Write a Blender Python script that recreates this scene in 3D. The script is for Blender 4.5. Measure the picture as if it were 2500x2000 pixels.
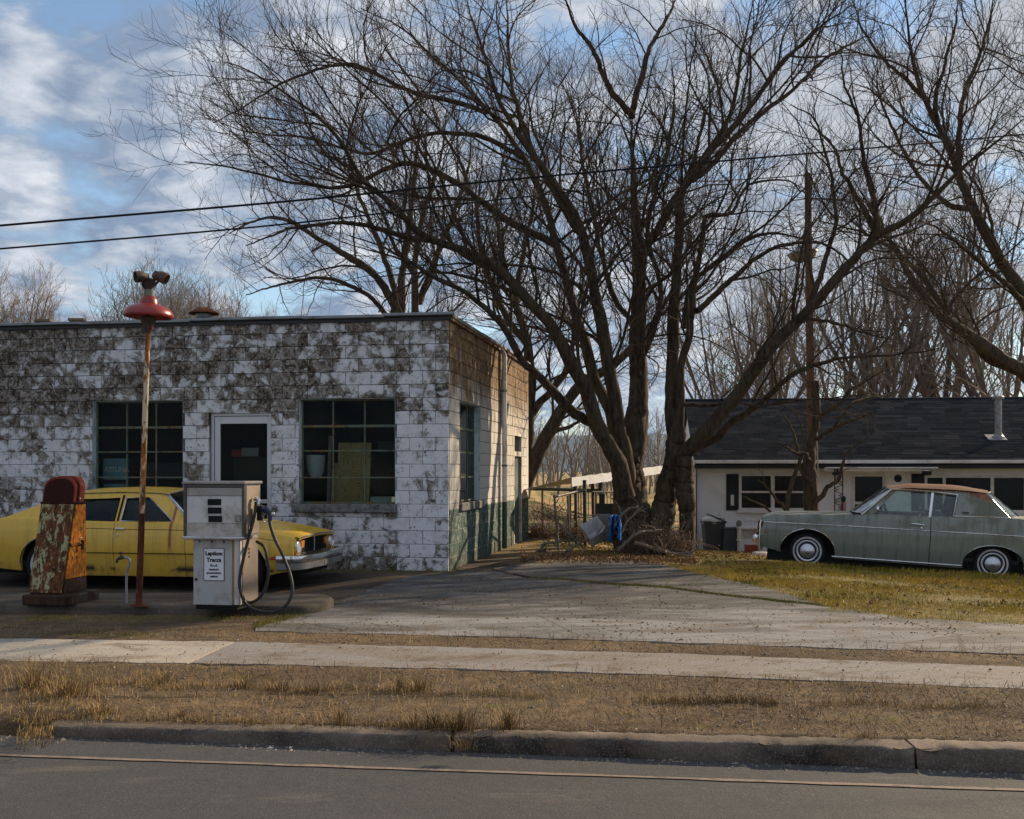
import bpy, bmesh, math, random
import numpy as np
from mathutils import Vector, Matrix
from mathutils.geometry import tessellate_polygon
random.seed(7); RNG = np.random.default_rng(7)
R = math.radians
sc = bpy.context.scene
for o in list(bpy.data.objects): bpy.data.objects.remove(o)
COL = sc.collection

# ------------------------------------------------------------------ camera
F, CX, CY, CZ = 2700.0, 1250.0, 1150.0, 1.5        # focal length and principal point in photo pixels, eye height
cam = bpy.data.cameras.new('camera'); cam_o = bpy.data.objects.new('camera', cam); COL.objects.link(cam_o)
cam_o.location = (0, 0, CZ); cam_o.rotation_euler = (R(90), 0, 0)
cam.sensor_width = 36; cam.lens = F/2500*36; cam.shift_y = 0.06
cam.clip_start = .1; cam.clip_end = 9000
sc.camera = cam_o

# ------------------------------------------------------------------ sun, sky, exposure
SUN_AZ, SUN_EL = R(50), R(24)
S = Vector((math.sin(SUN_AZ)*math.cos(SUN_EL), math.cos(SUN_AZ)*math.cos(SUN_EL), math.sin(SUN_EL)))
sun = bpy.data.lights.new('sun', 'SUN'); sun.energy = 4.9; sun.angle = R(.6); sun.color = (1, .79, .53)
sun_o = bpy.data.objects.new('sun', sun); COL.objects.link(sun_o)
sun_o.rotation_euler = (-S).to_track_quat('-Z', 'Y').to_euler(); sun_o.location = (20, 20, 30)
W = bpy.data.worlds.new('World'); sc.world = W; W.use_nodes = True
wt = W.node_tree; wt.nodes.clear()
def wn(t, **k):
    n = wt.nodes.new(t)
    for a, b in k.items(): setattr(n, a, b)
    return n
def wl(a, b): wt.links.new(a, b)
def wmath(op, a, b=None):
    n = wn('ShaderNodeMath', operation=op)
    for i, v in enumerate((a, b)):
        if v is None: continue
        if isinstance(v, (int, float)): n.inputs[i].default_value = v
        else: wl(v, n.inputs[i])
    return n.outputs[0]
def wnoise(vec, scale, detail, rough, dist=0):
    n = wn('ShaderNodeTexNoise'); wl(vec, n.inputs['Vector'])
    for k, v in (('Scale', scale), ('Detail', detail), ('Roughness', rough), ('Distortion', dist)): n.inputs[k].default_value = v
    return n.outputs['Fac']
def wramp(f, stops):
    n = wn('ShaderNodeValToRGB'); wl(f, n.inputs[0]); e = n.color_ramp.elements
    while len(e) < len(stops): e.new(.5)
    for i, (p, c) in enumerate(stops):
        e[i].position = p; e[i].color = (c, c, c, 1) if isinstance(c, (int, float)) else (*c, 1)
    return n.outputs[0]
def wmix(f, a, b):
    n = wn('ShaderNodeMix', data_type='RGBA')
    for i, v in ((0, f), (6, a), (7, b)):
        if hasattr(v, 'links'): wl(v, n.inputs[i])
        else: n.inputs[i].default_value = v if i == 0 else (*v, 1)
    return n.outputs[2]
sky = wn('ShaderNodeTexSky', sky_type='NISHITA', sun_disc=False, sun_elevation=SUN_EL, sun_rotation=SUN_AZ)
sky.air_density = 1.0; sky.dust_density = .1; sky.ozone_density = 1.5
tc = wn('ShaderNodeTexCoord'); sx = wn('ShaderNodeSeparateXYZ'); wl(tc.outputs['Generated'], sx.inputs[0])
den = wmath('ADD', wmath('MAXIMUM', sx.outputs[2], 0.0), .26)
cb = wn('ShaderNodeCombineXYZ'); wl(wmath('DIVIDE', sx.outputs[0], den), cb.inputs[0]); wl(wmath('DIVIDE', sx.outputs[1], den), cb.inputs[1])
mp = wn('ShaderNodeMapping'); wl(cb.outputs[0], mp.inputs[0]); mp.inputs['Location'].default_value = (.4, 3.3, 0)
n1 = wnoise(mp.outputs[0], 4.2, 10, .57, .2)
mp2 = wn('ShaderNodeMapping'); wl(cb.outputs[0], mp2.inputs[0])
mp2.inputs['Location'].default_value = (.4+.06*math.sin(SUN_AZ), 3.3+.06*math.cos(SUN_AZ), 0)
n2 = wnoise(mp2.outputs[0], 4.2, 5, .52, .2)
big = wnoise(mp.outputs[0], .5, 2, .5)
dens = wmath('ADD', n1, wmath('MULTIPLY', wmath('SUBTRACT', big, .5), .35))
cover = wramp(dens, [(.34, 0), (.47, 1)])
thick = wramp(wmath('ADD', wmath('SUBTRACT', dens, wmath('MULTIPLY', n2, .75)), .30), [(.36, 0), (.56, 1)])
cloud = wmix(thick, (1.6, 2.1, 3.0), (5.1, 5.3, 5.7))
sun_dot = wn('ShaderNodeVectorMath', operation='DOT_PRODUCT'); wl(tc.outputs['Generated'], sun_dot.inputs[0]); sun_dot.inputs[1].default_value = S
glow = wramp(sun_dot.outputs['Value'], [(.70, 0), (1.0, 1)])
cloud2 = wmix(glow, cloud, (4.1, 4.15, 4.3))
skyc = wmix(cover, sky.outputs[0], cloud2)
bg = wn('ShaderNodeBackground'); bg.inputs[1].default_value = .10; wl(skyc, bg.inputs[0])
wo = wn('ShaderNodeOutputWorld'); wl(bg.outputs[0], wo.inputs[0])
sc.view_settings.view_transform = 'Standard'; sc.view_settings.look = 'None'
sc.view_settings.exposure = 0.62; sc.view_settings.gamma = 1; sc.view_settings.use_curve_mapping = False
sc.render.engine = 'CYCLES'; sc.cycles.max_bounces = 6; sc.cycles.transparent_max_bounces = 12
sc.cycles.use_denoising = True; sc.cycles.denoiser = 'OPENIMAGEDENOISE'; sc.cycles.denoising_input_passes = 'RGB_ALBEDO_NORMAL'; sc.cycles.denoising_prefilter = 'NONE'; sc.cycles.sample_clamp_indirect = 3

# ------------------------------------------------------------------ helpers
def P(u, v, Y): return np.array(((u-CX)/F*Y, Y, CZ-(v-CY)/F*Y))
def sst(a, b, x): t = np.clip((x-a)/(b-a), 0, 1); return t*t*(3-2*t)
def h(x, y):
    """height of the ground"""
    x = np.asarray(x, float); y = np.asarray(y, float)
    z = -.8*sst(14, 38, y)*sst(.5, 4.5, x)
    z = z - .065*np.clip(x-4.3, 0, 6)*.72*sst(10, 15, y)*(1-sst(40, 80, y)*.6)
    z = z - .10*sst(12, 13.2, y)*(1-sst(15.2, 16.6, y))*(1-sst(-3.2, -1.6, x))
    k = 6.33-.1*x
    left = 1-sst(-3.15, -2.65, x)
    z = z - .115*(1-sst(-.45, .25, y-k))*left
    return z
def hit(u, v):
    """the ground point seen at a photo pixel"""
    lo, hi = 3., 400.
    f = lambda Y: P(u, v, Y)[2]-float(h(P(u, v, Y)[0], Y))
    Y = lo
    while Y < hi and f(Y) > 0: Y *= 1.02
    a, b = Y/1.02, Y
    for _ in range(40):
        m = (a+b)/2
        if f(m) > 0: a = m
        else: b = m
    return P(u, v, b)
def curve(pts, n):
    """Catmull-Rom through pts, n samples, even in length"""
    p = np.array(pts, float)
    if len(p) == 2: t = np.linspace(0, 1, n)[:, None]; return p[0]*(1-t)+p[1]*t
    q = np.vstack([2*p[0]-p[1], p, 2*p[-1]-p[-2]]); out = []
    for i in range(1, len(q)-2):
        for t in np.linspace(0, 1, 12, endpoint=False):
            a, b, c, d = q[i-1], q[i], q[i+1], q[i+2]
            out.append(.5*(2*b+(c-a)*t+(2*a-5*b+4*c-d)*t*t+(3*b-a-3*c+d)*t**3))
    out = np.array(out+[p[-1]]); L = np.r_[0, np.cumsum(np.linalg.norm(np.diff(out[:, :3], axis=0), axis=1))]
    s = np.linspace(0, L[-1], n)
    return np.stack([np.interp(s, L, out[:, k]) for k in range(out.shape[1])], 1)
def tag(o, label=None, cat=None, group=None, kind=None):
    for k, v in (('label', label), ('category', cat), ('group', group), ('kind', kind)):
        if v: o[k] = v
    return o
def empty(name, loc=(0, 0, 0), rot=(0, 0, 0), label=None, cat=None, group=None, kind=None, parent=None):
    o = bpy.data.objects.new(name, None); COL.objects.link(o); o.location = loc; o.rotation_euler = rot; o.empty_display_size = .1
    if parent: o.parent = parent
    return tag(o, label, cat, group, kind)
def link(name, me, m, parent=None, loc=None, rot=None):
    if m and not me.materials: me.materials.append(m)
    o = bpy.data.objects.new(name, me); COL.objects.link(o)
    if parent: o.parent = parent
    if loc is not None: o.location = loc
    if rot is not None: o.rotation_euler = rot
    return o
def fastmesh(name, V, Q, smooth=False):
    """mesh from numpy arrays; Q is (n,3) or (n,4)"""
    me = bpy.data.meshes.new(name); V = np.asarray(V, np.float32); Q = np.asarray(Q, np.int32)
    me.vertices.add(len(V)); me.vertices.foreach_set('co', V.ravel())
    k = Q.shape[1]; me.loops.add(Q.size); me.loops.foreach_set('vertex_index', Q.ravel())
    me.polygons.add(len(Q)); me.polygons.foreach_set('loop_start', np.arange(0, Q.size, k, dtype=np.int32))
    me.polygons.foreach_set('use_smooth', np.full(len(Q), smooth)); me.update(calc_edges=True); return me
class MB:
    def __init__(s): s.V = []; s.Fc = []
    def add(s, V, Fc):
        n = len(s.V); s.V += [tuple(float(c) for c in v) for v in V]; s.Fc += [tuple(i+n for i in f) for f in Fc]; return s
    def box(s, x0, x1, y0, y1, z0, z1, b=0, M=None):
        if b <= 0:
            V = [(x, y, z) for x in (x0, x1) for y in (y0, y1) for z in (z0, z1)]
            Fc = [(0, 1, 3, 2), (4, 6, 7, 5), (0, 4, 5, 1), (2, 3, 7, 6), (0, 2, 6, 4), (1, 5, 7, 3)]
        else:
            V = []; idx = {}
            for i, x in enumerate((x0, x1)):
                for j, y in enumerate((y0, y1)):
                    for k, z in enumerate((z0, z1)):
                        sx_, sy_, sz_ = (b if i == 0 else -b), (b if j == 0 else -b), (b if k == 0 else -b)
                        for a in range(3):
                            idx[i, j, k, a] = len(V)
                            V.append((x+(0 if a == 0 else sx_), y+(0 if a == 1 else sy_), z+(0 if a == 2 else sz_)))
            Fc = []
            for i in (0, 1): Fc.append([idx[i, 0, 0, 0], idx[i, 1, 0, 0], idx[i, 1, 1, 0], idx[i, 0, 1, 0]])
            for j in (0, 1): Fc.append([idx[0, j, 0, 1], idx[1, j, 0, 1], idx[1, j, 1, 1], idx[0, j, 1, 1]])
            for k in (0, 1): Fc.append([idx[0, 0, k, 2], idx[1, 0, k, 2], idx[1, 1, k, 2], idx[0, 1, k, 2]])
            for j in (0, 1):
                for k in (0, 1): Fc.append([idx[0, j, k, 1], idx[1, j, k, 1], idx[1, j, k, 2], idx[0, j, k, 2]])
            for i in (0, 1):
                for k in (0, 1): Fc.append([idx[i, 0, k, 0], idx[i, 1, k, 0], idx[i, 1, k, 2], idx[i, 0, k, 2]])
            for i in (0, 1):
                for j in (0, 1): Fc.append([idx[i, j, 0, 0], idx[i, j, 1, 0], idx[i, j, 1, 1], idx[i, j, 0, 1]])
            for i in (0, 1):
                for j in (0, 1):
                    for k in (0, 1): Fc.append([idx[i, j, k, 0], idx[i, j, k, 1], idx[i, j, k, 2]])
        if M is not None: V = [tuple(M @ Vector(v)) for v in V]
        return s.add(V, Fc)
    def tube(s, pts, r, n=8, cap=True):
        p = np.array(pts, float); K = len(p); rr = np.full(K, r) if np.isscalar(r) else np.array(r, float)
        V, Q = tubes(p[None], rr[None], n); Fc = [tuple(q) for q in Q.tolist()]
        if cap: Fc += [tuple(range(n))[::-1], tuple(range((K-1)*n, K*n))]
        return s.add(V.tolist(), Fc)
    def lathe(s, prof, n=24, M=None, a0=0, a1=2*math.pi):
        V = []; full = abs(a1-a0-2*math.pi) < 1e-6; m = n if full else n+1
        for r_, z in prof:
            for i in range(m):
                a = a0+(a1-a0)*i/n; V.append((r_*math.cos(a), r_*math.sin(a), z))
        Fc = []
        for j in range(len(prof)-1):
            for i in range(n):
                k = (i+1) % m; Fc.append((j*m+i, j*m+k, (j+1)*m+k, (j+1)*m+i))
        if M is not None: V = [tuple(M @ Vector(v)) for v in V]
        return s.add(V, Fc)
    def grid(s, G):
        G = np.array(G, float); a, b = G.shape[:2]
        return s.add(G.reshape(-1, 3).tolist(), [(i*b+j, (i+1)*b+j, (i+1)*b+j+1, i*b+j+1) for i in range(a-1) for j in range(b-1)])
    def prism(s, outer, t, holes=(), fmap=lambda x, z, o: (x, o, z)):
        """flat polygon (x,z) with holes, thickness t; fmap places a point, o is the offset through the thickness"""
        loops = [list(outer)]+[list(q) for q in holes]
        pts = [p for l in loops for p in l]; N = len(pts)
        tri = tessellate_polygon([[Vector((x, z, 0)) for x, z in l] for l in loops])
        V = [fmap(x, z, 0) for x, z in pts]+[fmap(x, z, t) for x, z in pts]
        Fc = [tuple(f) for f in tri]+[tuple(i+N for i in f[::-1]) for f in tri]; k = 0
        for l in loops:
            for i in range(len(l)):
                a, b = k+i, k+(i+1) % len(l); Fc.append((a, b, b+N, a+N))
            k += len(l)
        return s.add(V, Fc)
    def build(s, name, m, parent=None, smooth=None, loc=None, rot=None, fix=True):
        me = bpy.data.meshes.new(name); me.from_pydata(s.V, [], s.Fc)
        if fix:
            bm = bmesh.new(); bm.from_mesh(me); bmesh.ops.remove_doubles(bm, verts=bm.verts, dist=1e-5)
            bmesh.ops.recalc_face_normals(bm, faces=bm.faces); bm.to_mesh(me); bm.free()
        if smooth is not None:
            me.polygons.foreach_set('use_smooth', [True]*len(me.polygons)); me.set_sharp_from_angle(angle=R(smooth))
        me.update(); return link(name, me, m, parent, loc, rot)
def tubes(Pn, Rn, n):
    """N polylines (N,K,3) with radii (N,K) -> vertices and quads of n-sided tubes"""
    N, K, _ = Pn.shape
    T = np.empty_like(Pn); T[:, 1:-1] = Pn[:, 2:]-Pn[:, :-2]; T[:, 0] = Pn[:, 1]-Pn[:, 0]; T[:, -1] = Pn[:, -1]-Pn[:, -2]
    T /= np.linalg.norm(T, axis=2, keepdims=True)+1e-9
    ch = Pn[:, -1]-Pn[:, 0]; ax = np.zeros((N, 3)); ax[np.arange(N), np.argmin(np.abs(ch), axis=1)] = 1
    A = np.cross(T, ax[:, None, :]); A /= np.linalg.norm(A, axis=2, keepdims=True)+1e-9; B = np.cross(T, A)
    an = np.arange(n)*2*math.pi/n; c, s_ = np.cos(an), np.sin(an)
    V = Pn[:, :, None]+Rn[:, :, None, None]*(A[:, :, None]*c[None, None, :, None]+B[:, :, None]*s_[None, None, :, None])
    base = (np.arange(N)*K*n)[:, None, None]+(np.arange(K-1)*n)[None, :, None]
    i = np.arange(n)[None, None]; j = (np.arange(n)+1) % n
    Q = np.stack([base+i, base+j[None, None], base+n+j[None, None], base+n+i], -1).reshape(-1, 4)
    return V.reshape(-1, 3), Q
def join(parts):
    Vs, Qs, o = [], [], 0
    for V, Q in parts: Vs.append(V); Qs.append(Q+o); o += len(V)
    return np.vstack(Vs), np.vstack(Qs)
def copy_tree(o, parent=None):
    c = o.copy(); COL.objects.link(c); c.parent = parent
    for ch in list(o.children): copy_tree(ch, c)
    return c

# ------------------------------------------------------------------ materials
class Mt:
    def __init__(s, name, col=(.5, .5, .5), rough=.7, metal=0., spec=.5):
        s.m = bpy.data.materials.new(name); s.m.use_nodes = True; s.t = s.m.node_tree; s.b = s.t.nodes['Principled BSDF']
        s.set(col=col, rough=rough, metal=metal); s.b.inputs['Specular IOR Level'].default_value = spec if rough < .6 else min(spec, .2)
    def put(s, sock, v):
        if hasattr(v, 'links'): s.t.links.new(v, sock)
        elif isinstance(v, (int, float)): sock.default_value = v if sock.type == 'VALUE' else (v, v, v, 1)
        else: sock.default_value = (*v, 1) if len(v) == 3 and sock.type == 'RGBA' else v
    def set(s, col=None, rough=None, metal=None, normal=None):
        for k, v in (('Base Color', col), ('Roughness', rough), ('Metallic', metal), ('Normal', normal)):
            if v is not None: s.put(s.b.inputs[k], v)
        return s
    def n(s, t, **k):
        x = s.t.nodes.new(t)
        for a, b in k.items(): setattr(x, a, b)
        return x
    def obj(s): return s.n('ShaderNodeTexCoord').outputs['Object']
    def pos(s): return s.n('ShaderNodeNewGeometry').outputs['Position']
    def rand(s): return s.n('ShaderNodeObjectInfo').outputs['Random']
    def isl(s): return s.n('ShaderNodeNewGeometry').outputs['Random Per Island']
    def noise(s, vec, scale, detail=5, rough=.55, dist=0):
        x = s.n('ShaderNodeTexNoise'); s.put(x.inputs['Vector'], vec)
        for k, v in (('Scale', scale), ('Detail', detail), ('Roughness', rough), ('Distortion', dist)): s.put(x.inputs[k], v)
        return x.outputs['Fac']
    def vor(s, vec, scale, feature='F1'):
        x = s.n('ShaderNodeTexVoronoi', feature=feature); s.put(x.inputs['Vector'], vec); x.inputs['Scale'].default_value = scale
        return x.outputs['Distance']
    def ramp(s, f, stops):
        x = s.n('ShaderNodeValToRGB'); s.put(x.inputs[0], f); e = x.color_ramp.elements
        while len(e) < len(stops): e.new(.5)
        for i, (p, c) in enumerate(stops):
            e[i].position = p; e[i].color = (c, c, c, 1) if isinstance(c, (int, float)) else (*c, 1)
        return x.outputs[0]
    def mix(s, f, a, b, blend='MIX'):
        x = s.n('ShaderNodeMix', data_type='RGBA', blend_type=blend); s.put(x.inputs[0], f); s.put(x.inputs[6], a); s.put(x.inputs[7], b)
        return x.outputs[2]
    def math(s, op, a, b=0., c=None, clamp=False):
        x = s.n('ShaderNodeMath', operation=op, use_clamp=clamp); s.put(x.inputs[0], a); s.put(x.inputs[1], b)
        if c is not None: s.put(x.inputs[2], c)
        return x.outputs[0]
    def sep(s, v):
        x = s.n('ShaderNodeSeparateXYZ'); s.put(x.inputs[0], v); return x.outputs
    def map(s, v, scale=(1, 1, 1), loc=(0, 0, 0), rot=(0, 0, 0)):
        x = s.n('ShaderNodeMapping'); s.put(x.inputs[0], v); x.inputs['Scale'].default_value = scale
        x.inputs['Location'].default_value = loc; x.inputs['Rotation'].default_value = rot; return x.outputs[0]
    def bump(s, hgt, strength=.5, dist=.02):
        x = s.n('ShaderNodeBump'); x.inputs['Strength'].default_value = strength; x.inputs['Distance'].default_value = dist
        s.put(x.inputs['Height'], hgt); s.put(s.b.inputs['Normal'], x.outputs[0]); return s
M = {}
def plain(key, col, rough=.6, metal=0., var=.25, scale=6., bump=.15, world=False, dirt=None, spec=.5):
    """a painted or raw surface with uneven tone, optional dirt blotches and fine relief"""
    m = Mt(key, col, rough, metal, spec); v = m.pos() if world else m.obj()
    n = m.noise(v, scale, 8, .65); c = m.mix(n, tuple(x*(1-var) for x in col), tuple(min(1, x*(1+var)) for x in col))
    if dirt:
        d = m.ramp(m.noise(v, scale*.7, 9, .7, .4), [(.50, 0), (.66, 1)]); c = m.mix(d, c, dirt)
    m.set(col=c, rough=m.math('ADD', m.math('MULTIPLY', n, .3), rough-.15))
    if bump: m.bump(m.noise(v, scale*12, 6, .6), bump, .01)
    M[key] = m.m; return m
def glass(key, tint=(.72, .8, .8), rough=.03, dirt=.1, ior=1.27):
    m = Mt(key); t = m.t; t.nodes.remove(m.b); out = [x for x in t.nodes if x.type == 'OUTPUT_MATERIAL'][0]
    tr = m.n('ShaderNodeBsdfTransparent'); tr.inputs[0].default_value = (*tint, 1)
    gl = m.n('ShaderNodeBsdfGlossy'); gl.inputs['Roughness'].default_value = rough; gl.inputs[0].default_value = (.85, .9, .95, 1)
    fr = m.n('ShaderNodeFresnel'); fr.inputs[0].default_value = ior
    mx = m.n('ShaderNodeMixShader'); m.put(mx.inputs[0], fr.outputs[0]); t.links.new(tr.outputs[0], mx.inputs[1]); t.links.new(gl.outputs[0], mx.inputs[2])
    df = m.n('ShaderNodeBsdfDiffuse'); df.inputs[0].default_value = (.16, .155, .14, 1)
    dm = m.math('MULTIPLY', m.ramp(m.noise(m.pos(), 4, 8, .7), [(.35, .15), (.75, 1)]), dirt)
    mx2 = m.n('ShaderNodeMixShader'); m.put(mx2.inputs[0], dm); t.links.new(mx.outputs[0], mx2.inputs[1]); t.links.new(df.outputs[0], mx2.inputs[2])
    t.links.new(mx2.outputs[0], out.inputs[0]); M[key] = m.m
def rusty(key, paint, amount=.5, rust=((.035, .014, .008), (.22, .07, .018)), scale=5., stretch=(1, 1, .35), rough=.6, zgrad=None):
    """old paint flaking off rust, streaked downwards"""
    m = Mt(key, paint, rough); v = m.map(m.obj(), stretch)
    n = m.noise(v, scale, 10, .68, .6); n2 = m.noise(v, scale*3.1, 8, .7)
    f = m.math('ADD', n, m.math('MULTIPLY', m.math('SUBTRACT', n2, .5), .5))
    if zgrad:
        z = m.sep(m.obj())[2]; g = m.n('ShaderNodeMapRange'); m.put(g.inputs[0], z)
        for i, q in enumerate(zgrad): g.inputs[i+1].default_value = q
        f = m.math('ADD', f, g.outputs[0])
    k = m.ramp(f, [(.975-amount, 0), (1.02-amount, 1)])
    rc = m.ramp(m.noise(v, scale*1.7, 8, .7), [(.36, rust[0]), (.5, tuple(.5*(a+b) for a, b in zip(*rust))), (.66, rust[1])])
    pc = m.mix(n2, tuple(x*.72 for x in paint), tuple(x*1.15 for x in paint))
    m.set(col=m.mix(k, pc, rc), rough=m.ramp(k, [(0, rough), (1, .92)])); m.bump(m.math('ADD', m.math('MULTIPLY', k, -.5), m.math('MULTIPLY', n2, .4)), .5, .006)
    M[key] = m.m; return m
# ------------------------------------------------------------------ materials of this place
def peeled(key, side=False):
    """white paint flaking off concrete blocks; the facade is worn most above the window heads"""
    m = Mt(key, (.6, .6, .65), .75); p = m.pos(); x, y, z = m.sep(p)
    ov = m.n('ShaderNodeVectorMath', operation='SCALE'); ov.inputs[0].default_value = (17, 5, 31); m.put(ov.inputs['Scale'], m.rand())          # each block flakes in its own way
    pb = m.n('ShaderNodeVectorMath', operation='ADD'); m.put(pb.inputs[0], p); m.put(pb.inputs[1], ov.outputs[0]); pb = pb.outputs[0]
    n1_ = m.noise(p, 1.7, 9, .70, 1.2); n2_ = m.noise(pb, 5.5, 9, .70, 1.5); n3_ = m.noise(pb, 26, 6, .7)
    cell = m.vor(pb, 6.5)
    f = m.math('ADD', m.math('MULTIPLY', n1_, .75), m.math('MULTIPLY', n2_, .55)); f = m.math('ADD', f, m.math('MULTIPLY', m.math('SUBTRACT', m.rand(), .5), .12))
    f = m.math('ADD', f, m.math('MULTIPLY', m.math('SUBTRACT', cell, .35), .22))
    rz = m.n('ShaderNodeMapRange'); m.put(rz.inputs[0], z); rz.interpolation_type = 'SMOOTHSTEP'
    if not side:
        for i, q in enumerate((2.15, 2.75, -.078, .024)): rz.inputs[i+1].default_value = q
        f = m.math('ADD', f, rz.outputs[0])
        rx = m.n('ShaderNodeMapRange'); m.put(rx.inputs[0], x)                    # the far left is worn lower down, the corner bay hardly at all
        for i, q in enumerate((-8.2, -6.3, .055, 0)): rx.inputs[i+1].default_value = q
        f = m.math('ADD', f, rx.outputs[0])
        rr = m.n('ShaderNodeMapRange'); m.put(rr.inputs[0], x)
        for i, q in enumerate((-1.75, -1.62, 0, -.055)): rr.inputs[i+1].default_value = q
        f = m.math('ADD', f, rr.outputs[0])
        lo = m.n('ShaderNodeMapRange'); m.put(lo.inputs[0], z)
        for i, q in enumerate((.05, .4, .09, 0)): lo.inputs[i+1].default_value = q
        f = m.math('ADD', f, lo.outputs[0])
        worn = m.ramp(f, [(.645, 0), (.665, .6), (.70, 1)])
        bare = m.ramp(m.math('ADD', m.math('MULTIPLY', n2_, .62), m.math('MULTIPLY', n3_, .38)), [(.38, (.014, .010, .006)), (.445, (.050, .038, .026)), (.495, (.135, .110, .085)), (.54, (.26, .228, .195)), (.59, (.46, .44, .42))])
        grime = m.ramp(f, [(.48, (.68, .68, .70)), (.60, (.58, .58, .59)), (.66, (.40, .39, .38))])
        spots = m.ramp(m.math('ADD', n3_, m.math('MULTIPLY', n2_, .5)), [(.865, 0), (.895, 1)])
        c = m.mix(worn, grime, bare); c = m.mix(spots, c, (.03, .035, .03))
        gl = m.math('MULTIPLY', m.ramp(z, [(.0, 1), (.75, 0)]), m.ramp(n2_, [(.55, 0), (.60, 1)]))
        c = m.mix(m.math('MULTIPLY', gl, .85), c, (.03, .055, .04))
    else:
        st = m.math('ADD', m.noise(m.map(p, (7, 3.2, .55)), 1.3, 8, .65, .3), m.math('MULTIPLY', m.math('SUBTRACT', m.rand(), .5), .16))
        for i, q in enumerate((1.9, 3.8, -.14, .20)): rz.inputs[i+1].default_value = q
        f2 = m.math('ADD', m.math('ADD', m.math('MULTIPLY', st, .6), m.math('MULTIPLY', n2_, .45)), rz.outputs[0])
        worn = m.ramp(f2, [(.41, 0), (.60, 1)])
        c = m.mix(worn, m.mix(n2_, (.40, .37, .335), (.58, .55, .51)), m.ramp(n2_, [(.38, (.045, .026, .014)), (.62, (.26, .165, .085))]))
        edge = m.math('ADD', z, m.math('MULTIPLY', m.math('SUBTRACT', n2_, .5), .1))
        da = m.ramp(edge, [(.90, 1), (.93, 0)])
        green = m.mix(m.ramp(n2_, [(.5, 0), (.62, 1)]), m.mix(n3_, (.022, .050, .042), (.060, .105, .088)), (.24, .25, .22))
        c = m.mix(da, c, green)
        c = m.mix(m.ramp(z, [(0, .7), (.35, 0)]), c, (.05, .05, .03))
    m.set(col=c, rough=.85); m.bump(m.math('SUBTRACT', m.math('MULTIPLY', n3_, .5), m.math('MULTIPLY', worn, .5)), .55, .008)
    M[key] = m.m
peeled('peeled_front'); peeled('peeled_side', True)
def mortar():
    m = Mt('mortar', (.3, .3, .3), .95); p = m.pos(); z = m.sep(p)[2]; n_ = m.noise(p, 3, 8, .7)
    k = m.ramp(m.math('ADD', m.math('MULTIPLY', z, .25), m.math('MULTIPLY', n_, .8)), [(.86, 0), (1.05, 1)]); m.set(col=m.mix(k, m.mix(n_, (.34, .33, .33), (.18, .17, .165)), (.035, .03, .025))); M['mortar'] = m.m
mortar()
plain('reveal', (.42, .50, .52), .7, var=.2, scale=4, world=True, dirt=(.10, .13, .12))
plain('sill', (.17, .165, .16), .9, var=.9, scale=16, world=True, dirt=(.014, .013, .012), bump=.6)
plain('coping', (.22, .23, .24), .45, .7, var=.35, scale=3, world=True, dirt=(.10, .075, .05))
plain('tar', (.05, .05, .052), .9, var=.4, scale=5, world=True)
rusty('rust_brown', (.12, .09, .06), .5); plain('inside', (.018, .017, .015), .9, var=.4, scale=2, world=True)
plain('alu', (.55, .55, .56), .42, .55, var=.12, scale=5, world=True)
rusty('steel_green', (.11, .145, .11), .47, ((.05, .025, .012), (.25, .18, .07)), 6, (1, 1, 1))
plain('white_pipe', (.66, .64, .60), .6, var=.25, scale=4, world=True, dirt=(.25, .18, .12))
plain('green_paint', (.018, .05, .04), .55, var=.4, scale=4, world=True)
glass('pane', (.80, .84, .82), .04, .02, 1.13); glass('car_glass', (.84, .93, .92), .02, .05, 1.5); glass('sedan_glass', (.55, .62, .62), .02, .05, 1.3); glass('screen', (.30, .30, .29), .15, .15)

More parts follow.
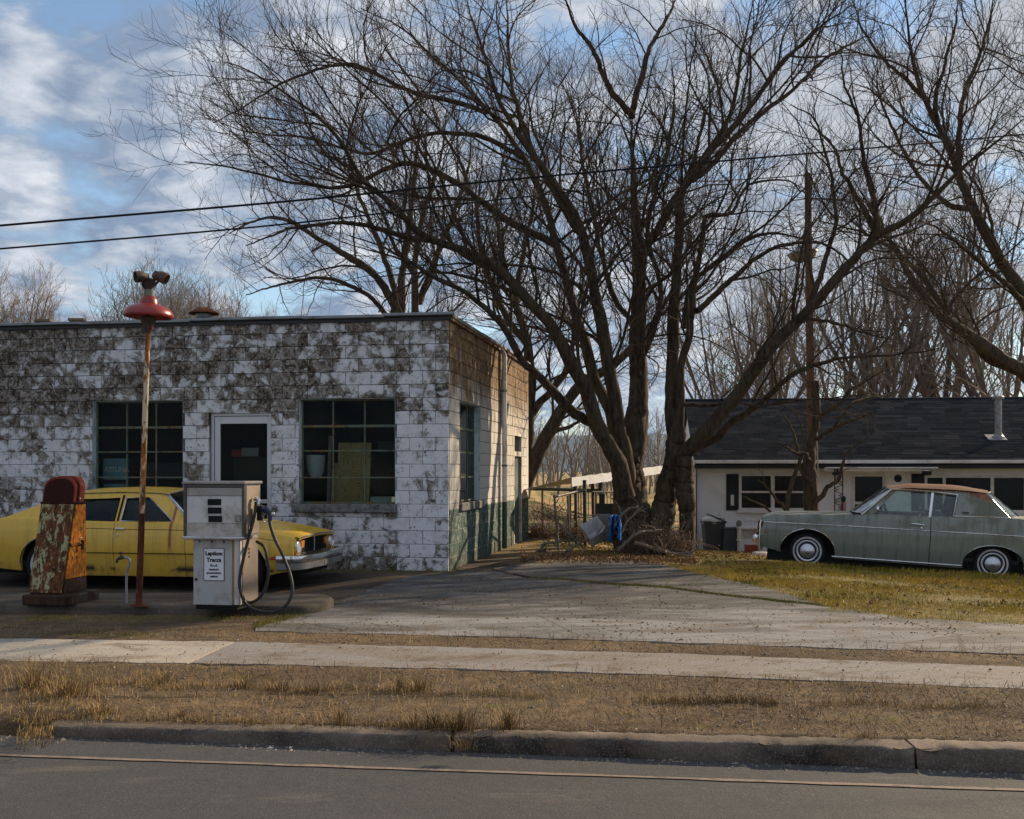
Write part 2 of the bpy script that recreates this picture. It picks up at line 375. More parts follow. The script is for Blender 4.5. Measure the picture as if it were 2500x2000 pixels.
DAMP = [(*hit(2130, 1682)[:2], .42, .16), (*hit(2440, 1738)[:2], .40, .30), (*hit(70, 1760)[:2], .5, .35), (*hit(300, 1702)[:2], .8, .05), (*hit(800, 1696)[:2], .9, .05), (*hit(1150, 1702)[:2], .4, .04), (*hit(1750, 1716)[:2], .9, .04)]
def ground_mat():
    m = Mt('dirt', (.2, .16, .12), .95); p = m.pos(); x, y, z = m.sep(p)
    big = m.noise(m.map(p, (.55, 1.5, 1)), .9, 7, .62, .4); mid = m.noise(p, 6, 9, .68); fine = m.noise(p, 55, 5, .7)
    c = m.ramp(big, [(.36, (.060, .038, .021)), (.48, (.125, .083, .047)), (.60, (.19, .128, .073)), (.70, (.085, .060, .036))])
    c = m.mix(m.ramp(mid, [(.42, .65), (.58, 0)]), c, (.07, .05, .034))
    c = m.mix(m.ramp(fine, [(.52, 0), (.75, .6)]), c, (.34, .26, .17))
    for px_, py_, rx_, ry_ in DAMP:
        dv = m.n('ShaderNodeVectorMath', operation='LENGTH'); m.put(dv.inputs[0], m.map(p, (1/rx_, 1/ry_, 0), (-px_/rx_, -py_/ry_, 0)))
        c = m.mix(m.ramp(m.math('ADD', dv.outputs['Value'], m.math('MULTIPLY', m.math('SUBTRACT', mid, .5), 1.6)), [(.55, .8), (1.0, 0)]), c, (.040, .026, .015))
    fore = m.math('MULTIPLY', m.ramp(y, [(0, 0), (1, 0)]), 1)
    ry = m.n('ShaderNodeMapRange'); m.put(ry.inputs[0], y); ry.interpolation_type = 'SMOOTHSTEP'
    for i, q in enumerate((11.2, 12.4, 0, 1)): ry.inputs[i+1].default_value = q
    rx = m.n('ShaderNodeMapRange'); m.put(rx.inputs[0], x); rx.interpolation_type = 'SMOOTHSTEP'
    for i, q in enumerate((-.3, .9, 1, 0)): rx.inputs[i+1].default_value = q
    asph = m.math('MULTIPLY', ry.outputs[0], rx.outputs[0])                        # oily old tarmac of the forecourt
    c = m.mix(asph, c, m.mix(m.ramp(big, [(.4, 0), (.62, 1)]), (.040, .031, .025), (.115, .082, .058)))
    lx = m.n('ShaderNodeMapRange'); lx.interpolation_type = 'SMOOTHSTEP'; m.put(lx.inputs[0], x)
    for i, q in enumerate((1.2, 2.4, 0, 1)): lx.inputs[i+1].default_value = q
    ly = m.n('ShaderNodeMapRange'); ly.interpolation_type = 'SMOOTHSTEP'; m.put(ly.inputs[0], m.math('ADD', y, m.math('MULTIPLY', x, .28)))
    for i, q in enumerate((11.6, 12.4, 0, .85)): ly.inputs[i+1].default_value = q
    soil = m.ramp(m.noise(p, 3.2, 9, .7), [(.36, (.060, .050, .016)), (.48, (.145, .125, .030)), (.58, (.24, .165, .055)), (.70, (.12, .078, .038))])
    c = m.mix(m.math('MULTIPLY', lx.outputs[0], ly.outputs[0]), c, soil)
    far = m.n('ShaderNodeMapRange'); m.put(far.inputs[0], y); far.interpolation_type = 'SMOOTHSTEP'
    for i, q in enumerate((17, 24, 0, 1)): far.inputs[i+1].default_value = q
    fld = m.ramp(m.noise(m.map(p, (.5, .14, 1)), 1.2, 8, .65), [(.38, (.10, .11, .035)), (.48, (.26, .20, .075)), (.56, (.40, .25, .11)), (.68, (.16, .12, .06))])
    c = m.mix(far.outputs[0], c, fld)
    moss = m.math('MULTIPLY', m.ramp(m.noise(p, 2.2, 8, .7, .6), [(.585, 0), (.64, .9)]), m.ramp(mid, [(.42, 0), (.56, 1)]))
    c = m.mix(moss, c, (.10, .095, .022))
    m.set(col=c, rough=.95); m.bump(m.math('ADD', m.math('MULTIPLY', mid, 1.2), m.math('MULTIPLY', fine, .5)), .9, .03); M['dirt'] = m.m
ground_mat()
def concrete(key, a, b, stain, worn=.5, crack=False, dirt=.0):
    m = Mt(key, a, .85); p = m.pos()
    big = m.noise(m.map(p, (.5, 1.6, 1)), 1.1, 8, .65, .5); mid = m.noise(p, 9, 9, .7); fine = m.noise(p, 90, 4, .7)
    c = m.mix(mid, a, b); c = m.mix(m.ramp(big, [(worn-.06, 0), (worn+.10, 1)]), c, m.mix(mid, stain, tuple(1.9*q for q in stain)))
    pit = m.ramp(m.vor(p, 16), [(.06, 1), (.13, 0)]); pm = m.ramp(m.noise(p, 5, 5, .6), [(.52, 0), (.60, 1)])
    c = m.mix(m.math('MULTIPLY', m.math('MULTIPLY', pit, pm), .85), c, (.03, .025, .02))
    c = m.mix(m.ramp(fine, [(.54, 0), (.66, .65)]), c, tuple(min(1, (1.6 if key != 'kerb_stone' else 1.15)*q) for q in b)); c = m.mix(m.ramp(m.noise(p, 150, 3, .6), [(.36, .6), (.46, 0)]), c, tuple(.3*q for q in a))
    ck = m.vor(m.map(m.mix(.06, p, m.n('ShaderNodeTexNoise').outputs['Color']), (1, 1, 1)), .55, 'DISTANCE_TO_EDGE')
    if crack: c = m.mix(m.ramp(ck, [(.003, .55), (.008, 0)]), c, (.03, .026, .02))
    dp = m.ramp(m.math('ADD', m.noise(m.map(p, (.9, 1.6, 1)), 1.6, 10, .7, .5), m.math('MULTIPLY', m.math('SUBTRACT', mid, .5), .25)), [(.53, 0), (.62, dirt)]); c = m.mix(dp, c, m.mix(mid, (.07, .048, .028), (.15, .105, .062)))
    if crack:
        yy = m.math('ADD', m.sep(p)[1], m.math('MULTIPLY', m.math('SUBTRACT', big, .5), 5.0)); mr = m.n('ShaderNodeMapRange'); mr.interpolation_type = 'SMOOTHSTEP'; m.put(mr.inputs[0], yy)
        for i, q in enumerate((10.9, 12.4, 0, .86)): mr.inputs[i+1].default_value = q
        tree_shade = m.mix(m.ramp(m.noise(m.map(p, (.6, 1.3, 1)), 2.0, 10, .70, .8), [(.44, 0), (.54, .35), (.64, 1)]), (.038, .036, .034), (.150, .144, .138)); c = m.mix(mr.outputs[0], c, tree_shade)  # tree shade painted into the colour: far drive darker, mottled
    m.set(col=c, rough=m.ramp(big, [(.4, .9), (.65, .72)])); m.bump(m.math('ADD', mid, m.math('MULTIPLY', fine, .6)), .5, .012); M[key] = m.m
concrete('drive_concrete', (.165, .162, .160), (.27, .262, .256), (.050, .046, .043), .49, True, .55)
concrete('walk_grey', (.19, .175, .165), (.27, .25, .235), (.13, .108, .088), .50, dirt=.75)
concrete('walk_pale', (.32, .285, .235), (.43, .385, .32), (.22, .185, .145), .56, dirt=.6)
concrete('kerb_stone', (.11, .086, .068), (.25, .20, .16), (.022, .017, .013), .47, dirt=.5)
concrete('island_stone', (.085, .07, .055), (.17, .14, .105), (.03, .025, .02), .46)
concrete('tarmac', (.042, .042, .043), (.082, .080, .079), (.105, .090, .075), .64)
plain('road_paint', (.22, .165, .13), .8, var=.5, scale=11, world=True, dirt=(.09, .08, .07))

# ------------------------------------------------------------------ the ground, road, kerb, sidewalk, driveway
def terrain():
    xs = np.r_[np.linspace(-900, -60, 14), np.linspace(-50, -12, 20), np.arange(-11, 11.01, .11), np.linspace(12, 50, 24), np.linspace(60, 900, 14)]
    ys = np.r_[np.linspace(-40, 5.2, 6), np.arange(5.4, 13, .08), np.arange(13, 30, .3), np.linspace(31, 70, 22), np.linspace(80, 300, 16), np.linspace(350, 4000, 14)]
    X, Y = np.meshgrid(xs, ys, indexing='ij'); Z = h(X, Y)
    rel = Y-(6.33-.1*X)
    Z = Z-.15*(1-sst(.015, .055, rel))*sst(-3.3, -2.7, X)
    Z = np.where(rel < -.9, -.16, Z)
    def vn(fr, seed):
        r = np.random.default_rng(seed); ph = r.uniform(0, 6.28, (8, 2)); k = r.normal(0, 1, (8, 2))*fr
        return sum(np.sin(k[i, 0]*X+ph[i, 0])*np.sin(k[i, 1]*Y+ph[i, 1]) for i in range(8))/4
    amp = sst(.05, .3, rel)*(1-sst(14, 18, Y))
    uu = CX+F*X/np.maximum(Y, 1); vv = CY+(CZ-Z)*F/np.maximum(Y, 1)
    inw = (Y > 8.30-.143*X) & (Y < 9.27-.165*X)
    ind = (uu > np.interp(vv, (1400, 1440, 1474, 1512, 1545), (1010, 910, 830, 730, 650))) & (vv > np.interp(uu, (1095, 1300, 1500, 1600, 1700, 1850, 2020, 2200, 2448, 2900, 3900), (1399, 1378, 1370, 1376, 1404, 1436, 1492, 1513, 1529, 1550, 1597))+1) & (vv < np.interp(uu, (625, 1250, 2100, 2900, 3900), (1539, 1555, 1584, 1610, 1643))) & (Y < 22)
    amp = np.where(inw | ind, 0, amp); Z = Z-np.where(inw | ind, .02, 0)
    Z = Z+amp*(.008*vn(2.2, 1)+.005*vn(7, 2)+.0035*vn(17, 3))+amp*.002
    a, b = X.shape; i = (np.arange(a-1)[:, None]*b+np.arange(b-1)[None]).ravel()
    me = fastmesh('ground', np.stack([X, Y, Z], -1).reshape(-1, 3), np.stack([i, i+b, i+b+1, i+1], 1), True)
    return tag(link('ground', me, M['dirt']), kind='structure')
terrain()
def ribbon(A, B, n, lift, thick=.05, rows=6, ragged=.0, seed=1):
    """a slab lying on the ground between two edge lines given as photo pixels"""
    r = np.random.default_rng(seed)
    def line(Pt):
        Pt = np.array(Pt, float); t = np.linspace(Pt[0, 0], Pt[-1, 0], n); v = np.interp(t, Pt[:, 0], Pt[:, 1])
        return np.array([hit(a, b)[:2] for a, b in zip(t, v)])
    A = line(A); B = line(B); w = r.normal(0, 1, (2, n)); w = .6*w+.4*np.roll(w, 1, 1)
    A[:, 1] += ragged*w[0]; B[:, 1] += ragged*w[1]
    t = np.linspace(0, 1, rows+1)[:, None, None]; G = A*(1-t)+B*t
    Z = h(G[..., 0], G[..., 1])+lift; top = np.concatenate([G, Z[..., None]], 2)
    m = MB(); m.grid(top)
    rim = list(top[0])+list(top[1:, -1])+list(top[-1, ::-1][1:])+list(top[::-1][1:, 0])
    m.grid([rim, [(p[0], p[1], p[2]-thick) for p in rim]]); return m
sidewalk = empty('sidewalk', kind='structure')
def gap_line(us, f): return [(u, f(u)) for u in us]
nearv = lambda u: float(np.interp(u, (-1100, 57, 459, 1250, 1800, 2540, 3900), (1604, 1617, 1620, 1638, 1655, 1684, 1738)))
farv = lambda u: float(np.interp(u, (-1000, 57, 580, 1250, 1800, 2540, 3900), (1549, 1561, 1568, 1586, 1603, 1631, 1683)))
def slab(u0n, u0f, u1n, u1f, mat, seed):
    n = 40; a = np.linspace(u0n, u1n, n); b = np.linspace(u0f, u1f, n)
    A = np.array([hit(u, nearv(u))[:2] for u in a]); B = np.array([hit(u, farv(u))[:2] for u in b])
    r = np.random.default_rng(seed); wv = np.convolve(r.normal(0, .03, n+6), np.ones(4)/4, 'same')[:n]; A[:, 1] += r.normal(0, .010, n)+wv; B[:, 1] += r.normal(0, .010, n)-wv[::-1]
    t = np.linspace(0, 1, 6)[:, None, None]; G = A*(1-t)+B*t; top = np.concatenate([G, (h(G[..., 0], G[..., 1])+.006)[..., None]], 2)
    m = MB().grid(top); rim = list(top[0])+list(top[1:, -1])+list(top[-1, ::-1][1:])+list(top[::-1][1:, 0])
    m.grid([rim, [(p[0], p[1], p[2]-.06) for p in rim]]); return m.build('paving_slab', M[mat], sidewalk, 40)
slab(-1100, -1000, 458, 573, 'walk_pale', 1)
slab(464, 578, 1500, 1560, 'walk_grey', 2); slab(1503, 1563, 3900, 3850, 'walk_grey', 3)
drive = empty('driveway', kind='structure')
near = [(625, 1541), (707, 1545), (900, 1549), (1250, 1557), (1700, 1572), (2100, 1586), (2900, 1612), (3900, 1645)]
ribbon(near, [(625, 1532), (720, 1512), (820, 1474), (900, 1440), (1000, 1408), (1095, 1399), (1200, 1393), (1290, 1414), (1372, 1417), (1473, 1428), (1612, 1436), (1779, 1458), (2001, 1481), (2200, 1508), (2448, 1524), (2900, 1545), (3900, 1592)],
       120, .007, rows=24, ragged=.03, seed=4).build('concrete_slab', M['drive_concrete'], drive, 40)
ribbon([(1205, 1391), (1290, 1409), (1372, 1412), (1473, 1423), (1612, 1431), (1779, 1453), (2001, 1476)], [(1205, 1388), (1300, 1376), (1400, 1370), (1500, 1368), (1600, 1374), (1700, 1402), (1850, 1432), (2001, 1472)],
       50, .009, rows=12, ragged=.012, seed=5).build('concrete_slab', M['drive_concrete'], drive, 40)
# road, its edge line and the kerb stones
gx = np.linspace(-60, 60, 121); rzf = lambda x: -.08-.011*np.clip(x, -6, 6)
road = MB().grid([[(x, (6.17-.1*x) if t == 1 else -30+t*30, rzf(x)) for x in gx] for t in (0, .5, .9, 1)]).build('road', M['tarmac']); tag(road, kind='structure')
ln = MB(); xs_ = np.linspace(-12, 14, 150); r_ = np.random.default_rng(9)
ln.grid([[(x, 5.80-.085*x-w+r_.normal(0, .004), rzf(x)+.005) for x in xs_] for w in (0, .038)])
tag(ln.build('road_edge_line', M['road_paint']), kind='structure')
kerb = empty('kerb', kind='structure')
def kerb_stone(x0, x1, seed):
    r = np.random.default_rng(seed); n = max(8, int((x1-x0)/.035)); xs = np.linspace(x0, x1, n)
    prof = [(-.150, -.16), (-.140, -.06), (-.134, -.012), (-.126, .0), (-.112, .007), (.03, .010), (.05, .0), (.05, -.12)]
    G = []
    wob = np.convolve(r.normal(0, 1, n+8), np.ones(5)/5, 'valid')[:n]*.016; chip = np.convolve((r.random(n) < .05)*r.uniform(.01, .035, n), (.5, 1, .6), 'same')
    for i, x in enumerate(xs):
        e = min(x-x0, x1-x); q = .008*math.exp(-e/.02); row = []
        for k, (dy, dz) in enumerate(prof):
            row.append((x, 6.33-.1*x+dy+(wob[i]+r.normal(0, .002) if k < 6 else 0)+(chip[i]+q if k in (1, 2, 3) else 0), dz+(r.normal(0, .0025)-(chip[i]*.6+q*.5 if k in (3, 4) else 0) if 1 < k < 7 else 0)))
        G.append(row)
    m = MB().grid(G); m.add(G[0], [tuple(range(len(prof)))]); m.add(G[-1], [tuple(range(len(prof)))[::-1]])
    return m.build('kerb_stone', M['kerb_stone'], kerb, 50)
for x0, x1 in ((-2.72, -.345), (-.325, 2.175), (2.195, 4.7), (4.72, 7.2), (7.22, 9.7)): kerb_stone(x0, x1, int(x0*10)+99)

# ------------------------------------------------------------------ the filling station
A = R(9.5); CA, SA = math.cos(A), math.sin(A)
shop = empty('filling_station', (-.95, 16.5, 0), (0, 0, -A), 'low white concrete block filling station with paint flaking off its worn front', 'building')
def fw(u, v):                                     # photo pixel -> facade coordinates (along, up)
    k = (u-CX)/F; x = (k*16.5+.95)/(CA+k*SA); return x, CZ-(v-CY)/F*(16.5-SA*x)
def sw(u, v):                                     # photo pixel -> right wall coordinates (depth, up)
    k = (u-CX)/F; d = (k*16.5+.95)/(SA-k*CA); return d, CZ-(v-CY)/F*(16.5+CA*d)
HT, CO, DEP, WID = 3.8, .2, 7.75, 9.6
def rect(f, u0, u1, v0, v1):
    a = f((u0), v0); b = f(u1, v1); c = f(u0, v1); return a[0], b[0], round(c[1]/.02)*.02, round(a[1]/.02)*.02
wl_ = [*rect(fw, 226, 447, 985, 1243)]; wr_ = [*rect(fw, 730, 965, 979, 1245)]; dr_ = [*rect(fw, 512, 662, 1016, 1400)]
wl_[2:] = [1.0, 2.6]; wr_[2:] = [1.0, 2.6]; dr_[2:] = [.0, 2.4]
sdw = [sw(1121, 990)[0], sw(1172, 998)[0], 1.0, 2.6]; sdd = [sw(1255, 1050)[0], sw(1272, 1050)[0], .02, 2.22]
def carve(rects, hole):
    out = []
    for x0, x1, z0, z1 in rects:
        a0, a1, b0, b1 = hole
        if x1 <= a0 or x0 >= a1 or z1 <= b0 or z0 >= b1: out.append((x0, x1, z0, z1)); continue
        if x0 < a0: out.append((x0, a0, z0, z1))
        if x1 > a1: out.append((a1, x1, z0, z1))
        if z0 < b0: out.append((max(x0, a0), min(x1, a1), z0, b0))
        if z1 > b1: out.append((max(x0, a0), min(x1, a1), b1, z1))
    return out
def blocks(x0, x1, holes, odd=0.):
    res = []
    for i in range(int(round(HT/CO))):
        x = x1-(.2 if i % 2 else .4)+odd; rr = []
        e = x1
        while e > x0+.01: s_ = max(x, x0); rr.append((s_, e, i*CO, (i+1)*CO)); e = s_; x -= .4
        for hl in holes: rr = carve(rr, hl)
        res += [q for q in rr if q[1]-q[0] > .03]
    return res
front = empty('front_wall', parent=shop); side = empty('side_wall', parent=shop)
def backing(name, x0, x1, holes, par, place, m):
    mb = MB()
    for q in sum([carve([(x0, x1, 0, HT)], holes[0])], []) if False else pieces(x0, x1, holes): place(mb, q)
    return mb.build(name, m, par)
def pieces(x0, x1, holes):
    rr = [(x0, x1, 0, HT)]
    for hl in holes: rr = carve(rr, hl)
    return rr
backing('mortar_bed', -WID, 0, [wl_, wr_, dr_], front, lambda mb, q: mb.box(q[0], q[1], 0, .19, q[2], q[3]), M['mortar'])
backing('mortar_bed', .19, DEP, [sdw, sdd], side, lambda mb, q: mb.box(-.19, 0, q[0], q[1], q[2], q[3]), M['mortar'])
cache = {}
def block(w, hh, mat, shape):
    k = (round(w, 3), round(hh, 3), mat)
    if k not in cache:
        mb = MB(); j = .0036
        if shape == 'f': mb.box(-w/2+j, w/2-j, -.010, .03, -hh/2+j, hh/2-j, .006)
        else: mb.box(-.03, .010, -w/2+j, w/2-j, -hh/2+j, hh/2-j, .006)
        o = mb.build('block', M[mat], None); cache[k] = o.data; bpy.data.objects.remove(o)
    return cache[k]
br = np.random.default_rng(3); rest = MB(); nf = 0
for x0, x1, z0, z1 in blocks(-WID, .006, [wl_, wr_, dr_]):
    if x1 < -7.3:
        rest.box(x0+.005, x1-.005, -.010, .03, z0+.005, z1-.005); continue
    nf += 1; link('block', block(x1-x0, z1-z0, 'peeled_front', 'f'), None, front, ((x0+x1)/2, br.normal(0, .0022), (z0+z1)/2), (0, br.normal(0, .002), br.normal(0, .004)))
tag(rest.build('block_course', M['peeled_front'], front), kind='stuff')
rest = MB(); ns = 0
for x0, x1, z0, z1 in sorted(blocks(.035, DEP, [sdw, sdd]), key=lambda q: q[0]):
    if nf+ns >= 296 and x0 > 1.2:
        rest.box(-.03, .010+br.normal(0, .0015), x0+.005, x1-.005, z0+.005, z1-.005, .005); continue
    ns += 1; link('block', block(x1-x0, z1-z0, 'peeled_side', 's'), None, side, (br.normal(0, .002), (x0+x1)/2, (z0+z1)/2))
tag(rest.build('block_course', M['peeled_side'], side), kind='stuff')
# rear and left walls, floor, roof
mb = MB(); mb.box(-WID, -WID+.19, .19, DEP, 0, HT); mb.box(-WID, 0, DEP, DEP+.19, 0, HT); mb.build('rear_walls', M['peeled_side'], shop)
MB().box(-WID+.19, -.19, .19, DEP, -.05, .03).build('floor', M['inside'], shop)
MB().box(-WID-.02, .02, -.02, DEP+.2, HT, HT+.06).build('roof', M['tar'], shop)
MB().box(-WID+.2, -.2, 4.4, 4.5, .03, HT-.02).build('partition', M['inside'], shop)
xr = [-WID-.05, -7.5, -5.95, -4.1, -2.25, -1.0, .06]
for i in range(6):
    a, b = xr[i], xr[i+1]; dz = (.0, .012, .004, .018, .006, .022)[i]
    MB().box(a, b+.03, -.075-.003*i, .02, HT-.004+dz, HT+.045+dz, .010).build('coping_strip', M['coping'], shop, 30)
MB().box(-WID, .03, -.045, -.012, HT-.05, HT-.005).build('drip_edge', M['tar'], shop); MB().box(.012, .05, .0, DEP, HT-.05, HT-.005).build('drip_edge', M['rust_brown'], shop)
yr = [.02, 2.4, 5.0, DEP+.25]
for i in range(3): MB().box(-.02, .07+.003*i, yr[i]+.003, yr[i+1], HT-.004+.006*i, HT+.05+.006*i, .010).build('coping_strip', M['coping'], shop, 30)
def steel_window(r, cols, rows, place, name='window', sill=True, skip=()):
    """a gridded steel window; place(mb, x0,x1,y0,y1,z0,z1) puts a box, y counts inwards"""
    x0, x1, z0, z1 = r; w = empty(name, parent=shop); d0, d1 = .10, .135
    mb = MB()
    for q in ((x0, x0+.03, z0, z1), (x1-.03, x1, z0, z1), (x0+.03, x1-.03, z0, z0+.03), (x0+.03, x1-.03, z1-.03, z1)): place(mb, q[0], q[1], d0, d1, q[2], q[3])
    mb.build('frame', M['steel_green'], w)
    xs = [x0+(x1-x0)*c for c in cols]; zs = [z0+(z1-z0)*c for c in rows]
    for x in xs[1:-1]: mb = MB(); place(mb, x-.011, x+.011, d0+.003, d1-.003, z0+.03, z1-.03); mb.build('glazing_bar', M['steel_green'], w)
    for k, z in enumerate(zs[1:-1]):
        t = .019 if k == 2 else .011
        mb = MB(); place(mb, x0+.03, x1-.03, d0-.004, d1-.006, z-t, z+t); mb.build('glazing_bar', M['steel_green'], w)
    for i in range(len(xs)-1):
        for j in range(len(zs)-1):
            if (i, j) in skip: continue
            mb = MB(); place(mb, xs[i]+.012, xs[i+1]-.012, d0+.014, d0+.018, zs[j]+.012, zs[j+1]-.012); mb.build('pane', M['pane'], w)
    rv = MB(); t = .006
    place(rv, x0, x0+t, .003, .19, z0, z1); place(rv, x1-t, x1, .003, .19, z0, z1); place(rv, x0+t, x1-t, .003, .19, z1-t, z1); rv.build('reveal', M['reveal'], w)
    return w
pf = lambda mb, x0, x1, y0, y1, z0, z1: mb.box(x0, x1, y0, y1, z0, z1)
ps = lambda mb, x0, x1, y0, y1, z0, z1: mb.box(-y1, -y0, x0, x1, z0, z1)
w1 = steel_window(wl_, (0, .345, .67, 1), (0, .25, .5, .74, 1), pf)
w2 = steel_window(wr_, (0, .335, .665, 1), (0, .25, .505, .74, 1), pf)
w3 = steel_window(sdw, (0, .34, .67, 1), (0, .25, .5, .74, 1), ps)
MB().box(wr_[0]-.10, wr_[1]+.03, -.075, .12, .87, 1.0, .012).build('sill', M['sill'], w2, 30)
MB().box(wl_[0]-.05, wl_[1]+.05, -.075, .12, .87, 1.0, .012).build('sill', M['sill'], w1, 30)
MB().box(-.12, .06, sdw[0]-.05, sdw[1]+.08, .87, 1.0, .012).build('sill', M['sill'], w3, 30)
# glazed front door
d = empty('door', parent=shop); x0, x1, z0, z1 = dr_; f = MB()
f.box(x0, x0+.05, .04, .14, 0, z1, .004); f.box(x1-.05, x1, .04, .14, 0, z1, .004); f.box(x0+.05, x1-.05, .04, .14, z1-.05, z1, .004); f.build('frame', M['alu'], d, 30)
f = MB(); f.box(x0+.055, x0+.145, .06, .11, .03, z1-.055, .004); f.box(x1-.145+.055, x1-.055, .06, .11, .03, z1-.055, .004)
f.box(x0+.145, x1-.09, .06, .11, z1-.17, z1-.055, .004); f.box(x0+.145, x1-.09, .06, .11, .03, .25, .004); f.box(x0+.145, x1-.09, .065, .105, 1.0, 1.06, .004); f.build('leaf', M['alu'], d, 30)
MB().box(x0+.145, x1-.09, .083, .087, .25, z1-.17).build('pane', M['pane'], d)
MB().box(x0+.085, x0+.105, .035, .06, 1.02, 1.16, .004).build('handle', M['tar'], d)
# narrow green side door with a transom over it
d = empty('side_door', parent=shop); x0, x1, z0, z1 = sdd
MB().box(-.10, -.05, x0, x1, z0, 1.80).build('leaf', M['green_paint'], d); MB().box(-.09, -.06, x0, x1, 1.90, z1).build('transom', M['pane'], d)
MB().box(-.11, .014, x0, x1, 1.80, 1.90, .006).build('transom_bar', M['white_pipe'], d)
f = MB(); f.box(-.12, .012, x0-.05, x0, z0, z1+.05); f.box(-.12, .012, x1, x1+.05, z0, z1+.05); f.box(-.12, .012, x0, x1, z1, z1+.05); f.build('frame', M['white_pipe'], d)
# downspout on the side wall, its foot painted green
dd = sw(1219, 900)[0]; p = empty('downspout', parent=shop)
MB().tube([(.03, dd, HT-.02), (.10, dd, HT-.12), (.10, dd, .92)], .045, 10).build('pipe', M['white_pipe'], p, 40)
MB().tube([(.10, dd, .918), (.10, dd, .05)], .046, 10).build('painted_foot', M['green_paint'], p, 40)
for z in (3.0, 1.6): MB().tube([(.10, dd, z-.02), (.10, dd, z+.02)], .052, 10).build('strap', M['coping'], p, 40)
# chimney cap on the roof and loose bricks on the coping
def shopw(x, y, z): return np.array((-.95+CA*x+SA*y, 16.5-SA*x+CA*y, z))
vx = fw(452, 775); vp = (vx[0]*1.06, 1.2, HT+.06)
v = empty('roof_vent', vp, parent=shop)
MB().lathe([(.0, 0), (.16, 0), (.16, .17), (.13, .19), (.13, .25)], 16).build('flue', M['coping'], v, 40)
rusty('rust_cap', (.10, .09, .08), .62)
MB().lathe([(.0, .36), (.10, .355), (.25, .27), (.255, .255), (.13, .252)], 18).build('cap', M['rust_cap'], v, 40)
plain('brick', (.20, .14, .10), .9, var=.3, scale=12)
for u, lb in ((108, 'left brick lying on the metal coping of the flat roof'), (190, 'brick lying on the coping left of the red lamp')):
    x, z = fw(u, 790); pw = shopw(x, -.02, HT+.065)
    b = MB().box(-.13, .13, -.05, .05, 0, .045, .006).build('brick', M['brick'], None, None, pw, (0, 0, -A+.1)); tag(b, lb, 'brick')
# ---- stock standing inside the windows
def board(name, u0, u1, v0, v1, dep, col, label, cat, lean=.25, t=.02):
    a = fw(u0, v0); b = fw(u1, v1); k = 1+dep/16.5; x0, x1 = a[0]*k, b[0]*k
    o = MB().box(-(x1-x0)/2, (x1-x0)/2, 0, t, 0, a[1]-b[1]).build(name, col, None); o.location = shopw((x0+x1)/2, dep, b[1]); o.rotation_euler = (-lean, 0, -A)
    return tag(o, label, cat)
def peg():
    m = Mt('pegboard', (.40, .34, .16), .8); p = m.obj(); v = m.vor(m.map(p, (1, .01, 1)), 22)
    m.set(col=m.mix(m.math('MULTIPLY', m.ramp(m.noise(m.map(p, (26, 1, 60)), 1, 2, .5), [(.56, 0), (.60, 1)]), m.ramp(m.noise(m.map(p, (4, 1, 7)), 1, 2, .5), [(.45, 0), (.52, 1)])), m.mix(m.noise(p, 5), (.28, .205, .09), (.37, .28, .125)), (.10, .075, .04))); M['pegboard'] = m.m
peg()
plain('teal_card', (.13, .26, .30), .6); plain('pale_card', (.30, .36, .34), .6); plain('jug', (.5, .55, .6), .5); plain('plank', (.22, .20, .17), .8); plain('red_card', (.5, .04, .04), .5); plain('white_card', (.5, .5, .5), .6); plain('dark_stock', (.05, .05, .05), .8)
board('pegboard', 806, 886, 1078, 1238, .42, M['pegboard'], 'yellowed perforated board leaning inside the right front window', 'board', .12)
board('pegboard', 790, 812, 1130, 1240, .5, M['pegboard'], 'narrow yellowed strip of board behind the perforated board', 'board', .12)
board('plank', 778, 786, 1060, 1240, .55, M['plank'], 'grey plank leaning inside the right front window', 'plank', .1)
board('carton', 890, 942, 1215, 1240, .4, M['pale_card'], 'pale green carton on the sill inside the right window', 'box', 0, .3)
board('shelf', 892, 955, 1074, 1104, .9, M['dark_stock'], 'dark shelf unit behind the right side of the right window', 'shelf', 0, .3)
j = MB().lathe([(0, 0), (.09, .02), (.13, .1), (.15, .28), (.15, .36), (0, .36)], 16).build('bucket', M['jug'], None, 40); q = fw(754, 1168); j.location = shopw(q[0]*1.02, .42, q[1]); tag(j, 'pale grey bucket hanging inside the left of the right window', 'bucket')
o = board('display_card', 240, 301, 1119, 1172, .34, M['teal_card'], 'teal card with faded lettering in the left front window', 'card', .05)
board('display_card', 240, 300, 1182, 1236, .34, M['teal_card'], 'plain teal card low in the left front window', 'card', .05)
board('poster', 306, 440, 1128, 1172, 1.2, M['dark_stock'], 'dark poster behind the left front window', 'poster', .1)
board('display_sign', 536, 558, 1094, 1113, .9, M['red_card'], 'small red panel behind the glass of the front door', 'sign', .2)
board('display_sign', 559, 600, 1090, 1112, .9, M['white_card'], 'white panel behind the glass of the front door', 'sign', .2)
board('counter', 534, 655, 1112, 1300, 1.1, M['dark_stock'], 'dark counter behind the glass of the front door', 'counter', 0, .5)
def text(s, size, m, name, parent=None, ext=.0015, bold=0, align='CENTER'):
    c = bpy.data.curves.new(name, 'FONT'); c.body = s; c.size = size; c.align_x = align; c.align_y = 'CENTER'; c.extrude = ext; c.offset = bold; c.resolution_u = 3
    o = bpy.data.objects.new(name, c); COL.objects.link(o); dg = bpy.context.evaluated_depsgraph_get()
    me = bpy.data.meshes.new_from_object(o.evaluated_get(dg)); bpy.data.objects.remove(o); me.materials.clear()
    return link(name, me, m, parent)
plain('faded_ink', (.42, .47, .47), .7)
t = text('ASTUNA', .11, M['faded_ink'], 'lettering', o, bold=.004); t.location = (.02, -.004, .16); t.rotation_euler = (R(90), 0, 0)
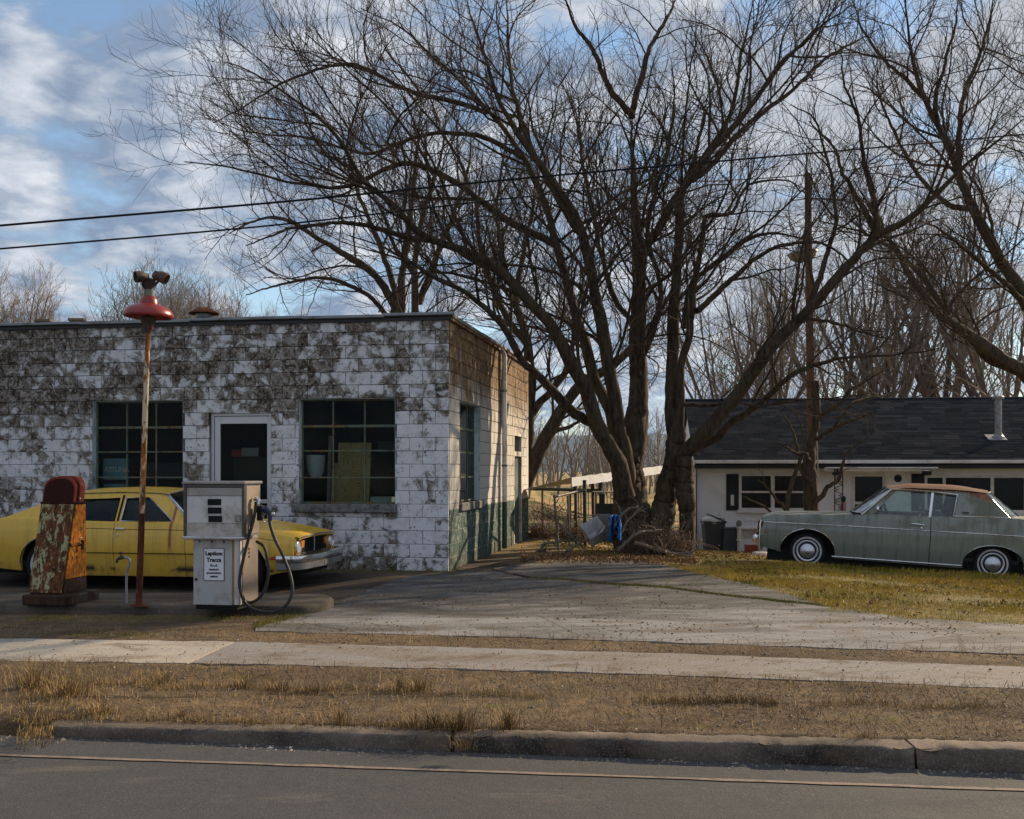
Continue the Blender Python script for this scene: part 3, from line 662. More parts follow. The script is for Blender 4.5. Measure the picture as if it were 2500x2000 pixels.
# ------------------------------------------------------------------ pump island and what stands on it
isl = empty('pump_island', kind='structure')
def island():
    a0, a1 = hit(-700, 1492), hit(705, 1503); n = 60; m = MB(); r = np.random.default_rng(2)
    d = (a1-a0)[:2]; L = np.linalg.norm(d); d /= L; nrm = np.array((-d[1], d[0])); Wd = 1.15
    loop = []
    for t in np.linspace(0, 1, n): loop.append(a0[:2]+d*L*t)
    for a in np.linspace(-90, 90, 14)[1:-1]: loop.append(a1[:2]+nrm*Wd/2+d*math.cos(R(a))*.32+nrm*math.sin(R(a))*Wd/2)
    for t in np.linspace(1, 0, n): loop.append(a0[:2]+nrm*Wd+d*L*t)
    loop = np.array(loop); c = loop.mean(0); N = len(loop)
    rings = []
    for off, z in ((0, -.06), (.0, .06), (.008, .082), (.03, .096), (.08, .10), (.22, .10)):
        tt = np.clip((loop-a0[:2]-nrm*Wd/2) @ d, 0, L); ctr = a0[:2]+nrm*Wd/2+d*tt[:, None]; e = loop+(ctr-loop)/(np.linalg.norm(ctr-loop, axis=1, keepdims=True)+1e-6)*off
        rings.append([(p[0]+r.normal(0, .003), p[1]+r.normal(0, .004), z+r.normal(0, .003)) for p in e])
    m.grid(rings)
    n0 = len(m.V)-N; m.Fc.append(tuple(range(n0, n0+N))); return m.build('island_slab', M['island_stone'], isl, 45)
island()
Y0 = 11.2; ZI = .1
def isl_at(u, v=1480): # point on the island top
    Y = (CZ-ZI)*F/(v-CY); return np.array(((u-CX)/F*Y, Y, ZI))

# --- the grey fuel pump
plain('pump_grey', (.40, .40, .40), .5, 0, var=.16, scale=5, dirt=(.22, .20, .17)); plain('pump_light', (.56, .56, .55), .5, var=.14, scale=4, dirt=(.30, .27, .23))
plain('pump_frame', (.085, .080, .076), .4, .6, var=.3, scale=5); plain('pump_steel', (.34, .32, .30), .38, .75, var=.25, scale=4, dirt=(.20, .15, .11)); plain('pump_lower', (.46, .43, .40), .55, var=.2, scale=4, dirt=(.16, .13, .10))
plain('chrome', (.72, .73, .75), .16, 1., var=.08, scale=7, bump=.02, dirt=(.38, .35, .32)); plain('black', (.010, .010, .011), .6, var=.3, bump=0, spec=.15); plain('rubber', (.012, .012, .012), .55, var=.4, scale=9, bump=.1)
plain('mustard', (.34, .20, .035), .7, var=.3, scale=6, dirt=(.20, .18, .15)); plain('side_tan', (.30, .24, .19), .5, .35, var=.2, scale=4, dirt=(.22, .15, .09)); plain('paper', (.68, .70, .76), .6, var=.08, bump=0); plain('nozzle_blue', (.012, .022, .06), .4)
pp = isl_at(472, 1487)
pump = empty('fuel_pump', pp, (0, 0, -A), 'boxy grey fuel pump with a paper notice and two hanging black hoses', 'fuel pump')
W0, D0, HB = .475, .47, .73
MB().box(.02, W0-.02, .02, D0-.02, -.004, .05).build('plinth', M['black'], pump)
b = MB(); b.box(0, .415, 0, .02, .045, HB, .004); b.build('front_panel', M['pump_grey'], pump, 30)
MB().box(.417, .440, .003, .02, .05, HB, .003).build('edge_strip', M['mustard'], pump, 30)
g = [[(.440+.055*math.sin(a), .003+.055*(1-math.cos(a)), z) for z in (.05, HB)] for a in np.linspace(0, math.pi/2, 8)]
MB().grid(g).build('rounded_corner', M['pump_light'], pump, 40)
MB().box(.012, .494, .022, D0, .045, HB).build('cabinet', M['pump_grey'], pump)
MB().box(.496, .502, .065, D0-.01, .05, HB-.02, .002).build('side_panel', M['side_tan'], pump, 30)
for z in (.60, .56, .52): MB().lathe([(0, .003), (.014, .003), (.014, 0)], 12, Matrix.Translation((.502, .22, z)) @ Matrix.Rotation(R(90), 4, 'Y')).build('vent_hole', M['black'], pump)
# lock on the front panel
MB().lathe([(0, .012), (.012, .012), (.014, 0)], 12, Matrix.Translation((.03, 0, .30)) @ Matrix.Rotation(R(90), 4, 'X')).build('lock', M['black'], pump, 40)
for x in (.07, .20, .33): MB().box(x-.006, x+.006, -.004, 0, HB-.055, HB-.03).build('screw', M['black'], pump)
# head
hx0, hx1, hy0, hy1, hz0, hz1 = -.075, .575, -.07, .37, HB+.01, 1.285
head = MB().box(hx0+.012, hx1-.012, hy0+.03, hy1, hz0, hz1-.02).build('head', M['pump_steel'], pump)
fr = MB(); t = .028
fr.box(hx0, hx0+t, hy0, hy0+.06, hz0, hz1-.02, .004); fr.box(hx1-t, hx1, hy0, hy0+.06, hz0, hz1-.02, .004); fr.box(hx0+t, hx1-t, hy0, hy0+.06, hz1-.05, hz1-.02, .004); fr.build('bezel', M['pump_frame'], head, 30)
MB().box(hx0-.012, hx1+.012, hy0-.015, hy1+.01, hz1-.02, hz1+.012, .008).build('lid', M['pump_steel'], head, 30)
MB().box(hx0-.005, hx1+.005, hy0-.012, hy0+.05, hz0-.03, hz0, .006).build('chrome_strip', M['chrome'], head, 30)
MB().box(hx0+t, hx1-t, hy0+.012, hy0+.032, hz1-.135, hz1-.052, .003).build('header_panel', M['pump_steel'], head, 30)
MB().box(hx0+t, hx1-t, hy0+.018, hy0+.032, hz0+.135, hz1-.138, .003).build('dial_plate', M['pump_light'], head, 30)
MB().box(hx0+t, hx1-t, hy0+.012, hy0+.032, hz0+.002, hz0+.132, .003).build('lower_panel', M['pump_lower'], head, 30)
for k in range(3):
    z = hz1-.195-.085*k; x = .19+(-.003, .0, .006)[k]
    wf = MB(); wf.box(x-.006, x+.136, hy0+.010, hy0+.0178, z-.034, z-.026); wf.box(x-.006, x+.136, hy0+.010, hy0+.0178, z+.020, z+.028); wf.box(x-.006, x, hy0+.010, hy0+.0178, z-.026, z+.02); wf.box(x+.13, x+.136, hy0+.010, hy0+.0178, z-.026, z+.02)
    wd = wf.build('readout_window', M['black'], head); MB().box(x, x+.13, hy0+.014, hy0+.0178, z-.026, z+.02).build('display', M['black'], wd)
MB().box(.47, .535, hy0+.006, hy0+.0178, hz0+.15, hz0+.22, .004).build('card_slot', M['pump_steel'], head, 30)
MB().box(hx1-.010, hx1-.004, .0, .33, hz0+.02, hz1-.04, .003).build('side_plate', M['side_tan'], head, 30)
# notice
nt = MB().box(.115, .335, -.006, -.001, .29, .62).build('notice', M['black'], pump)
MB().box(.121, .329, -.0075, -.0055, .296, .614).build('sheet', M['paper'], nt)
for s_, z, sz, bo in (('Laptkon', .565, .056, .0022), ('Traccs', .500, .058, .0022), ('Ro.c5', .445, .034, .0009), ('nuumurs', .405, .030, .0011), ('presentsturn', .370, .030, .0011), ('netton', .335, .030, .0011)):
    o = text(s_, sz, M['black'], 'lettering', nt, bold=bo); o.location = (.225, -.0085, z); o.rotation_euler = (R(90), 0, 0)
# hoses and nozzle on the right side, in pump coordinates
def pc(u, v, off=0.):  # photo pixel -> pump coordinates on the plane of the pump's right side + off
    k = (u-CX)/F; q = pp[:2]+np.array((CA, -SA))*(.56+off); d_ = np.array((SA, CA))
    t_ = (k*q[1]-q[0])/(d_[0]-k*d_[1]); Yq = q[1]+t_*d_[1]; return (.56+off, t_, CZ-(v-CY)/F*Yq-ZI)
def pf_(u, v, y):      # photo pixel -> pump coordinates on the plane y = const
    k = (u-CX)/F; q = pp[:2]+np.array((SA, CA))*y; d_ = np.array((CA, -SA))
    t_ = (k*q[1]-q[0])/(d_[0]-k*d_[1]); Yq = q[1]+t_*d_[1]; return (t_, y, CZ-(v-CY)/F*Yq-ZI)
hz = [(625, 1226, .14), (621, 1260, .10), (607, 1315, .04), (594, 1365, .0), (585, 1415, -.02), (589, 1450, -.03), (604, 1478, -.03), (636, 1493, -.02), (672, 1493, .0), (700, 1476, .02), (713, 1447, .04), (710, 1410, .07), (692, 1360, .1), (672, 1318, .13), (662, 1290, .15), (658, 1270, .17)]
MB().tube(curve([pf_(*q) for q in hz], 70), .0165, 10).build('hose', M['rubber'], pump, 60)
hz2 = [(626, 1322, .20), (645, 1336, .18), (654, 1375, .16), (655, 1405, .15), (646, 1440, .15), (628, 1464, .14), (608, 1471, .12), (596, 1462, .10), (590, 1440, .09), (592, 1400, .09)]
MB().tube(curve([pf_(*q) for q in hz2], 50), .0155, 10).build('hose', M['rubber'], pump, 60)
bt = MB(); q = pf_(627, 1224, .14); bt.tube([(q[0]-.03, q[1], q[2]+.02), (q[0]+.0, q[1], q[2]+.03), (q[0]+.02, q[1], q[2]+.012), (q[0]+.012, q[1], q[2]-.05)], [.02, .024, .024, .02], 12)
bt.build('hose_elbow', M['chrome'], pump, 50)
q = pf_(640, 1245, .17); bq = MB(); bq.box(q[0]-.05, q[0]+.0, q[1]-.03, q[1]+.05, q[2]-.11, q[2]+.05, .01); bq.build('nozzle_boot', M['black'], pump, 30)
nz = MB(); a, b_, c_ = pf_(632, 1243, .17), pf_(650, 1243, .17), pf_(659, 1252, .17)
nz.tube([a, b_, c_], [.026, .036, .026], 12); nz.tube([c_, pf_(660, 1262, .17), pf_(658, 1276, .17)], [.024, .022, .019], 12)
noz = nz.build('nozzle', M['nozzle_blue'], pump, 50)
tg = MB(); tg.tube(curve([pf_(650, 1252, .17), pf_(643, 1262, .17), pf_(645, 1276, .17), pf_(657, 1280, .17)], 12), .007, 8); tg.build('trigger_guard', M['chrome'], noz, 50)
MB().lathe([(0, .022), (.018, .016), (.024, 0), (.018, -.016), (0, -.022)], 14, Matrix.Translation(pf_(666, 1255, .15))).build('swivel_knob', M['chrome'], noz, 60)

# --- the old rusted pump with a rounded head
rusty('old_face', (.38, .36, .20), .54, ((.020, .010, .007), (.20, .075, .028)), 13, (1, 1, .45)); rusty('old_side', (.55, .11, .02), .55, ((.03, .011, .007), (.75, .30, .03)), 17, (1, 1, .55))
rusty('old_head', (.035, .008, .006), .36, ((.02, .008, .006), (.07, .018, .010)), 5, (1, 1, .6), .9); rusty('old_rim', (.20, .026, .010), .38, ((.06, .02, .012), (.42, .13, .03)), 7)
rusty('old_base', (.05, .045, .04), .55, ((.015, .011, .009), (.07, .035, .02)), 6)
op = isl_at(70, 1476)
old = empty('old_fuel_pump', op, (0, 0, -A), 'rusted round topped old fuel pump with flaking pale green front', 'fuel pump')
OW = .37; DB, DT, ZB, ZH = .50, .23, .105, 1.06                      # tapering in depth: the front leans back
MB().box(-.05, OW+.10, -.05, DB+.08, -.005, ZB, .012).build('plinth', M['old_base'], old, 30)
yf = lambda z: .24*(z-ZB)/(ZH-ZB); yb_ = lambda z: DB-.02*(z-ZB)/(ZH-ZB)
def quadslab(pts, t, nrm): V = [tuple(p) for p in pts]+[tuple(np.array(p)+np.array(nrm)*t) for p in pts]; return MB().add(V, [(0, 1, 2, 3), (7, 6, 5, 4), (0, 4, 5, 1), (1, 5, 6, 2), (2, 6, 7, 3), (3, 7, 4, 0)])
bz, tz = ZB+.0, ZH
core = MB().add([(x, y, z) for z, y0, y1 in ((bz, .01, DB-.01), (tz, yf(tz)+.01, yb_(tz)-.01)) for x, y in ((.01, y0), (OW-.01, y0), (OW-.01, y1), (.01, y1))], [(0, 1, 2, 3), (4, 5, 6, 7), (0, 1, 5, 4), (1, 2, 6, 5), (2, 3, 7, 6), (3, 0, 4, 7)])
core.build('body', M['old_base'], old)
quadslab([(.0, yf(bz+.02), bz+.02), (OW, yf(bz+.02), bz+.02), (OW, yf(tz-.005), tz-.005), (0, yf(tz-.005), tz-.005)], .012, (0, -1, .2)).build('front_panel', M['old_face'], old)
zs = bz+.52
for z0, z1, nm_ in ((bz+.16, zs-.02, 'side_panel'), (zs+.01, tz-.02, 'side_panel'), (bz+.02, bz+.15, 'kick_panel')):
    quadslab([(OW-.01, yf(z0)+.035, z0), (OW-.01, yb_(z0)-.02, z0), (OW-.01, yb_(z1)-.02, z1), (OW-.01, yf(z1)+.035, z1)], .014, (1, 0, 0)).build(nm_, M['old_side' if nm_ == 'side_panel' else 'old_base'], old)
MB().box(OW, OW+.02, yf(zs)+.03, yb_(zs)-.01, zs-.02, zs+.01, .004).build('side_ledge', M['old_side'], old, 30)
MB().box(-.01, OW+.012, yf(tz)-.022, yb_(tz)+.0, tz-.012, tz+.012, .005).build('shoulder', M['old_head'], old, 30)
def dome(y0, y1, inset, hgt, m, nm_, par):
    r_ = .13; x0, x1 = inset, OW-inset; pts = [(x0, tz+.01)]
    for a in np.linspace(180, 90, 9): pts.append((x0+r_+r_*math.cos(R(a)), tz+hgt-r_+r_*math.sin(R(a))*1.0))
    for a in np.linspace(90, 0, 9): pts.append((x1-r_+r_*math.cos(R(a)), tz+hgt-r_+r_*math.sin(R(a))))
    pts.append((x1, tz+.01)); lean = .06
    return MB().prism(pts, 1, fmap=lambda x, z, o: (x, y0+(y1-y0)*o+lean*(z-tz)/.3, z)).build(nm_, m, par, 30)
hd = dome(yf(tz)+.0, yf(tz)+.035, .0, .275, M['old_rim'], 'head', old)
dome(yf(tz)+.035, yf(tz)+.10, .018, .262, M['old_head'], 'head_band', hd); dome(yf(tz)+.10, yf(tz)+.20, .004, .285, M['old_rim'], 'head_rim', hd)
dome(yf(tz)-.008, yf(tz)-.001, .018, .255, M['old_head'], 'dial_face', hd)
# nozzle hook and bolts
hk = MB(); hk.tube([(OW, .33, zs-.02), (OW+.045, .33, zs-.02)], .012, 8); hk.tube([(OW+.045, .33, zs-.07), (OW+.05, .33, zs-.02), (OW+.045, .33, zs+.035)], [.022, .013, .022], 8); hk.build('nozzle_hook', M['old_base'], old, 50)
for z, y in ((zs+.05, .38), (tz+.04, .36)): MB().lathe([(0, .012), (.011, .008), (.014, 0)], 10, Matrix.Translation((OW+.002, y, z)) @ Matrix.Rotation(R(90), 4, 'Y')).build('bolt', M['chrome'], old, 60)

# --- red enamel lamp on a rusty leaning pole
rusty('pole_rust', (.62, .50, .34), .52, ((.05, .02, .012), (.40, .16, .04)), 9, (1, 1, .25)); rusty('pole_foot', (.16, .05, .03), .6, ((.03, .012, .01), (.16, .05, .02)), 8)
plain('red_enamel', (.25, .018, .013), .32, var=.22, scale=5, bump=.03, dirt=(.16, .02, .018), spec=.6); plain('flood_metal', (.075, .055, .045), .6, .3, var=.5, scale=14, dirt=(.16, .08, .05)); plain('lamp_grey', (.19, .20, .19), .7, var=.4, scale=18, dirt=(.20, .13, .08)); plain('enamel_inside', (.5, .48, .42), .5)
lp = isl_at(339, 1479)
lamp = empty('yard_lamp', lp, label='red enamel lamp on rusty leaning pole with three floodlight heads on top', cat='lamp post')
tip = P(362, 775, lp[1])-lp; ax = Vector(tip).normalized(); Lp = Vector(tip).length
q = Vector((0, 0, 1)).rotation_difference(ax).to_matrix().to_4x4()
def on(t): return q @ Matrix.Translation((0, 0, t))
MB().lathe([(.034, .0), (.033, .96)], 14, q).build('pole_foot', M['pole_foot'], lamp, 60)
MB().lathe([(.030, .96), (.0265, Lp+.04)], 14, q).build('pole', M['pole_rust'], lamp, 60)
MB().lathe([(.0, .012), (.09, .012), (.10, 0)], 8, q).build('base_flange', M['pole_foot'], lamp, 40)
T = on(Lp); hs = .245
MB().lathe([(.035, -.16), (.045, -.10), (.075, -.045), (.085, .0), (.06, .01)], 20, T).build('socket', M['flood_metal'], lamp, 50)
sh = MB(); sh.lathe([(hs, .0), (hs+.008, .012), (hs+.006, .034), (.238, .066), (.215, .092), (.18, .112), (.14, .126), (.105, .134), (.095, .139), (.093, .152), (.087, .184), (.070, .208), (.060, .218)], 40, T); sh.lathe([(hs, .0), (.215, .05), (.18, .08), (.08, .11), (.05, .11)], 40, T)
shade = sh.build('lamp_shade', M['red_enamel'], lamp, 50)
MB().lathe([(.082, .125), (.088, .13), (.088, .138), (.082, .143)], 24, T).build('shade_collar', M['red_enamel'], shade, 50)
MB().lathe([(.054, .21), (.054, .28), (.04, .29), (.0, .292)], 18, T).build('neck', M['lamp_grey'], lamp, 50)
def flood(dx, dz, dirv, sc_=1.):
    sc_ *= 1.15
    z = Vector(dirv).normalized(); rot = Vector((0, 0, 1)).rotation_difference(z).to_matrix().to_4x4(); c = T @ Vector((dx, 0, .29+dz)); Mx = Matrix.Translation(c) @ rot
    m = MB(); m.lathe([(0, -.075*sc_), (.026*sc_, -.07*sc_), (.03*sc_, -.045*sc_), (.045*sc_, -.02*sc_), (.052*sc_, .015*sc_), (.052*sc_, .05*sc_), (.046*sc_, .052*sc_), (.042*sc_, .02*sc_), (0, .012*sc_)], 18, Mx)
    f_ = m.build('floodlight', M['flood_metal'], lamp, 50)
    m = MB(); m.tube([tuple(T @ Vector((dx*.1, 0, .29))), tuple(T @ Vector((dx*.6, 0, .29+dz*.5))), tuple(c)], .014, 8); m.build('stem', M['flood_metal'], f_, 50)
flood(-.092, .13, (-.75, -.6, -.15)); flood(.0, .062, (0.0, -1, -.25), 1.08); flood(.125, .135, (.95, -.1, -.5), 1.05); flood(.07, .14, (-.2, .9, .3), .8)
MB().tube([tuple(T @ Vector((.17, 0, .42))), tuple(T @ Vector((.195, 0, .47)))], .006, 6).build('bracket_tip', M['flood_metal'], lamp)
MB().tube([tuple(T @ Vector((.045, -.01, -.05))), tuple(T @ Vector((.05, -.01, -.13)))], .012, 6).build('cord_end', M['red_enamel'], lamp)

# --- standpipe tap
plain('galv', (.30, .31, .32), .5, .6, var=.3, scale=15, dirt=(.16, .10, .06))
tp = isl_at(309, 1474); s_ = tp[1]/F; tap = empty('standpipe_tap', tp, label='bent galvanised standpipe with a garden tap beside the lamp pole', cat='tap')
c = curve([(0, 0, -.01), (.0, 0, .3), (8*s_, 0, 100*s_), (4*s_, 0, 111*s_), (-8*s_, 0, 113*s_)], 26); MB().tube(c, .013, 10).build('pipe', M['galv'], tap, 60)
m = MB(); m.tube([(-6*s_, 0, 113*s_), (-15*s_, 0, 112*s_), (-22*s_, 0, 108*s_), (-25*s_, 0, 100*s_)], [.018, .02, .015, .013], 10); m.build('spout', M['flood_metal'], tap, 60)
m = MB(); m.tube([(-14*s_, 0, 112*s_), (-14*s_, 0, 122*s_)], .007, 8); m.tube([(-20*s_, 0, 123*s_), (-14*s_, 0, 124*s_), (-8*s_, 0, 123*s_)], [.008, .014, .008], 8); m.build('valve_handle', M['flood_metal'], tap, 60)
# ------------------------------------------------------------------ cars
def carpaint(key, a, b, rough, grime, streak, rust=None, rustz=None):
    m = Mt(key, a, rough, 0, .5); p = m.obj(); x, y, z = m.sep(p)
    n1_ = m.noise(p, 2.2, 8, .65, .5); n2_ = m.noise(m.map(p, (9, 2, .8)), 1.5, 8, .7); n3_ = m.noise(p, 14, 6, .65)
    c = m.mix(n1_, a, b)
    c = m.mix(m.math('MULTIPLY', m.ramp(n2_, [(.50, 0), (.66, 1)]), .7), c, streak)
    lo = m.n('ShaderNodeMapRange'); m.put(lo.inputs[0], z)
    for i, q in enumerate((.18, .55, .55, 0)): lo.inputs[i+1].default_value = q
    c = m.mix(m.math('MULTIPLY', m.math('ADD', lo.outputs[0], m.ramp(n3_, [(.52, 0), (.72, .16)])), m.ramp(n1_, [(.35, .35), (.6, 1)])), c, grime)
    rg = m.ramp(n1_, [(.4, rough), (.6, rough+.22)])
    if rust: c, rg = rust(m, p, x, y, z, n1_, n2_, n3_, c, rg)
    m.set(col=c, rough=rg); m.b.inputs['Coat Weight'].default_value = .12; M[key] = m.m
def yrust(m, p, x, y, z, n1_, n2_, n3_, c, rg):
    # rust run down the front door edge, rotten lower sills
    dx = m.math('ABSOLUTE', m.math('SUBTRACT', x, m.math('ADD', -.965, m.math('MULTIPLY', n3_, .02))))
    k = m.math('MULTIPLY', m.ramp(dx, [(.008, 1), (.03, 0)]), m.ramp(z, [(.5, .0), (.62, 1)]))
    c = m.mix(k, c, (.26, .055, .012))
    rot = m.math('MULTIPLY', m.ramp(z, [(.24, 0), (.28, 1), (.30, 1), (.36, 0)]), m.ramp(n1_, [(.50, 0), (.56, 1)])); c = m.mix(rot, c, (.035, .025, .012)); return c, rg
carpaint('car_yellow', (.66, .395, .042), (.76, .475, .065), .30, (.17, .11, .03), (.42, .27, .045), yrust)
def grust(m, p, x, y, z, n1_, n2_, n3_, c, rg):
    moss = m.math('MULTIPLY', m.ramp(n1_, [(.46, 0), (.60, .75)]), m.ramp(z, [(.55, 0), (.9, 1)])); c = m.mix(moss, c, (.085, .085, .045))
    gx = m.n('ShaderNodeMapRange'); m.put(gx.inputs[0], x)
    for i, q in enumerate((-2.45, -2.75, 0, .10)): gx.inputs[i+1].default_value = q
    f = m.math('ADD', m.math('ADD', z, m.math('MULTIPLY', m.math('SUBTRACT', n2_, .5), .28)), gx.outputs[0])
    k = m.ramp(m.math('SUBTRACT', f, 1.0), [(.42, 0), (.47, 1)])
    c = m.mix(k, c, m.ramp(n3_, [(.35, (.10, .035, .018)), (.5, (.20, .075, .035)), (.68, (.33, .15, .08))])); return c, m.mix(k, rg, .85)
carpaint('car_green', (.165, .190, .160), (.225, .245, .21), .42, (.045, .047, .032), (.062, .068, .045), grust)
plain('roof_rust', (.125, .050, .027), .85, var=.5, scale=5, dirt=(.08, .028, .016), bump=.4)
plain('car_trim', (.66, .67, .68), .25, 1., var=.12, scale=9, bump=.03, dirt=(.34, .31, .28)); plain('tyre', (.014, .014, .014), .85, var=.3, scale=10); plain('whitewall', (.50, .51, .52), .7, var=.2, scale=9, dirt=(.28, .27, .25)); plain('hubcap', (.56, .58, .62), .38, .9, var=.12, scale=6, bump=.05)
plain('cabin', (.035, .035, .037), .9, var=.3); plain('seat_grey', (.075, .085, .09), .8, var=.25); plain('underside', (.012, .011, .010), .95); plain('lens_clear', (.72, .74, .76), .12, .25, bump=0); plain('lens_amber', (.55, .16, .02), .3, bump=.05); plain('lens_red', (.38, .04, .02), .35); plain('old_grey', (.20, .195, .18), .6, var=.25, scale=5, dirt=(.10, .09, .07))
def interp(pts): a = sorted(pts); xs = [p[0] for p in a]; zs = [p[1] for p in a]; return lambda x: np.interp(x, xs, zs)
class Car:
    def __init__(c, root, W, ztop, zbot, wheels, paint, belt, sec):
        c.o = root; c.W = interp(W); c.zt = interp(ztop); c.zr = interp(zbot); c.wh = wheels; c.paint = M[paint]; c.belt = belt; c.sec = interp(sec)
    def ys(c, x, z): t = (z-c.zr(x))/(c.zt(x)-c.zr(x)); return c.W(x)*c.sec(t)
    def zb(c, x):
        z = c.zr(x)
        for xw, zh, rx, rz in c.wh:
            d = (x-xw)/rx
            if abs(d) < 1: z = max(z, zh+rz*math.sqrt(1-d*d))
        return z
    def side(c, name, x0, x1, s, parent=None, mat=None, rows=16, front_curve=None):
        xs = set(np.linspace(x0, x1, int((x1-x0)/.05)+2).tolist())
        for xw, zh, rx, rz in c.wh:
            for a in np.linspace(0, math.pi, 41):
                x = xw+rx*.99999*math.cos(a)
                if x0 < x < x1: xs.add(x)
            for e in (-1, 1):
                x = xw+e*rx*1.0001
                if x0 < x < x1: xs.add(x)
        xs = sorted(xs); G = []
        for x in xs:
            zb, zt = c.zb(x), float(c.zt(x)); col = [(x, c.ys(x, zb)-.05, zb+.003), (x, c.ys(x, zb)-.008, zb)]
            for t in np.linspace(0, 1, rows): z = zb+(zt-zb)*t; col.append((x, c.ys(x, z), z))
            yi = c.shoulder(x); col.append((x, (col[-1][1]+yi)/2, zt+.009)); col.append((x, yi, zt+.012)); G.append(col)
        e = lambda col, dx: [(p[0]+dx, p[1]-.03, p[2]) for p in col]
        G = [e(G[0], .004)]+G+[e(G[-1], -.004)]
        if front_curve: G = [[(p[0]+front_curve(p[2], p[0]), p[1], p[2]) for p in col] for col in G]
        G = [[(p[0], s*p[1], p[2]) for p in col] for col in G]
        return MB().grid(G).build(name, mat or c.paint, parent or c.o, 32)
    def shoulder(c, x): return min(c.belt['yb'], c.W(x)*.90)
    def top(c, name, x0, x1, bulge, n=14, ny=17, mat=None, ridge=None, edge=.002, parent=None):
        G = []
        for x in np.linspace(x0, x1, n):
            ye = c.shoulder(x)-edge; z0 = float(c.zt(x))+.012
            G.append([(x, y, z0+bulge(x)*(1-abs(y/ye)**2.4)+(ridge(x, y) if ridge else 0)) for y in np.linspace(-ye, ye, ny)])
        for k, d in ((0, -1), (-1, 1)): pass
        G = [[(p[0], p[1], p[2]-.03) for p in G[0]]]+G+[[(p[0], p[1], p[2]-.03) for p in G[-1]]]
        return MB().grid(G).build(name, mat or c.paint, parent or c.o, 40)
    def gh(c, s, off=0.):
        """maps (x,z,thickness) onto the sloping side of the greenhouse"""
        B = c.belt
        def f(x, z, o):
            t = (z-B['zb'])/(B['zr']-B['zb']); y = B['yb']+(B['yr']-B['yb'])*(t if t < 1 else 1+(t-1))+off-o
            return (x, s*y, z)
        return f
    def wheel(c, x, y, s, Rt, zh, kind):
        w = empty('wheel', (x, s*y, zh), (R(-90)*s, 0, 0), parent=c.o)            # local +z points outwards
        ti = MB().lathe([(.19, -.09), (Rt*.86, -.10), (Rt*.97, -.085), (Rt, -.06), (Rt, .05), (Rt*.97, .078), (Rt*.88, .092), (.215, .088), (.19, .075)], 44).build('tyre', M['tyre'], w, 50)
        if kind == 'cone':
            MB().lathe([(.255, .0935), (.262, .0955), (.240, .0965), (.232, .0945)], 44).build('whitewall', M['whitewall'], w, 50)
            MB().lathe([(.205, .07), (.20, .096), (.188, .10), (.178, .092), (.165, .085)], 44).build('rim_ring', M['hubcap'], w, 50)
            MB().lathe([(.165, .085), (.155, .08), (.135, .078)], 44).build('rim', M['tyre'], w, 50)
            MB().lathe([(.137, .078), (.135, .092), (.125, .100), (.07, .118), (.012, .142), (.0, .143)], 44).build('hubcap', M['hubcap'], w, 40)
        else:
            MB().lathe([(.235, .0915), (.243, .0935), (.220, .0945), (.214, .0925)], 44).build('whitewall', M['whitewall'], w, 50)
            MB().lathe([(.19, .07), (.185, .088), (.172, .088), (.15, .05), (.10, .045), (.085, .075), (.06, .09), (.0, .095)], 40).build('hubcap', M['hubcap'], w, 40)
        return w
def rim_of(loop, fmap, r, m, name, par, closed=True, n=6):
    pts = [fmap(x, z, 0) for x, z in loop]; pts = pts+[pts[0]] if closed else pts
    return MB().tube(pts, r, n).build(name, m, par, 60)

# ---- yellow four door sedan parked along the facade
WB = 2.77
yw = P(590, 1449, 14.62); yw[2] = float(h(yw[0], yw[1]))
yr_ = empty('parked_car', (yw[0]+SA*.76, yw[1]+CA*.76, -.098), (0, 0, -A), 'faded yellow four door sedan parked along the filling station front', 'car')
Yc = Car(yr_, [(.82, .80), (.62, .86), (.2, .885), (-1.5, .895), (-3.0, .885), (-3.7, .86), (-4.05, .80)],
         [(.80, .70), (.66, .745), (.3, .80), (0, .835), (-.5, .875), (-.85, .90), (-1.7, .905), (-2.5, .92), (-3.0, .95), (-3.4, .955), (-4.0, .86), (-4.1, .82)],
         [(.82, .30), (.5, .255), (.3, .20), (-2.4, .19), (-3.4, .26), (-4.1, .34)], [(0, .325, .385, .375), (-WB, .325, .385, .375)], 'car_yellow', dict(yb=.80, yr=.61, zb=.91, zr=1.27),
         [(0, .93), (.12, .955), (.40, .985), (.44, .995), (.62, 1.0), (.80, .992), (.84, .978), (.93, .965), (1, .945)])
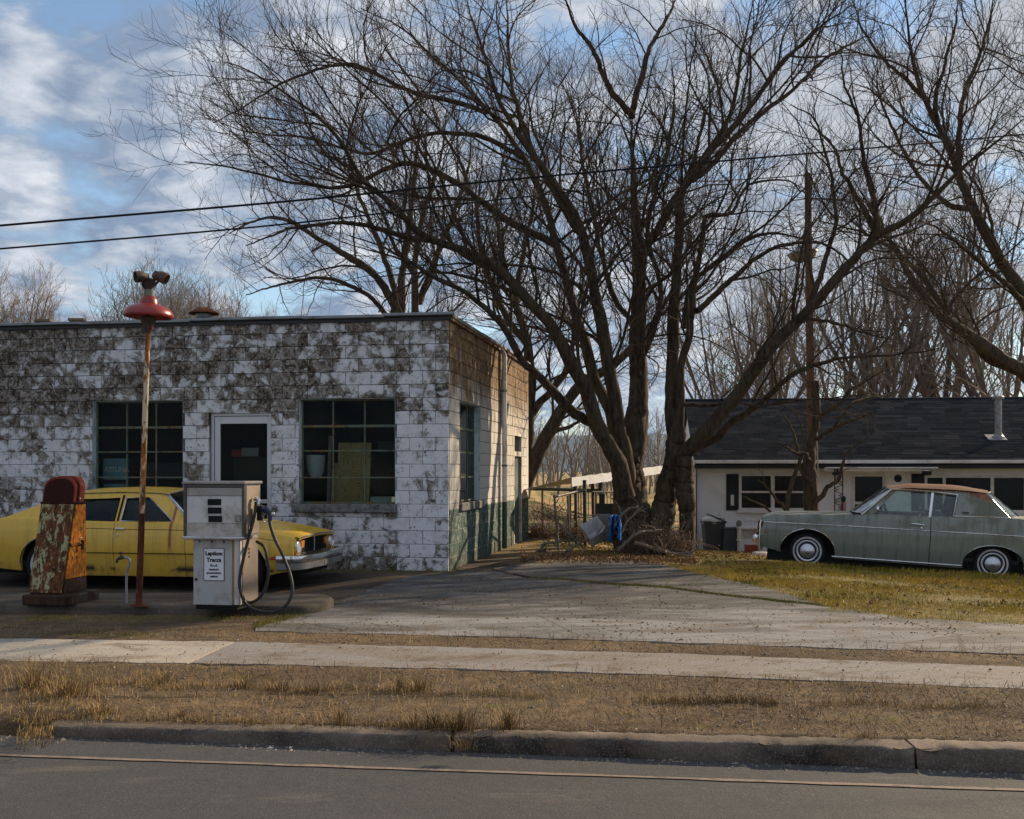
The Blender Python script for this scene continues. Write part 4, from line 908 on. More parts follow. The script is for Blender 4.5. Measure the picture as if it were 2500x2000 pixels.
for s in (-1, 1):
    Yc.side('front_fender', -.735, .74, s)
    fd = Yc.side('front_door', -1.76, -.742, s); rd = Yc.side('rear_door', -2.375, -1.767, s); Yc.side('rear_quarter', -4.05, -2.382, s)
    hd_ = MB(); y = Yc.ys(-1.66, .815); hd_.box(-1.735, -1.60, y-.005, y+.028, .815, .838, .006) if s > 0 else hd_.box(-1.735, -1.60, -y-.028, -y+.005, .815, .838, .006)
    hd_.build('handle', M['car_trim'], fd, 30)
    MB().lathe([(0, .01), (.012, .008), (.014, 0)], 10, Matrix.Translation((-1.70, s*Yc.ys(-1.70, .74), .74)) @ Matrix.Rotation(R(-90)*s, 4, 'X')).build('key_lock', M['car_trim'], fd, 60)
    g1 = [(-.95, .922), (-1.705, .922), (-1.705, 1.228), (-1.40, 1.238), (-1.36, 1.232)]; g2 = [(-1.80, .922), (-2.40, .935), (-2.52, 1.10), (-2.42, 1.205), (-1.80, 1.226)]
    out = [(-.70, .905), (-1.12, 1.262), (-1.22, 1.285), (-1.7, 1.30), (-2.3, 1.285), (-2.7, 1.235), (-3.42, .965), (-2.5, .915), (-1.7, .905)]
    gf = MB().prism(out, .035, [g1, g2], Yc.gh(s)).build('window_frame', M['car_yellow'], yr_, 30)
    for g_, nm_ in ((g1, 0), (g2, 1)):
        MB().prism(g_, .005, fmap=Yc.gh(s, -.02)).build('side_window', M['sedan_glass'], yr_); rim_of(g_, Yc.gh(s, .003), .011, M['car_trim'] if nm_ == 0 else M['black'], 'window_trim', gf)
    MB().prism([(-1.735, .925), (-1.765, .925), (-1.765, 1.27), (-1.735, 1.27)], .004, fmap=Yc.gh(s, .004)).build('pillar_gap', M['black'], gf)
    rim_of([(-.70, .91), (-1.12, 1.272), (-1.22, 1.292), (-1.7, 1.307), (-2.3, 1.292), (-2.68, 1.245)], Yc.gh(s, .006), .009, M['car_trim'], 'drip_rail', gf, False)
    tr = [(x, s*(Yc.ys(x, .502)+.004), .502) for x in np.linspace(-2.5, -.40, 20)]; MB().tube(tr, .006, 6).build('trim_strip', M['black'], yr_, 60)
    tr = [(x, s*(Yc.ys(x, float(Yc.zt(x))-.085)+.001), float(Yc.zt(x))-.085) for x in np.linspace(-2.5, .55, 24)]; MB().tube(tr, .0035, 5).build('body_crease', M['black'], yr_, 60)
    ac = [(0+.385*math.cos(a), s*(Yc.ys(0, .5)+.002), .325+.375*math.sin(a)) for a in np.linspace(.05, math.pi-.05, 30)]; MB().tube([(x, s*(Yc.ys(x, max(z, .3))+.003), z) for x, y, z in ac], .007, 6).build('arch_trim', M['car_trim'], yr_, 60)
    ac = [(-WB+.385*math.cos(a), 0, .325+.375*math.sin(a)) for a in np.linspace(.05, math.pi-.05, 30)]; MB().tube([(x, s*(Yc.ys(x, max(z, .3))+.003), z) for x, y, z in ac], .007, 6).build('arch_trim', M['car_trim'], yr_, 60)
    for x in (0, -WB): Yc.wheel(x, .73, s, .325, .325, 'plain')
    # headlight in its round pod, amber indicator in the grille, side marker
    hl = Matrix.Translation((.735, s*.665, .60)) @ Matrix.Rotation(R(90), 4, 'Y')
    l_ = MB().lathe([(.0, .028), (.05, .022), (.075, .008), (.082, -.01)], 28, hl).build('headlight', M['lens_clear'], yr_, 60)
    MB().lathe([(.082, -.06), (.084, .01), (.092, .022), (.104, .01), (.108, -.05)], 28, hl).build('headlight_ring', M['car_trim'], l_, 60)
    MB().lathe([(.105, -.12), (.112, .0), (.122, .018), (.135, -.01), (.150, -.10)], 28, hl).build('headlight_pod', M['car_yellow'], l_, 60)
    q = MB(); q.prism([(s*.53, .665), (s*.40, .668), (s*.43, .575), (s*.51, .570)], .03, fmap=lambda y, z, o: (.742-o, y, z)); q.build('indicator', M['lens_amber'], yr_)
    mk = MB(); y = Yc.ys(.46, .455); mk.box(.40, .54, s*y-.004, s*y+.006, .435, .485, .003); mk.build('side_marker', M['lens_red'], yr_, 30)
hb = lambda x: np.interp(x, (-.75, -.3, .3, .78), (.045, .06, .055, .03))
hood = Yc.top('hood', -.66, .785, hb, 26, 25, ridge=lambda x, y: .018*math.exp(-((abs(y)-.25)/.07)**2)*np.interp(x, (-.7, .2, .75), (1, .8, .1)))
MB().tube([(.79, y, float(Yc.zt(.785))+.012+hb(.785)*(1-abs(y/.74)**2.4)-.008) for y in np.linspace(-.66, .66, 24)], .011, 8).build('hood_lip', M['car_trim'], hood, 60)
MB().box(.60, .715, -.60, .60, .50, .70).build('grille', M['black'], yr_)
for y in np.linspace(-.36, .36, 13): MB().box(.715, .722, y-.003, y+.003, .51, .69).build('grille_bar', M['underside'], yr_)
MB().box(.715, .738, -.012, .012, .505, .705, .003).build('grille_divider', M['car_trim'], yr_, 30)
MB().box(.60, .775, -.63, .63, .705, .735, .01).build('header_panel', M['car_yellow'], yr_, 30)
MB().box(.45, .72, -.80, .80, .46, .505, .01).build('grille_sill', M['car_trim'], yr_, 30)
fr_ = MB(); fr_.grid([[(.70+.02*math.cos(y*1.6), y, z) for y in np.linspace(-.80, .80, 12)] for z in (.47, .38, .28)]); fr_.build('front_valance', M['car_yellow'], yr_, 40)
bp = np.array([(.55, -.935), (.74, -.925), (.84, -.86), (.90, -.6), (.925, 0), (.90, .6), (.84, .86), (.74, .925), (.55, .935)])
bpc = curve(np.c_[bp, np.zeros(9)], 50)[:, :2]
def bumper(prof, name, m, sgn=1, x0=0.):
    G = []
    for i, (x, y) in enumerate(bpc):
        a, b = bpc[max(i-1, 0)], bpc[min(i+1, 49)]; t = (b-a)/np.linalg.norm(b-a); nn = np.array((t[1], -t[0]))
        G.append([(x0+sgn*(x+nn[0]*o), y+nn[1]*o, z) for o, z in prof])
    return MB().grid(G).build(name, m, yr_, 40)
bumper([(-.05, .50), (-.01, .503), (.012, .49), (.018, .46), (.014, .425), (-.01, .405), (-.05, .40)], 'front_bumper', M['chrome'])
bumper([(-.03, .40), (.004, .395), (.004, .315), (-.02, .30), (-.06, .30)], 'bumper_skirt', M['old_grey'])
bumper([(-.05, .54), (-.01, .543), (.016, .53), (.018, .45), (-.01, .42), (-.05, .42)], 'rear_bumper', M['chrome'], -1, -3.22)
MB().box(.905, .935, -.15, .15, .312, .395, .004).build('plate_bracket', M['old_grey'], yr_, 30)
pb = MB(); pb.box(.936, .942, -.10, .16, .33, .337); pb.box(.936, .942, .15, .16, .337, .39); pb.build('plate_frame', M['car_trim'], yr_)
# greenhouse glass, roof, tail
rz = interp([(-1.10, 1.285), (-1.3, 1.305), (-1.8, 1.315), (-2.4, 1.295), (-2.72, 1.245)])
G = []
for x in np.linspace(-1.10, -2.72, 22):
    ye = .615; G.append([(x-(.05*(1-(y/ye)**2) if x < -2.6 else 0)+(.05*(1-(y/ye)**2) if x > -1.2 else 0), y, float(rz(x))+.062*(1-abs(y/ye)**2.6)*np.interp(x, (-2.72, -2.3, -1.5, -1.1), (.6, 1, 1, .7))) for y in np.linspace(-ye, ye, 21)])
MB().grid(G+[[(p[0], p[1], p[2]-.03) for p in G[-1]]]).build('roof', M['car_yellow'], yr_, 40)
def pane_grid(x0, z0, y0, x1, z1, y1, b0, b1, name, m, par, n=9, dz=0., trim='car_trim'):
    G = []
    for t in np.linspace(0, 1, n): G.append([((x0+(x1-x0)*t)+(b0+(b1-b0)*t)*(1-k*k), (y0+(y1-y0)*t)*k, z0+(z1-z0)*t+dz*t*(1-k*k)) for k in np.linspace(-1, 1, 15)])
    o = MB().grid(G).build(name, m, par, 60); e = [G[0][j] for j in range(15)]+[r[-1] for r in G[1:]]+G[-1][::-1][1:]+[r[0] for r in G[::-1][1:]]
    MB().tube(e, .011, 6).build('glass_trim', M[trim], o, 60); return o
pane_grid(-.68, .915, .785, -1.115, 1.285, .60, .20, .07, 'windshield', M['sedan_glass'], yr_, dz=.045)
pane_grid(-3.36, .985, .70, -2.70, 1.25, .59, -.16, -.05, 'rear_window', M['sedan_glass'], yr_, dz=.03)
Yc.top('boot_lid', -4.06, -3.30, lambda x: .03, 10)
MB().grid([[(-4.06, y, z) for y in np.linspace(-.80, .80, 6)] for z in (.87, .6, .33)]).build('tail_panel', M['car_yellow'], yr_, 40)
MB().box(-3.98, .66, -.74, .74, .20, .30).build('underbody', M['underside'], yr_)
MB().box(-3.3, -.66, -.76, .76, .30, .36).build('floor', M['cabin'], yr_)
MB().box(-.72, -.64, -.76, .76, .36, .90).build('dashboard', M['cabin'], yr_)
for x, y in ((-1.75, -.36), (-1.75, .36), (-2.65, 0)):
    wd = .30 if y else .66; st = MB(); st.box(x-.1, x+.45, y-wd, y+wd, .36, .58, .05); st.box(x-.18, x+.02, y-wd, y+wd, .5, 1.0, .05); st.build('seat', M['seat_grey'], yr_, 40)
MB().tube([(-1.02+.06*math.sin(a), .36+.19*math.cos(a), .84+.17*math.sin(a)) for a in np.linspace(0, 2*math.pi, 25)], .013, 6).build('steering_wheel', M['black'], yr_, 60)
MB().box(-3.4, -3.25, -.76, .76, .36, .95).build('rear_shelf', M['cabin'], yr_)
for x in (0, -WB):
    for s in (-1, 1): MB().box(x-.42, x+.42, s*.56-.03, s*.56+.03, .25, .78).build('wheel_well', M['underside'], yr_)

# ---- green two door coupe on the lawn
GB = 2.90; a_ = R(15)
gf_, gr_ = P(1968, 1344, 18.71), P(2418, 1376, 17.96)
pit = math.atan2(gf_[2]-gr_[2], GB); inw = Vector((math.sin(a_), math.cos(a_), 0))
gc = empty('parked_car', tuple(Vector(gf_)+inw*.80-Vector((0, 0, .335))), (0, -pit, math.pi-a_), 'dull green two door coupe with rusted roof parked on the lawn', 'car')
Gc = Car(gc, [(.78, .93), (.6, .965), (.2, .985), (-1.2, .995), (-2.6, 1.0), (-3.6, .97), (-4.3, .90)],
         [(.78, .82), (.70, .865), (.55, .895), (.2, .925), (-.3, .95), (-.67, .975), (-.85, .99), (-1.04, 1.0), (-1.96, 1.02), (-2.27, 1.04), (-3.1, 1.085), (-3.6, 1.06), (-4.0, 1.0), (-4.3, .93)],
         [(.78, .36), (.55, .32), (.3, .25), (-2.4, .235), (-3.5, .28), (-4.3, .36)], [(0, .335, .445, .375), (-GB, .335, .46, .30)], 'car_green', dict(yb=.885, yr=.68, zb=1.03, zr=1.43),
         [(0, .93), (.15, .955), (.35, .985), (.62, 1.0), (.66, 1.0), (.70, .985), (.85, .965), (.95, .945), (1, .92)])
dcur = lambda z, x: (-.05*max(0, (z-.80))/.22 if z > .80 else -.06*((.80-z)/.5)**2) if abs(x+.62) < .06 else 0
for s in (1, -1):
    Gc.side('front_fender', -.632, .78, s, front_curve=dcur); fd = Gc.side('front_door', -1.915, -.628, s, front_curve=dcur); Gc.side('rear_quarter', -4.3, -1.927, s)
    tz_ = lambda x: float(np.interp(x, (-3.2, -1.96, -.6, .8), (.815, .808, .80, .775)))
    for x0, x1 in ((-.605, .76), (-1.91, -.625), (-4.2, -1.935)): MB().tube([(x, s*(Gc.ys(x, tz_(x))+.004), tz_(x)) for x in np.linspace(x0, x1, 16)], .0085, 6).build('trim_strip', M['car_trim'], gc, 60)
    MB().tube([(x, s*(Gc.ys(x, .29)+.012), .275) for x in np.linspace(-2.42, -.40, 20)], .014, 8).build('sill_trim', M['car_trim'], gc, 60)
    for k, (xw, zh, rx, rz_) in enumerate(Gc.wh):
        ac = [(xw+rx*math.cos(a), zh+rz_*math.sin(a)) for a in np.linspace(-.12 if k == 0 else .1, math.pi-.02, 34)]; MB().tube([(x, s*(Gc.ys(x, max(z, .30))+.003), z) for x, z in ac], .009, 6).build('arch_trim', M['car_trim'], gc, 60)
        Gc.wheel(xw, .80, s, .335, .335, 'cone').scale = (.90, .90, 1)
    hd_ = MB(); y = Gc.ys(-1.83, .90); hd_.tube([(-1.62, s*(y+.0), .902), (-1.65, s*(y+.028), .905), (-1.79, s*(y+.03), .90), (-1.82, s*y, .895)], .014, 8); hd_.build('handle', M['car_trim'], fd, 60)
    MB().lathe([(0, .016), (.018, .012), (.02, 0)], 12, Matrix.Translation((-1.78, s*Gc.ys(-1.78, .845), .845)) @ Matrix.Rotation(R(-90)*s, 4, 'X')).build('key_lock', M['car_trim'], fd, 60)
    op_ = [(-1.03, 1.025), (-2.25, 1.058), (-2.32, 1.40), (-1.90, 1.425), (-1.38, 1.432)]
    out = [(-.83, .995), (-1.29, 1.445), (-1.7, 1.475), (-2.3, 1.478), (-2.78, 1.465), (-3.12, 1.09), (-2.27, 1.045), (-1.04, 1.01)]
    gf2 = MB().prism(out, .04, [op_], Gc.gh(s)).build('window_frame', M['car_green'], gc, 30)
    fg = [(-1.05, 1.027), (-1.885, 1.05), (-1.925, 1.42), (-1.39, 1.43)]; qg = [(-1.935, 1.052), (-2.245, 1.06), (-2.315, 1.395), (-1.975, 1.418)]
    MB().prism(fg, .005, fmap=Gc.gh(s, -.02)).build('side_window', M['car_glass'], gc); MB().prism(qg, .005, fmap=Gc.gh(s, -.025)).build('quarter_window', M['car_glass'], gc)
    MB().prism([(-1.887, 1.03), (-1.925, 1.03), (-1.97, 1.43), (-1.93, 1.43)], .02, fmap=Gc.gh(s, .004)).build('door_post', M['car_trim'], gf2)
    rim_of([(-.84, 1.0), (-1.30, 1.44), (-1.42, 1.452), (-1.95, 1.447), (-2.335, 1.418), (-2.265, 1.065), (-2.8, 1.085), (-3.11, 1.095)], Gc.gh(s, .008), .019, M['car_trim'], 'window_trim', gf2, False)
    rim_of([(-2.78, 1.462), (-2.94, 1.29), (-3.12, 1.095)], Gc.gh(s, .004), .007, M['car_trim'], 'rear_glass_trim', gf2, False)
    MB().box(-2.50, -2.40, s*(.862)-.004, s*.862+.006, 1.125, 1.15).build('emblem', M['flood_metal'], gf2)
    MB().box(.68, .71, s*Gc.ys(.70, .62)-.004, s*Gc.ys(.70, .62)+.008, .60, .65, .003).build('side_marker', M['lens_red'], gc, 30)
    MB().tube([(.785, s*.925, .81), (.795, s*.935, .74), (.795, s*.94, .5), (.785, s*.935, .33)], .016, 8).build('front_edge_trim', M['car_trim'], gc, 60)
    MB().box(.74, .835, s*.62-.30, s*.62+.30, .52, .79, .01).build('lamp_housing', M['rust_cap'], gc, 30)
    for yy in (.50, .74):
        MB().lathe([(0, .02), (.06, .015), (.085, 0)], 22, Matrix.Translation((.836, s*yy, .655)) @ Matrix.Rotation(R(90), 4, 'Y')).build('headlight', M['lens_clear'], gc, 60)
    mr = MB(); mr.tube([(-1.06, s*.87, 1.035), (-1.07, s*.93, 1.075)], .012, 6); mr.lathe([(0, -.03), (.05, -.025), (.062, .0), (.058, .012), (0, .012)], 18, Matrix.Translation((-1.09, s*.95, 1.11)) @ Matrix.Rotation(R(-90), 4, 'Y')); mr.build('mirror', M['car_trim'], fd, 50)
MB().box(.72, .81, -.32, .32, .54, .78, .01).build('grille', M['rust_cap'], gc, 30)
G = [[(.80+.10*(1-(y/1.0)**4)+o, y, z) for y in np.linspace(-.98, .98, 25)] for o, z in ((-.08, .55), (.0, .545), (.03, .50), (.035, .45), (.02, .40), (-.08, .39))]
MB().grid(G).build('front_bumper', M['chrome'], gc, 40)
MB().grid([[(-4.32-.08*(1-(y/1.0)**4)-o, y, z) for y in np.linspace(-.95, .95, 25)] for o, z in ((-.08, .60), (.0, .595), (.03, .54), (.035, .48), (.02, .42), (-.08, .41))]).build('rear_bumper', M['chrome'], gc, 40)
MB().grid([[(.76, y, z) for y in np.linspace(-.90, .90, 8)] for z in (.42, .28)]).build('front_valance', M['car_green'], gc, 40)
MB().grid([[(-4.28, y, z) for y in np.linspace(-.9, .9, 8)] for z in (.93, .6, .35)]).build('tail_panel', M['car_green'], gc, 40)
hb2 = lambda x: np.interp(x, (-.85, -.3, .4, .92), (.006, .008, .010, .006))
Gc.top('hood', -.70, .785, hb2, 26, 25, ridge=lambda x, y: .012*math.exp(-(y/.12)**2)); Gc.top('boot_lid', -4.3, -3.10, lambda x: .03, 12); Gc.top('cowl', -.95, -.705, lambda x: .03, 6, mat=M['underside'])
rz2 = interp([(-1.28, 1.452), (-1.6, 1.485), (-2.2, 1.497), (-2.55, 1.49), (-2.80, 1.468)]); G = []
for x in np.linspace(-1.28, -2.80, 22):
    ye = .685; G.append([(x+(.06*(1-(y/ye)**2) if x > -1.4 else 0)-(.06*(1-(y/ye)**2) if x < -2.72 else 0), y, float(rz2(x))+.075*(1-abs(y/ye)**3)*np.interp(x, (-2.88, -2.4, -1.7, -1.28), (.5, 1, 1, .55))) for y in np.linspace(-ye, ye, 21)])
MB().grid(G+[[(p[0], p[1], p[2]-.03) for p in G[-1]]]).build('roof', M['roof_rust'], gc, 40)['label'] = 'rusted bare roof panel'
pane_grid(-.82, 1.03, .87, -1.285, 1.447, .67, .12, .05, 'windshield', M['car_glass'], gc, dz=.03); pane_grid(-3.15, 1.10, .80, -2.79, 1.462, .665, -.26, -.12, 'rear_window', M['car_glass'], gc, dz=.03, trim='black')
MB().box(-4.1, .66, -.80, .80, .13, .34).build('underbody', M['underside'], gc); MB().box(-3.3, -.8, -.84, .84, .34, .40).build('floor', M['cabin'], gc); MB().box(-.95, -.82, -.84, .84, .40, 1.03, .03).build('dashboard', M['cabin'], gc, 40)
for x, y in ((-1.95, -.42), (-1.95, .42), (-2.85, 0)):
    wd = .36 if y else .74; st = MB(); st.box(x-.1, x+.5, y-wd, y+wd, .40, .62, .06); st.box(x-.22, x+.02, y-wd, y+wd, .55, 1.12, .07); st.build('seat', M['seat_grey'], gc, 40)
MB().tube([(-1.28+.07*math.sin(a), .42+.20*math.cos(a), 1.0+.18*math.sin(a)) for a in np.linspace(0, 2*math.pi, 25)], .014, 6).build('steering_wheel', M['black'], gc, 60)
MB().box(-3.4, -3.28, -.84, .84, .40, 1.06).build('rear_shelf', M['cabin'], gc)
for x in (0, -GB):
    for s in (-1, 1): MB().box(x-.48, x+.48, s*.62-.03, s*.62+.03, .27, .90).build('wheel_well', M['underside'], gc)
# ------------------------------------------------------------------ the low house on the right
HY = 29.6; HP = F/HY
HA = R(6); HC, HS = math.cos(HA), math.sin(HA); ox = (1700-CX)/HP            # the house stands a little askew, like the station
hx = lambda u, y=0: ox+((u-CX)/F*(HY+HC*y)-ox-HS*y)/(HC+(u-CX)/F*HS)
hz_ = lambda v: CZ-(v-CY)/HP
plain('house_white', (.78, .78, .80), .8, var=.1, scale=2, world=True, dirt=(.66, .65, .64)); plain('trim_white', (.68, .65, .62), .6, var=.1, scale=3, world=True, dirt=(.45, .42, .38)); plain('shutter_black', (.016, .018, .02), .6, var=.3); plain('soffit', (.03, .03, .032), .8, var=.2); plain('room_dark', (.05, .05, .05), .9)
def shingle_mat():
    m = Mt('shingle', (.05, .05, .055), .95, 0, 0); r_ = m.math('FRACT', m.math('ADD', m.rand(), m.isl())); p = m.pos()
    c = m.ramp(r_, [(0, (.016, .017, .020)), (.4, (.025, .027, .031)), (.75, (.034, .036, .041)), (1, (.050, .051, .055))]); c = m.mix(m.ramp(m.noise(m.map(p, (.7, 1, 1)), 1.2, 7, .6), [(.45, 0), (.7, .3)]), c, (.045, .044, .046))
    c = m.mix(m.math('MULTIPLY', m.noise(p, 60, 3, .7), .5), c, (.02, .02, .02)); m.set(col=c); m.bump(m.noise(p, 60, 3, .7), .5, .01); M['shingle'] = m.m
shingle_mat()
house = empty('house', (ox, HY, -1.25), (0, 0, -HA), label='low white house with dark shingle roof behind the green coupe', cat='house')
oz = -1.25
def hw(x, y, z): return (ox+HC*x+HS*y, HY-HS*x+HC*y, oz+z)
def HB(mb, u0, u1, v0, v1, y0, y1, b=0): return mb.box(hx(u0)-ox, hx(u1)-ox, y0, y1, hz_(v1)-oz, hz_(v0)-oz, b)
EZ = 1.66-oz; LEN = 14.2
def hr(u0, u1, v0, v1): return (hx(u0)-ox, hx(u1)-ox, hz_(v1)-oz, hz_(v0)-oz)
w1_, dr2, w2_ = hr(1807, 1972, 1159, 1243), hr(2080, 2161, 1157, 1345), hr(2260, 2580, 1163, 1246)
wl2 = MB(); rr = [(0, LEN, 0, EZ)]
for q in (w1_, dr2, w2_): rr = carve(rr, q)
for q in rr: wl2.box(q[0], q[1], 0, .16, q[2], q[3])
wl2.box(0, .16, .16, 8.6, 0, EZ); wl2.box(LEN-.16, LEN, .16, 8.6, 0, EZ); wl2.box(.16, LEN-.16, 8.44, 8.6, 0, EZ); wl2.build('wall', M['house_white'], house)
MB().box(.16, LEN-.16, 1.6, 1.7, .3, EZ-.05).build('inner_wall', M['room_dark'], house)
ey0, ez0, ry, rz0 = -.55, CZ+26/F*29.05-oz, 4.4, CZ+172/F*34-oz
sl = math.atan2(rz0-ez0, ry-ey0); SL = math.hypot(rz0-ez0, ry-ey0); OV = .08
rf = empty('roof', parent=house)
deck = MB()
for s in (0, 1):
    y0, y1 = (ey0, ry) if s == 0 else (2*ry-ey0, ry)
    deck.add([(-OV, y0, ez0-.03), (LEN+OV, y0, ez0-.03), (LEN+OV, y1, rz0-.03), (-OV, y1, rz0-.03), (-OV, y0, ez0-.13), (LEN+OV, y0, ez0-.13), (LEN+OV, y1, rz0-.13), (-OV, y1, rz0-.13)], [(0, 1, 2, 3), (7, 6, 5, 4), (0, 1, 5, 4), (1, 2, 6, 5), (2, 3, 7, 6), (3, 0, 4, 7)])
deck.build('deck', M['soffit'], rf)
for x in (.08, LEN-.08): MB().prism([(ey0+.5, EZ), (ry, rz0-.15), (2*ry-ey0-.5, EZ)], .1, fmap=lambda a, b, o, x=x: (x-.05+o, a, b)).build('gable', M['house_white'], house)
NR = 27; ex = SL/NR; tw = .40; me_s = None; mats = []; rs = np.random.default_rng(5); lst = []
for i in range(NR):
    x = -OV-rs.random()*tw
    while x < LEN+OV:
        a, b = max(x, -OV), min(x+tw, LEN+OV)
        if b-a > .08: lst.append((i, a, b))
        x += tw
lst.sort(key=lambda q: (q[2] > hx(2560)-ox, q[0])); sc_ = {}; more_s = MB()
for n_, (i, a, b) in enumerate(lst):
    w = round(b-a, 2); t0 = i*ex; c0 = Vector(((a+b)/2, ey0+t0*math.cos(sl), ez0+t0*math.sin(sl)))
    if n_ < 296:
        if w not in sc_:
            mb = MB().box(-w/2+.003, w/2-.003, 0, ex*1.12, 0, .013); o = mb.build('shingle', M['shingle'], None); sc_[w] = o.data; bpy.data.objects.remove(o)
        link('shingle', sc_[w], None, rf, c0+Vector((0, 0, rs.normal(0, .0015))), (sl-.022, 0, rs.normal(0, .002)))
    else: more_s.box(-w/2+.003, w/2-.003, 0, ex*1.12, 0, .013, 0, Matrix.Translation(c0) @ Matrix.Rotation(sl-.022, 4, 'X'))
for i in range(8):
    t0 = i*SL/8; more_s.box(-LEN/2-OV, LEN/2+OV, 0, SL/8*1.1, 0, .013, 0, Matrix.Translation((LEN/2, 2*ry-ey0-t0*math.cos(sl), ez0+t0*math.sin(sl))) @ Matrix.Rotation(math.pi, 4, 'Z') @ Matrix.Rotation(sl-.02, 4, 'X'))
tag(more_s.build('shingle_course', M['shingle'], rf), kind='stuff')
MB().tube([(-OV, ry, rz0+.0), (LEN+OV, ry, rz0+.0)], .05, 6).build('ridge_cap', M['soffit'], rf)
MB().box(-OV-.02, LEN+OV, ey0-.09, ey0-.005, ez0-.085, ez0+.005, .012).build('gutter', M['trim_white'], rf, 30)
MB().box(-OV, LEN+OV, ey0-.0, ey0+.02, ez0-.22, ez0-.087).build('fascia', M['soffit'], rf)
MB().box(-OV, LEN+OV, ey0+.02, 0, EZ-.02, EZ+.0).build('soffit', M['soffit'], rf)
MB().box(-OV, -OV+.05, -.35, -.28, 0, EZ-.02).build('corner_post', M['trim_white'], house)
MB().tube([(-.06, -.12, EZ-.03), (-.04, -.09, EZ-.3), (-.04, -.09, 0)], .055, 8).build('downspout', M['shutter_black'], house, 50)
def sash(r, mulls, name='window', mid=True):
    w = empty(name, parent=house); x0, x1, z0, z1 = r; t = .035; fr = MB()
    for q in ((x0-t, x0+t, z0, z1), (x1-t, x1+t, z0, z1), (x0+t, x1-t, z1-t, z1+t), (x0+t, x1-t, z0-t*.4, z0+t)): fr.box(q[0], q[1], -.03, .06, q[2], q[3])
    fr.build('frame', M['trim_white'], w)
    e = [x0+t]+sum([[hx(a)-ox, hx(b)-ox] for a, b in mulls], [])+[x1-t]
    for a, b in mulls: MB().box(hx(a)-ox, hx(b)-ox, -.026, .055, z0+t, z1-t).build('mullion', M['trim_white'], w)
    for i in range(0, len(e), 2):
        if mid:
            zm = (z0+z1)/2; MB().box(e[i], e[i+1], -.01, .035, zm-.025, zm+.025).build('meeting_rail', M['trim_white'], w)
            for a, b in ((z0+t, zm-.025), (zm+.025, z1-t)): MB().box(e[i], e[i+1], .015, .02, a, b).build('pane', M['screen'], w)
        else: MB().box(e[i], e[i+1], .015, .02, z0+t, z1-t).build('pane', M['screen'], w)
    MB().box(x0-.09, x1+.09, -.10, .05, z0-.10, z0-t*.4, .006).build('sill', M['trim_white'], w, 30); return w
sash(w1_, [(1882, 1891)]); sash(w2_, [(2301, 2308), (2418, 2426), (2500, 2507)], mid=False)
for a, b in ((1773, 1803), (2225, 2257)):
    s_ = HB(MB(), a, b, 1157, 1246, -.035, -.002, .006).build('shutter', M['shutter_black'], house, 30)
    if a < 1800:
        HB(MB(), 1783.5, 1791.5, 1208, 1234, -.042, -.036).build('patch', M['trim_white'], s_)
d = empty('front_door', parent=house); x0, x1, z0, z1 = dr2
f = MB(); f.box(x0-.0, x0+.07, -.03, .06, z0, z1); f.box(x1-.07, x1, -.03, .06, z0, z1); f.box(x0+.07, x1-.07, -.03, .06, z1-.07, z1); f.build('frame', M['trim_white'], d)
HB(MB(), 2086.5, 2154.5, 1224, 1230, -.005, .05).build('rail', M['trim_white'], d); MB().box(x0+.07, x1-.07, .02, .03, z0, z1-.07).build('screen', M['screen'], d)
aw = empty('porch_awning', parent=house)
HB(MB(), 2004, 2266, 1141, 1144.5, -.95, -.0, .004).build('awning_sheet', M['trim_white'], aw); HB(MB(), 2030, 2252, 1147, 1150, -.9, -.86).build('awning_beam', M['trim_white'], aw)
for u in (2032, 2250): HB(MB(), u-2, u+2, 1144.5, 1160, -.9, -.1).build('bracket', M['soffit'], aw)
tr = MB(); xa, xb = hx(2023)-ox, hx(2042)-ox; y = -.86
for x in (xa, xb): tr.box(x-.012, x+.012, y-.012, y+.012, 0, hz_(1147)-oz)
for k in range(18):
    z = .1+k*.155; s_ = 1 if k % 2 else -1
    tr.tube([(xa+(xb-xa)*(.5+.42*math.sin(a)*s_), y, z+.16*a/6.28) for a in np.linspace(0, 6.28, 11)], .009, 5)
tr.build('scroll_post', M['shutter_black'], aw)
MB().lathe([(0, .03), (.13, .02), (.17, -.01), (.14, -.05), (.06, -.07), (0, -.07)], 20, Matrix.Translation((hx(2016)-ox, -.7, hz_(1147)-oz))).build('ceiling_lamp', M['trim_white'], aw, 50)
MB().lathe([(0, .05), (.07, .045), (.10, .02), (.10, 0)], 20, Matrix.Translation((hx(2192)-ox, -.0, hz_(1168)-oz)) @ Matrix.Rotation(R(90), 4, 'X')).build('wall_lantern', M['shutter_black'], house, 50)
vp_ = empty('roof_vent_pipe', parent=rf); yv = 1.0; zv = ez0+(yv-ey0)*math.tan(sl); uv = hx(2437, yv)-ox
MB().lathe([(.16, -.1), (.15, .06), (.11, .10), (.115, .14), (.09, .15), (.09, 1.05), (.14, 1.06), (.15, 1.12), (.12, 1.15), (0, 1.17)], 18, Matrix.Translation((uv, yv, zv))).build('flue', M['galv'], vp_, 40)
MB().box(uv-.30, uv+.18, yv-.22, yv+.22, -.01, .012, 0, Matrix.Translation((0, 0, zv+.03)) @ Matrix.Translation((0, yv, 0)) @ Matrix.Rotation(sl, 4, 'X') @ Matrix.Translation((0, -yv, 0))).build('flashing', M['galv'], vp_)
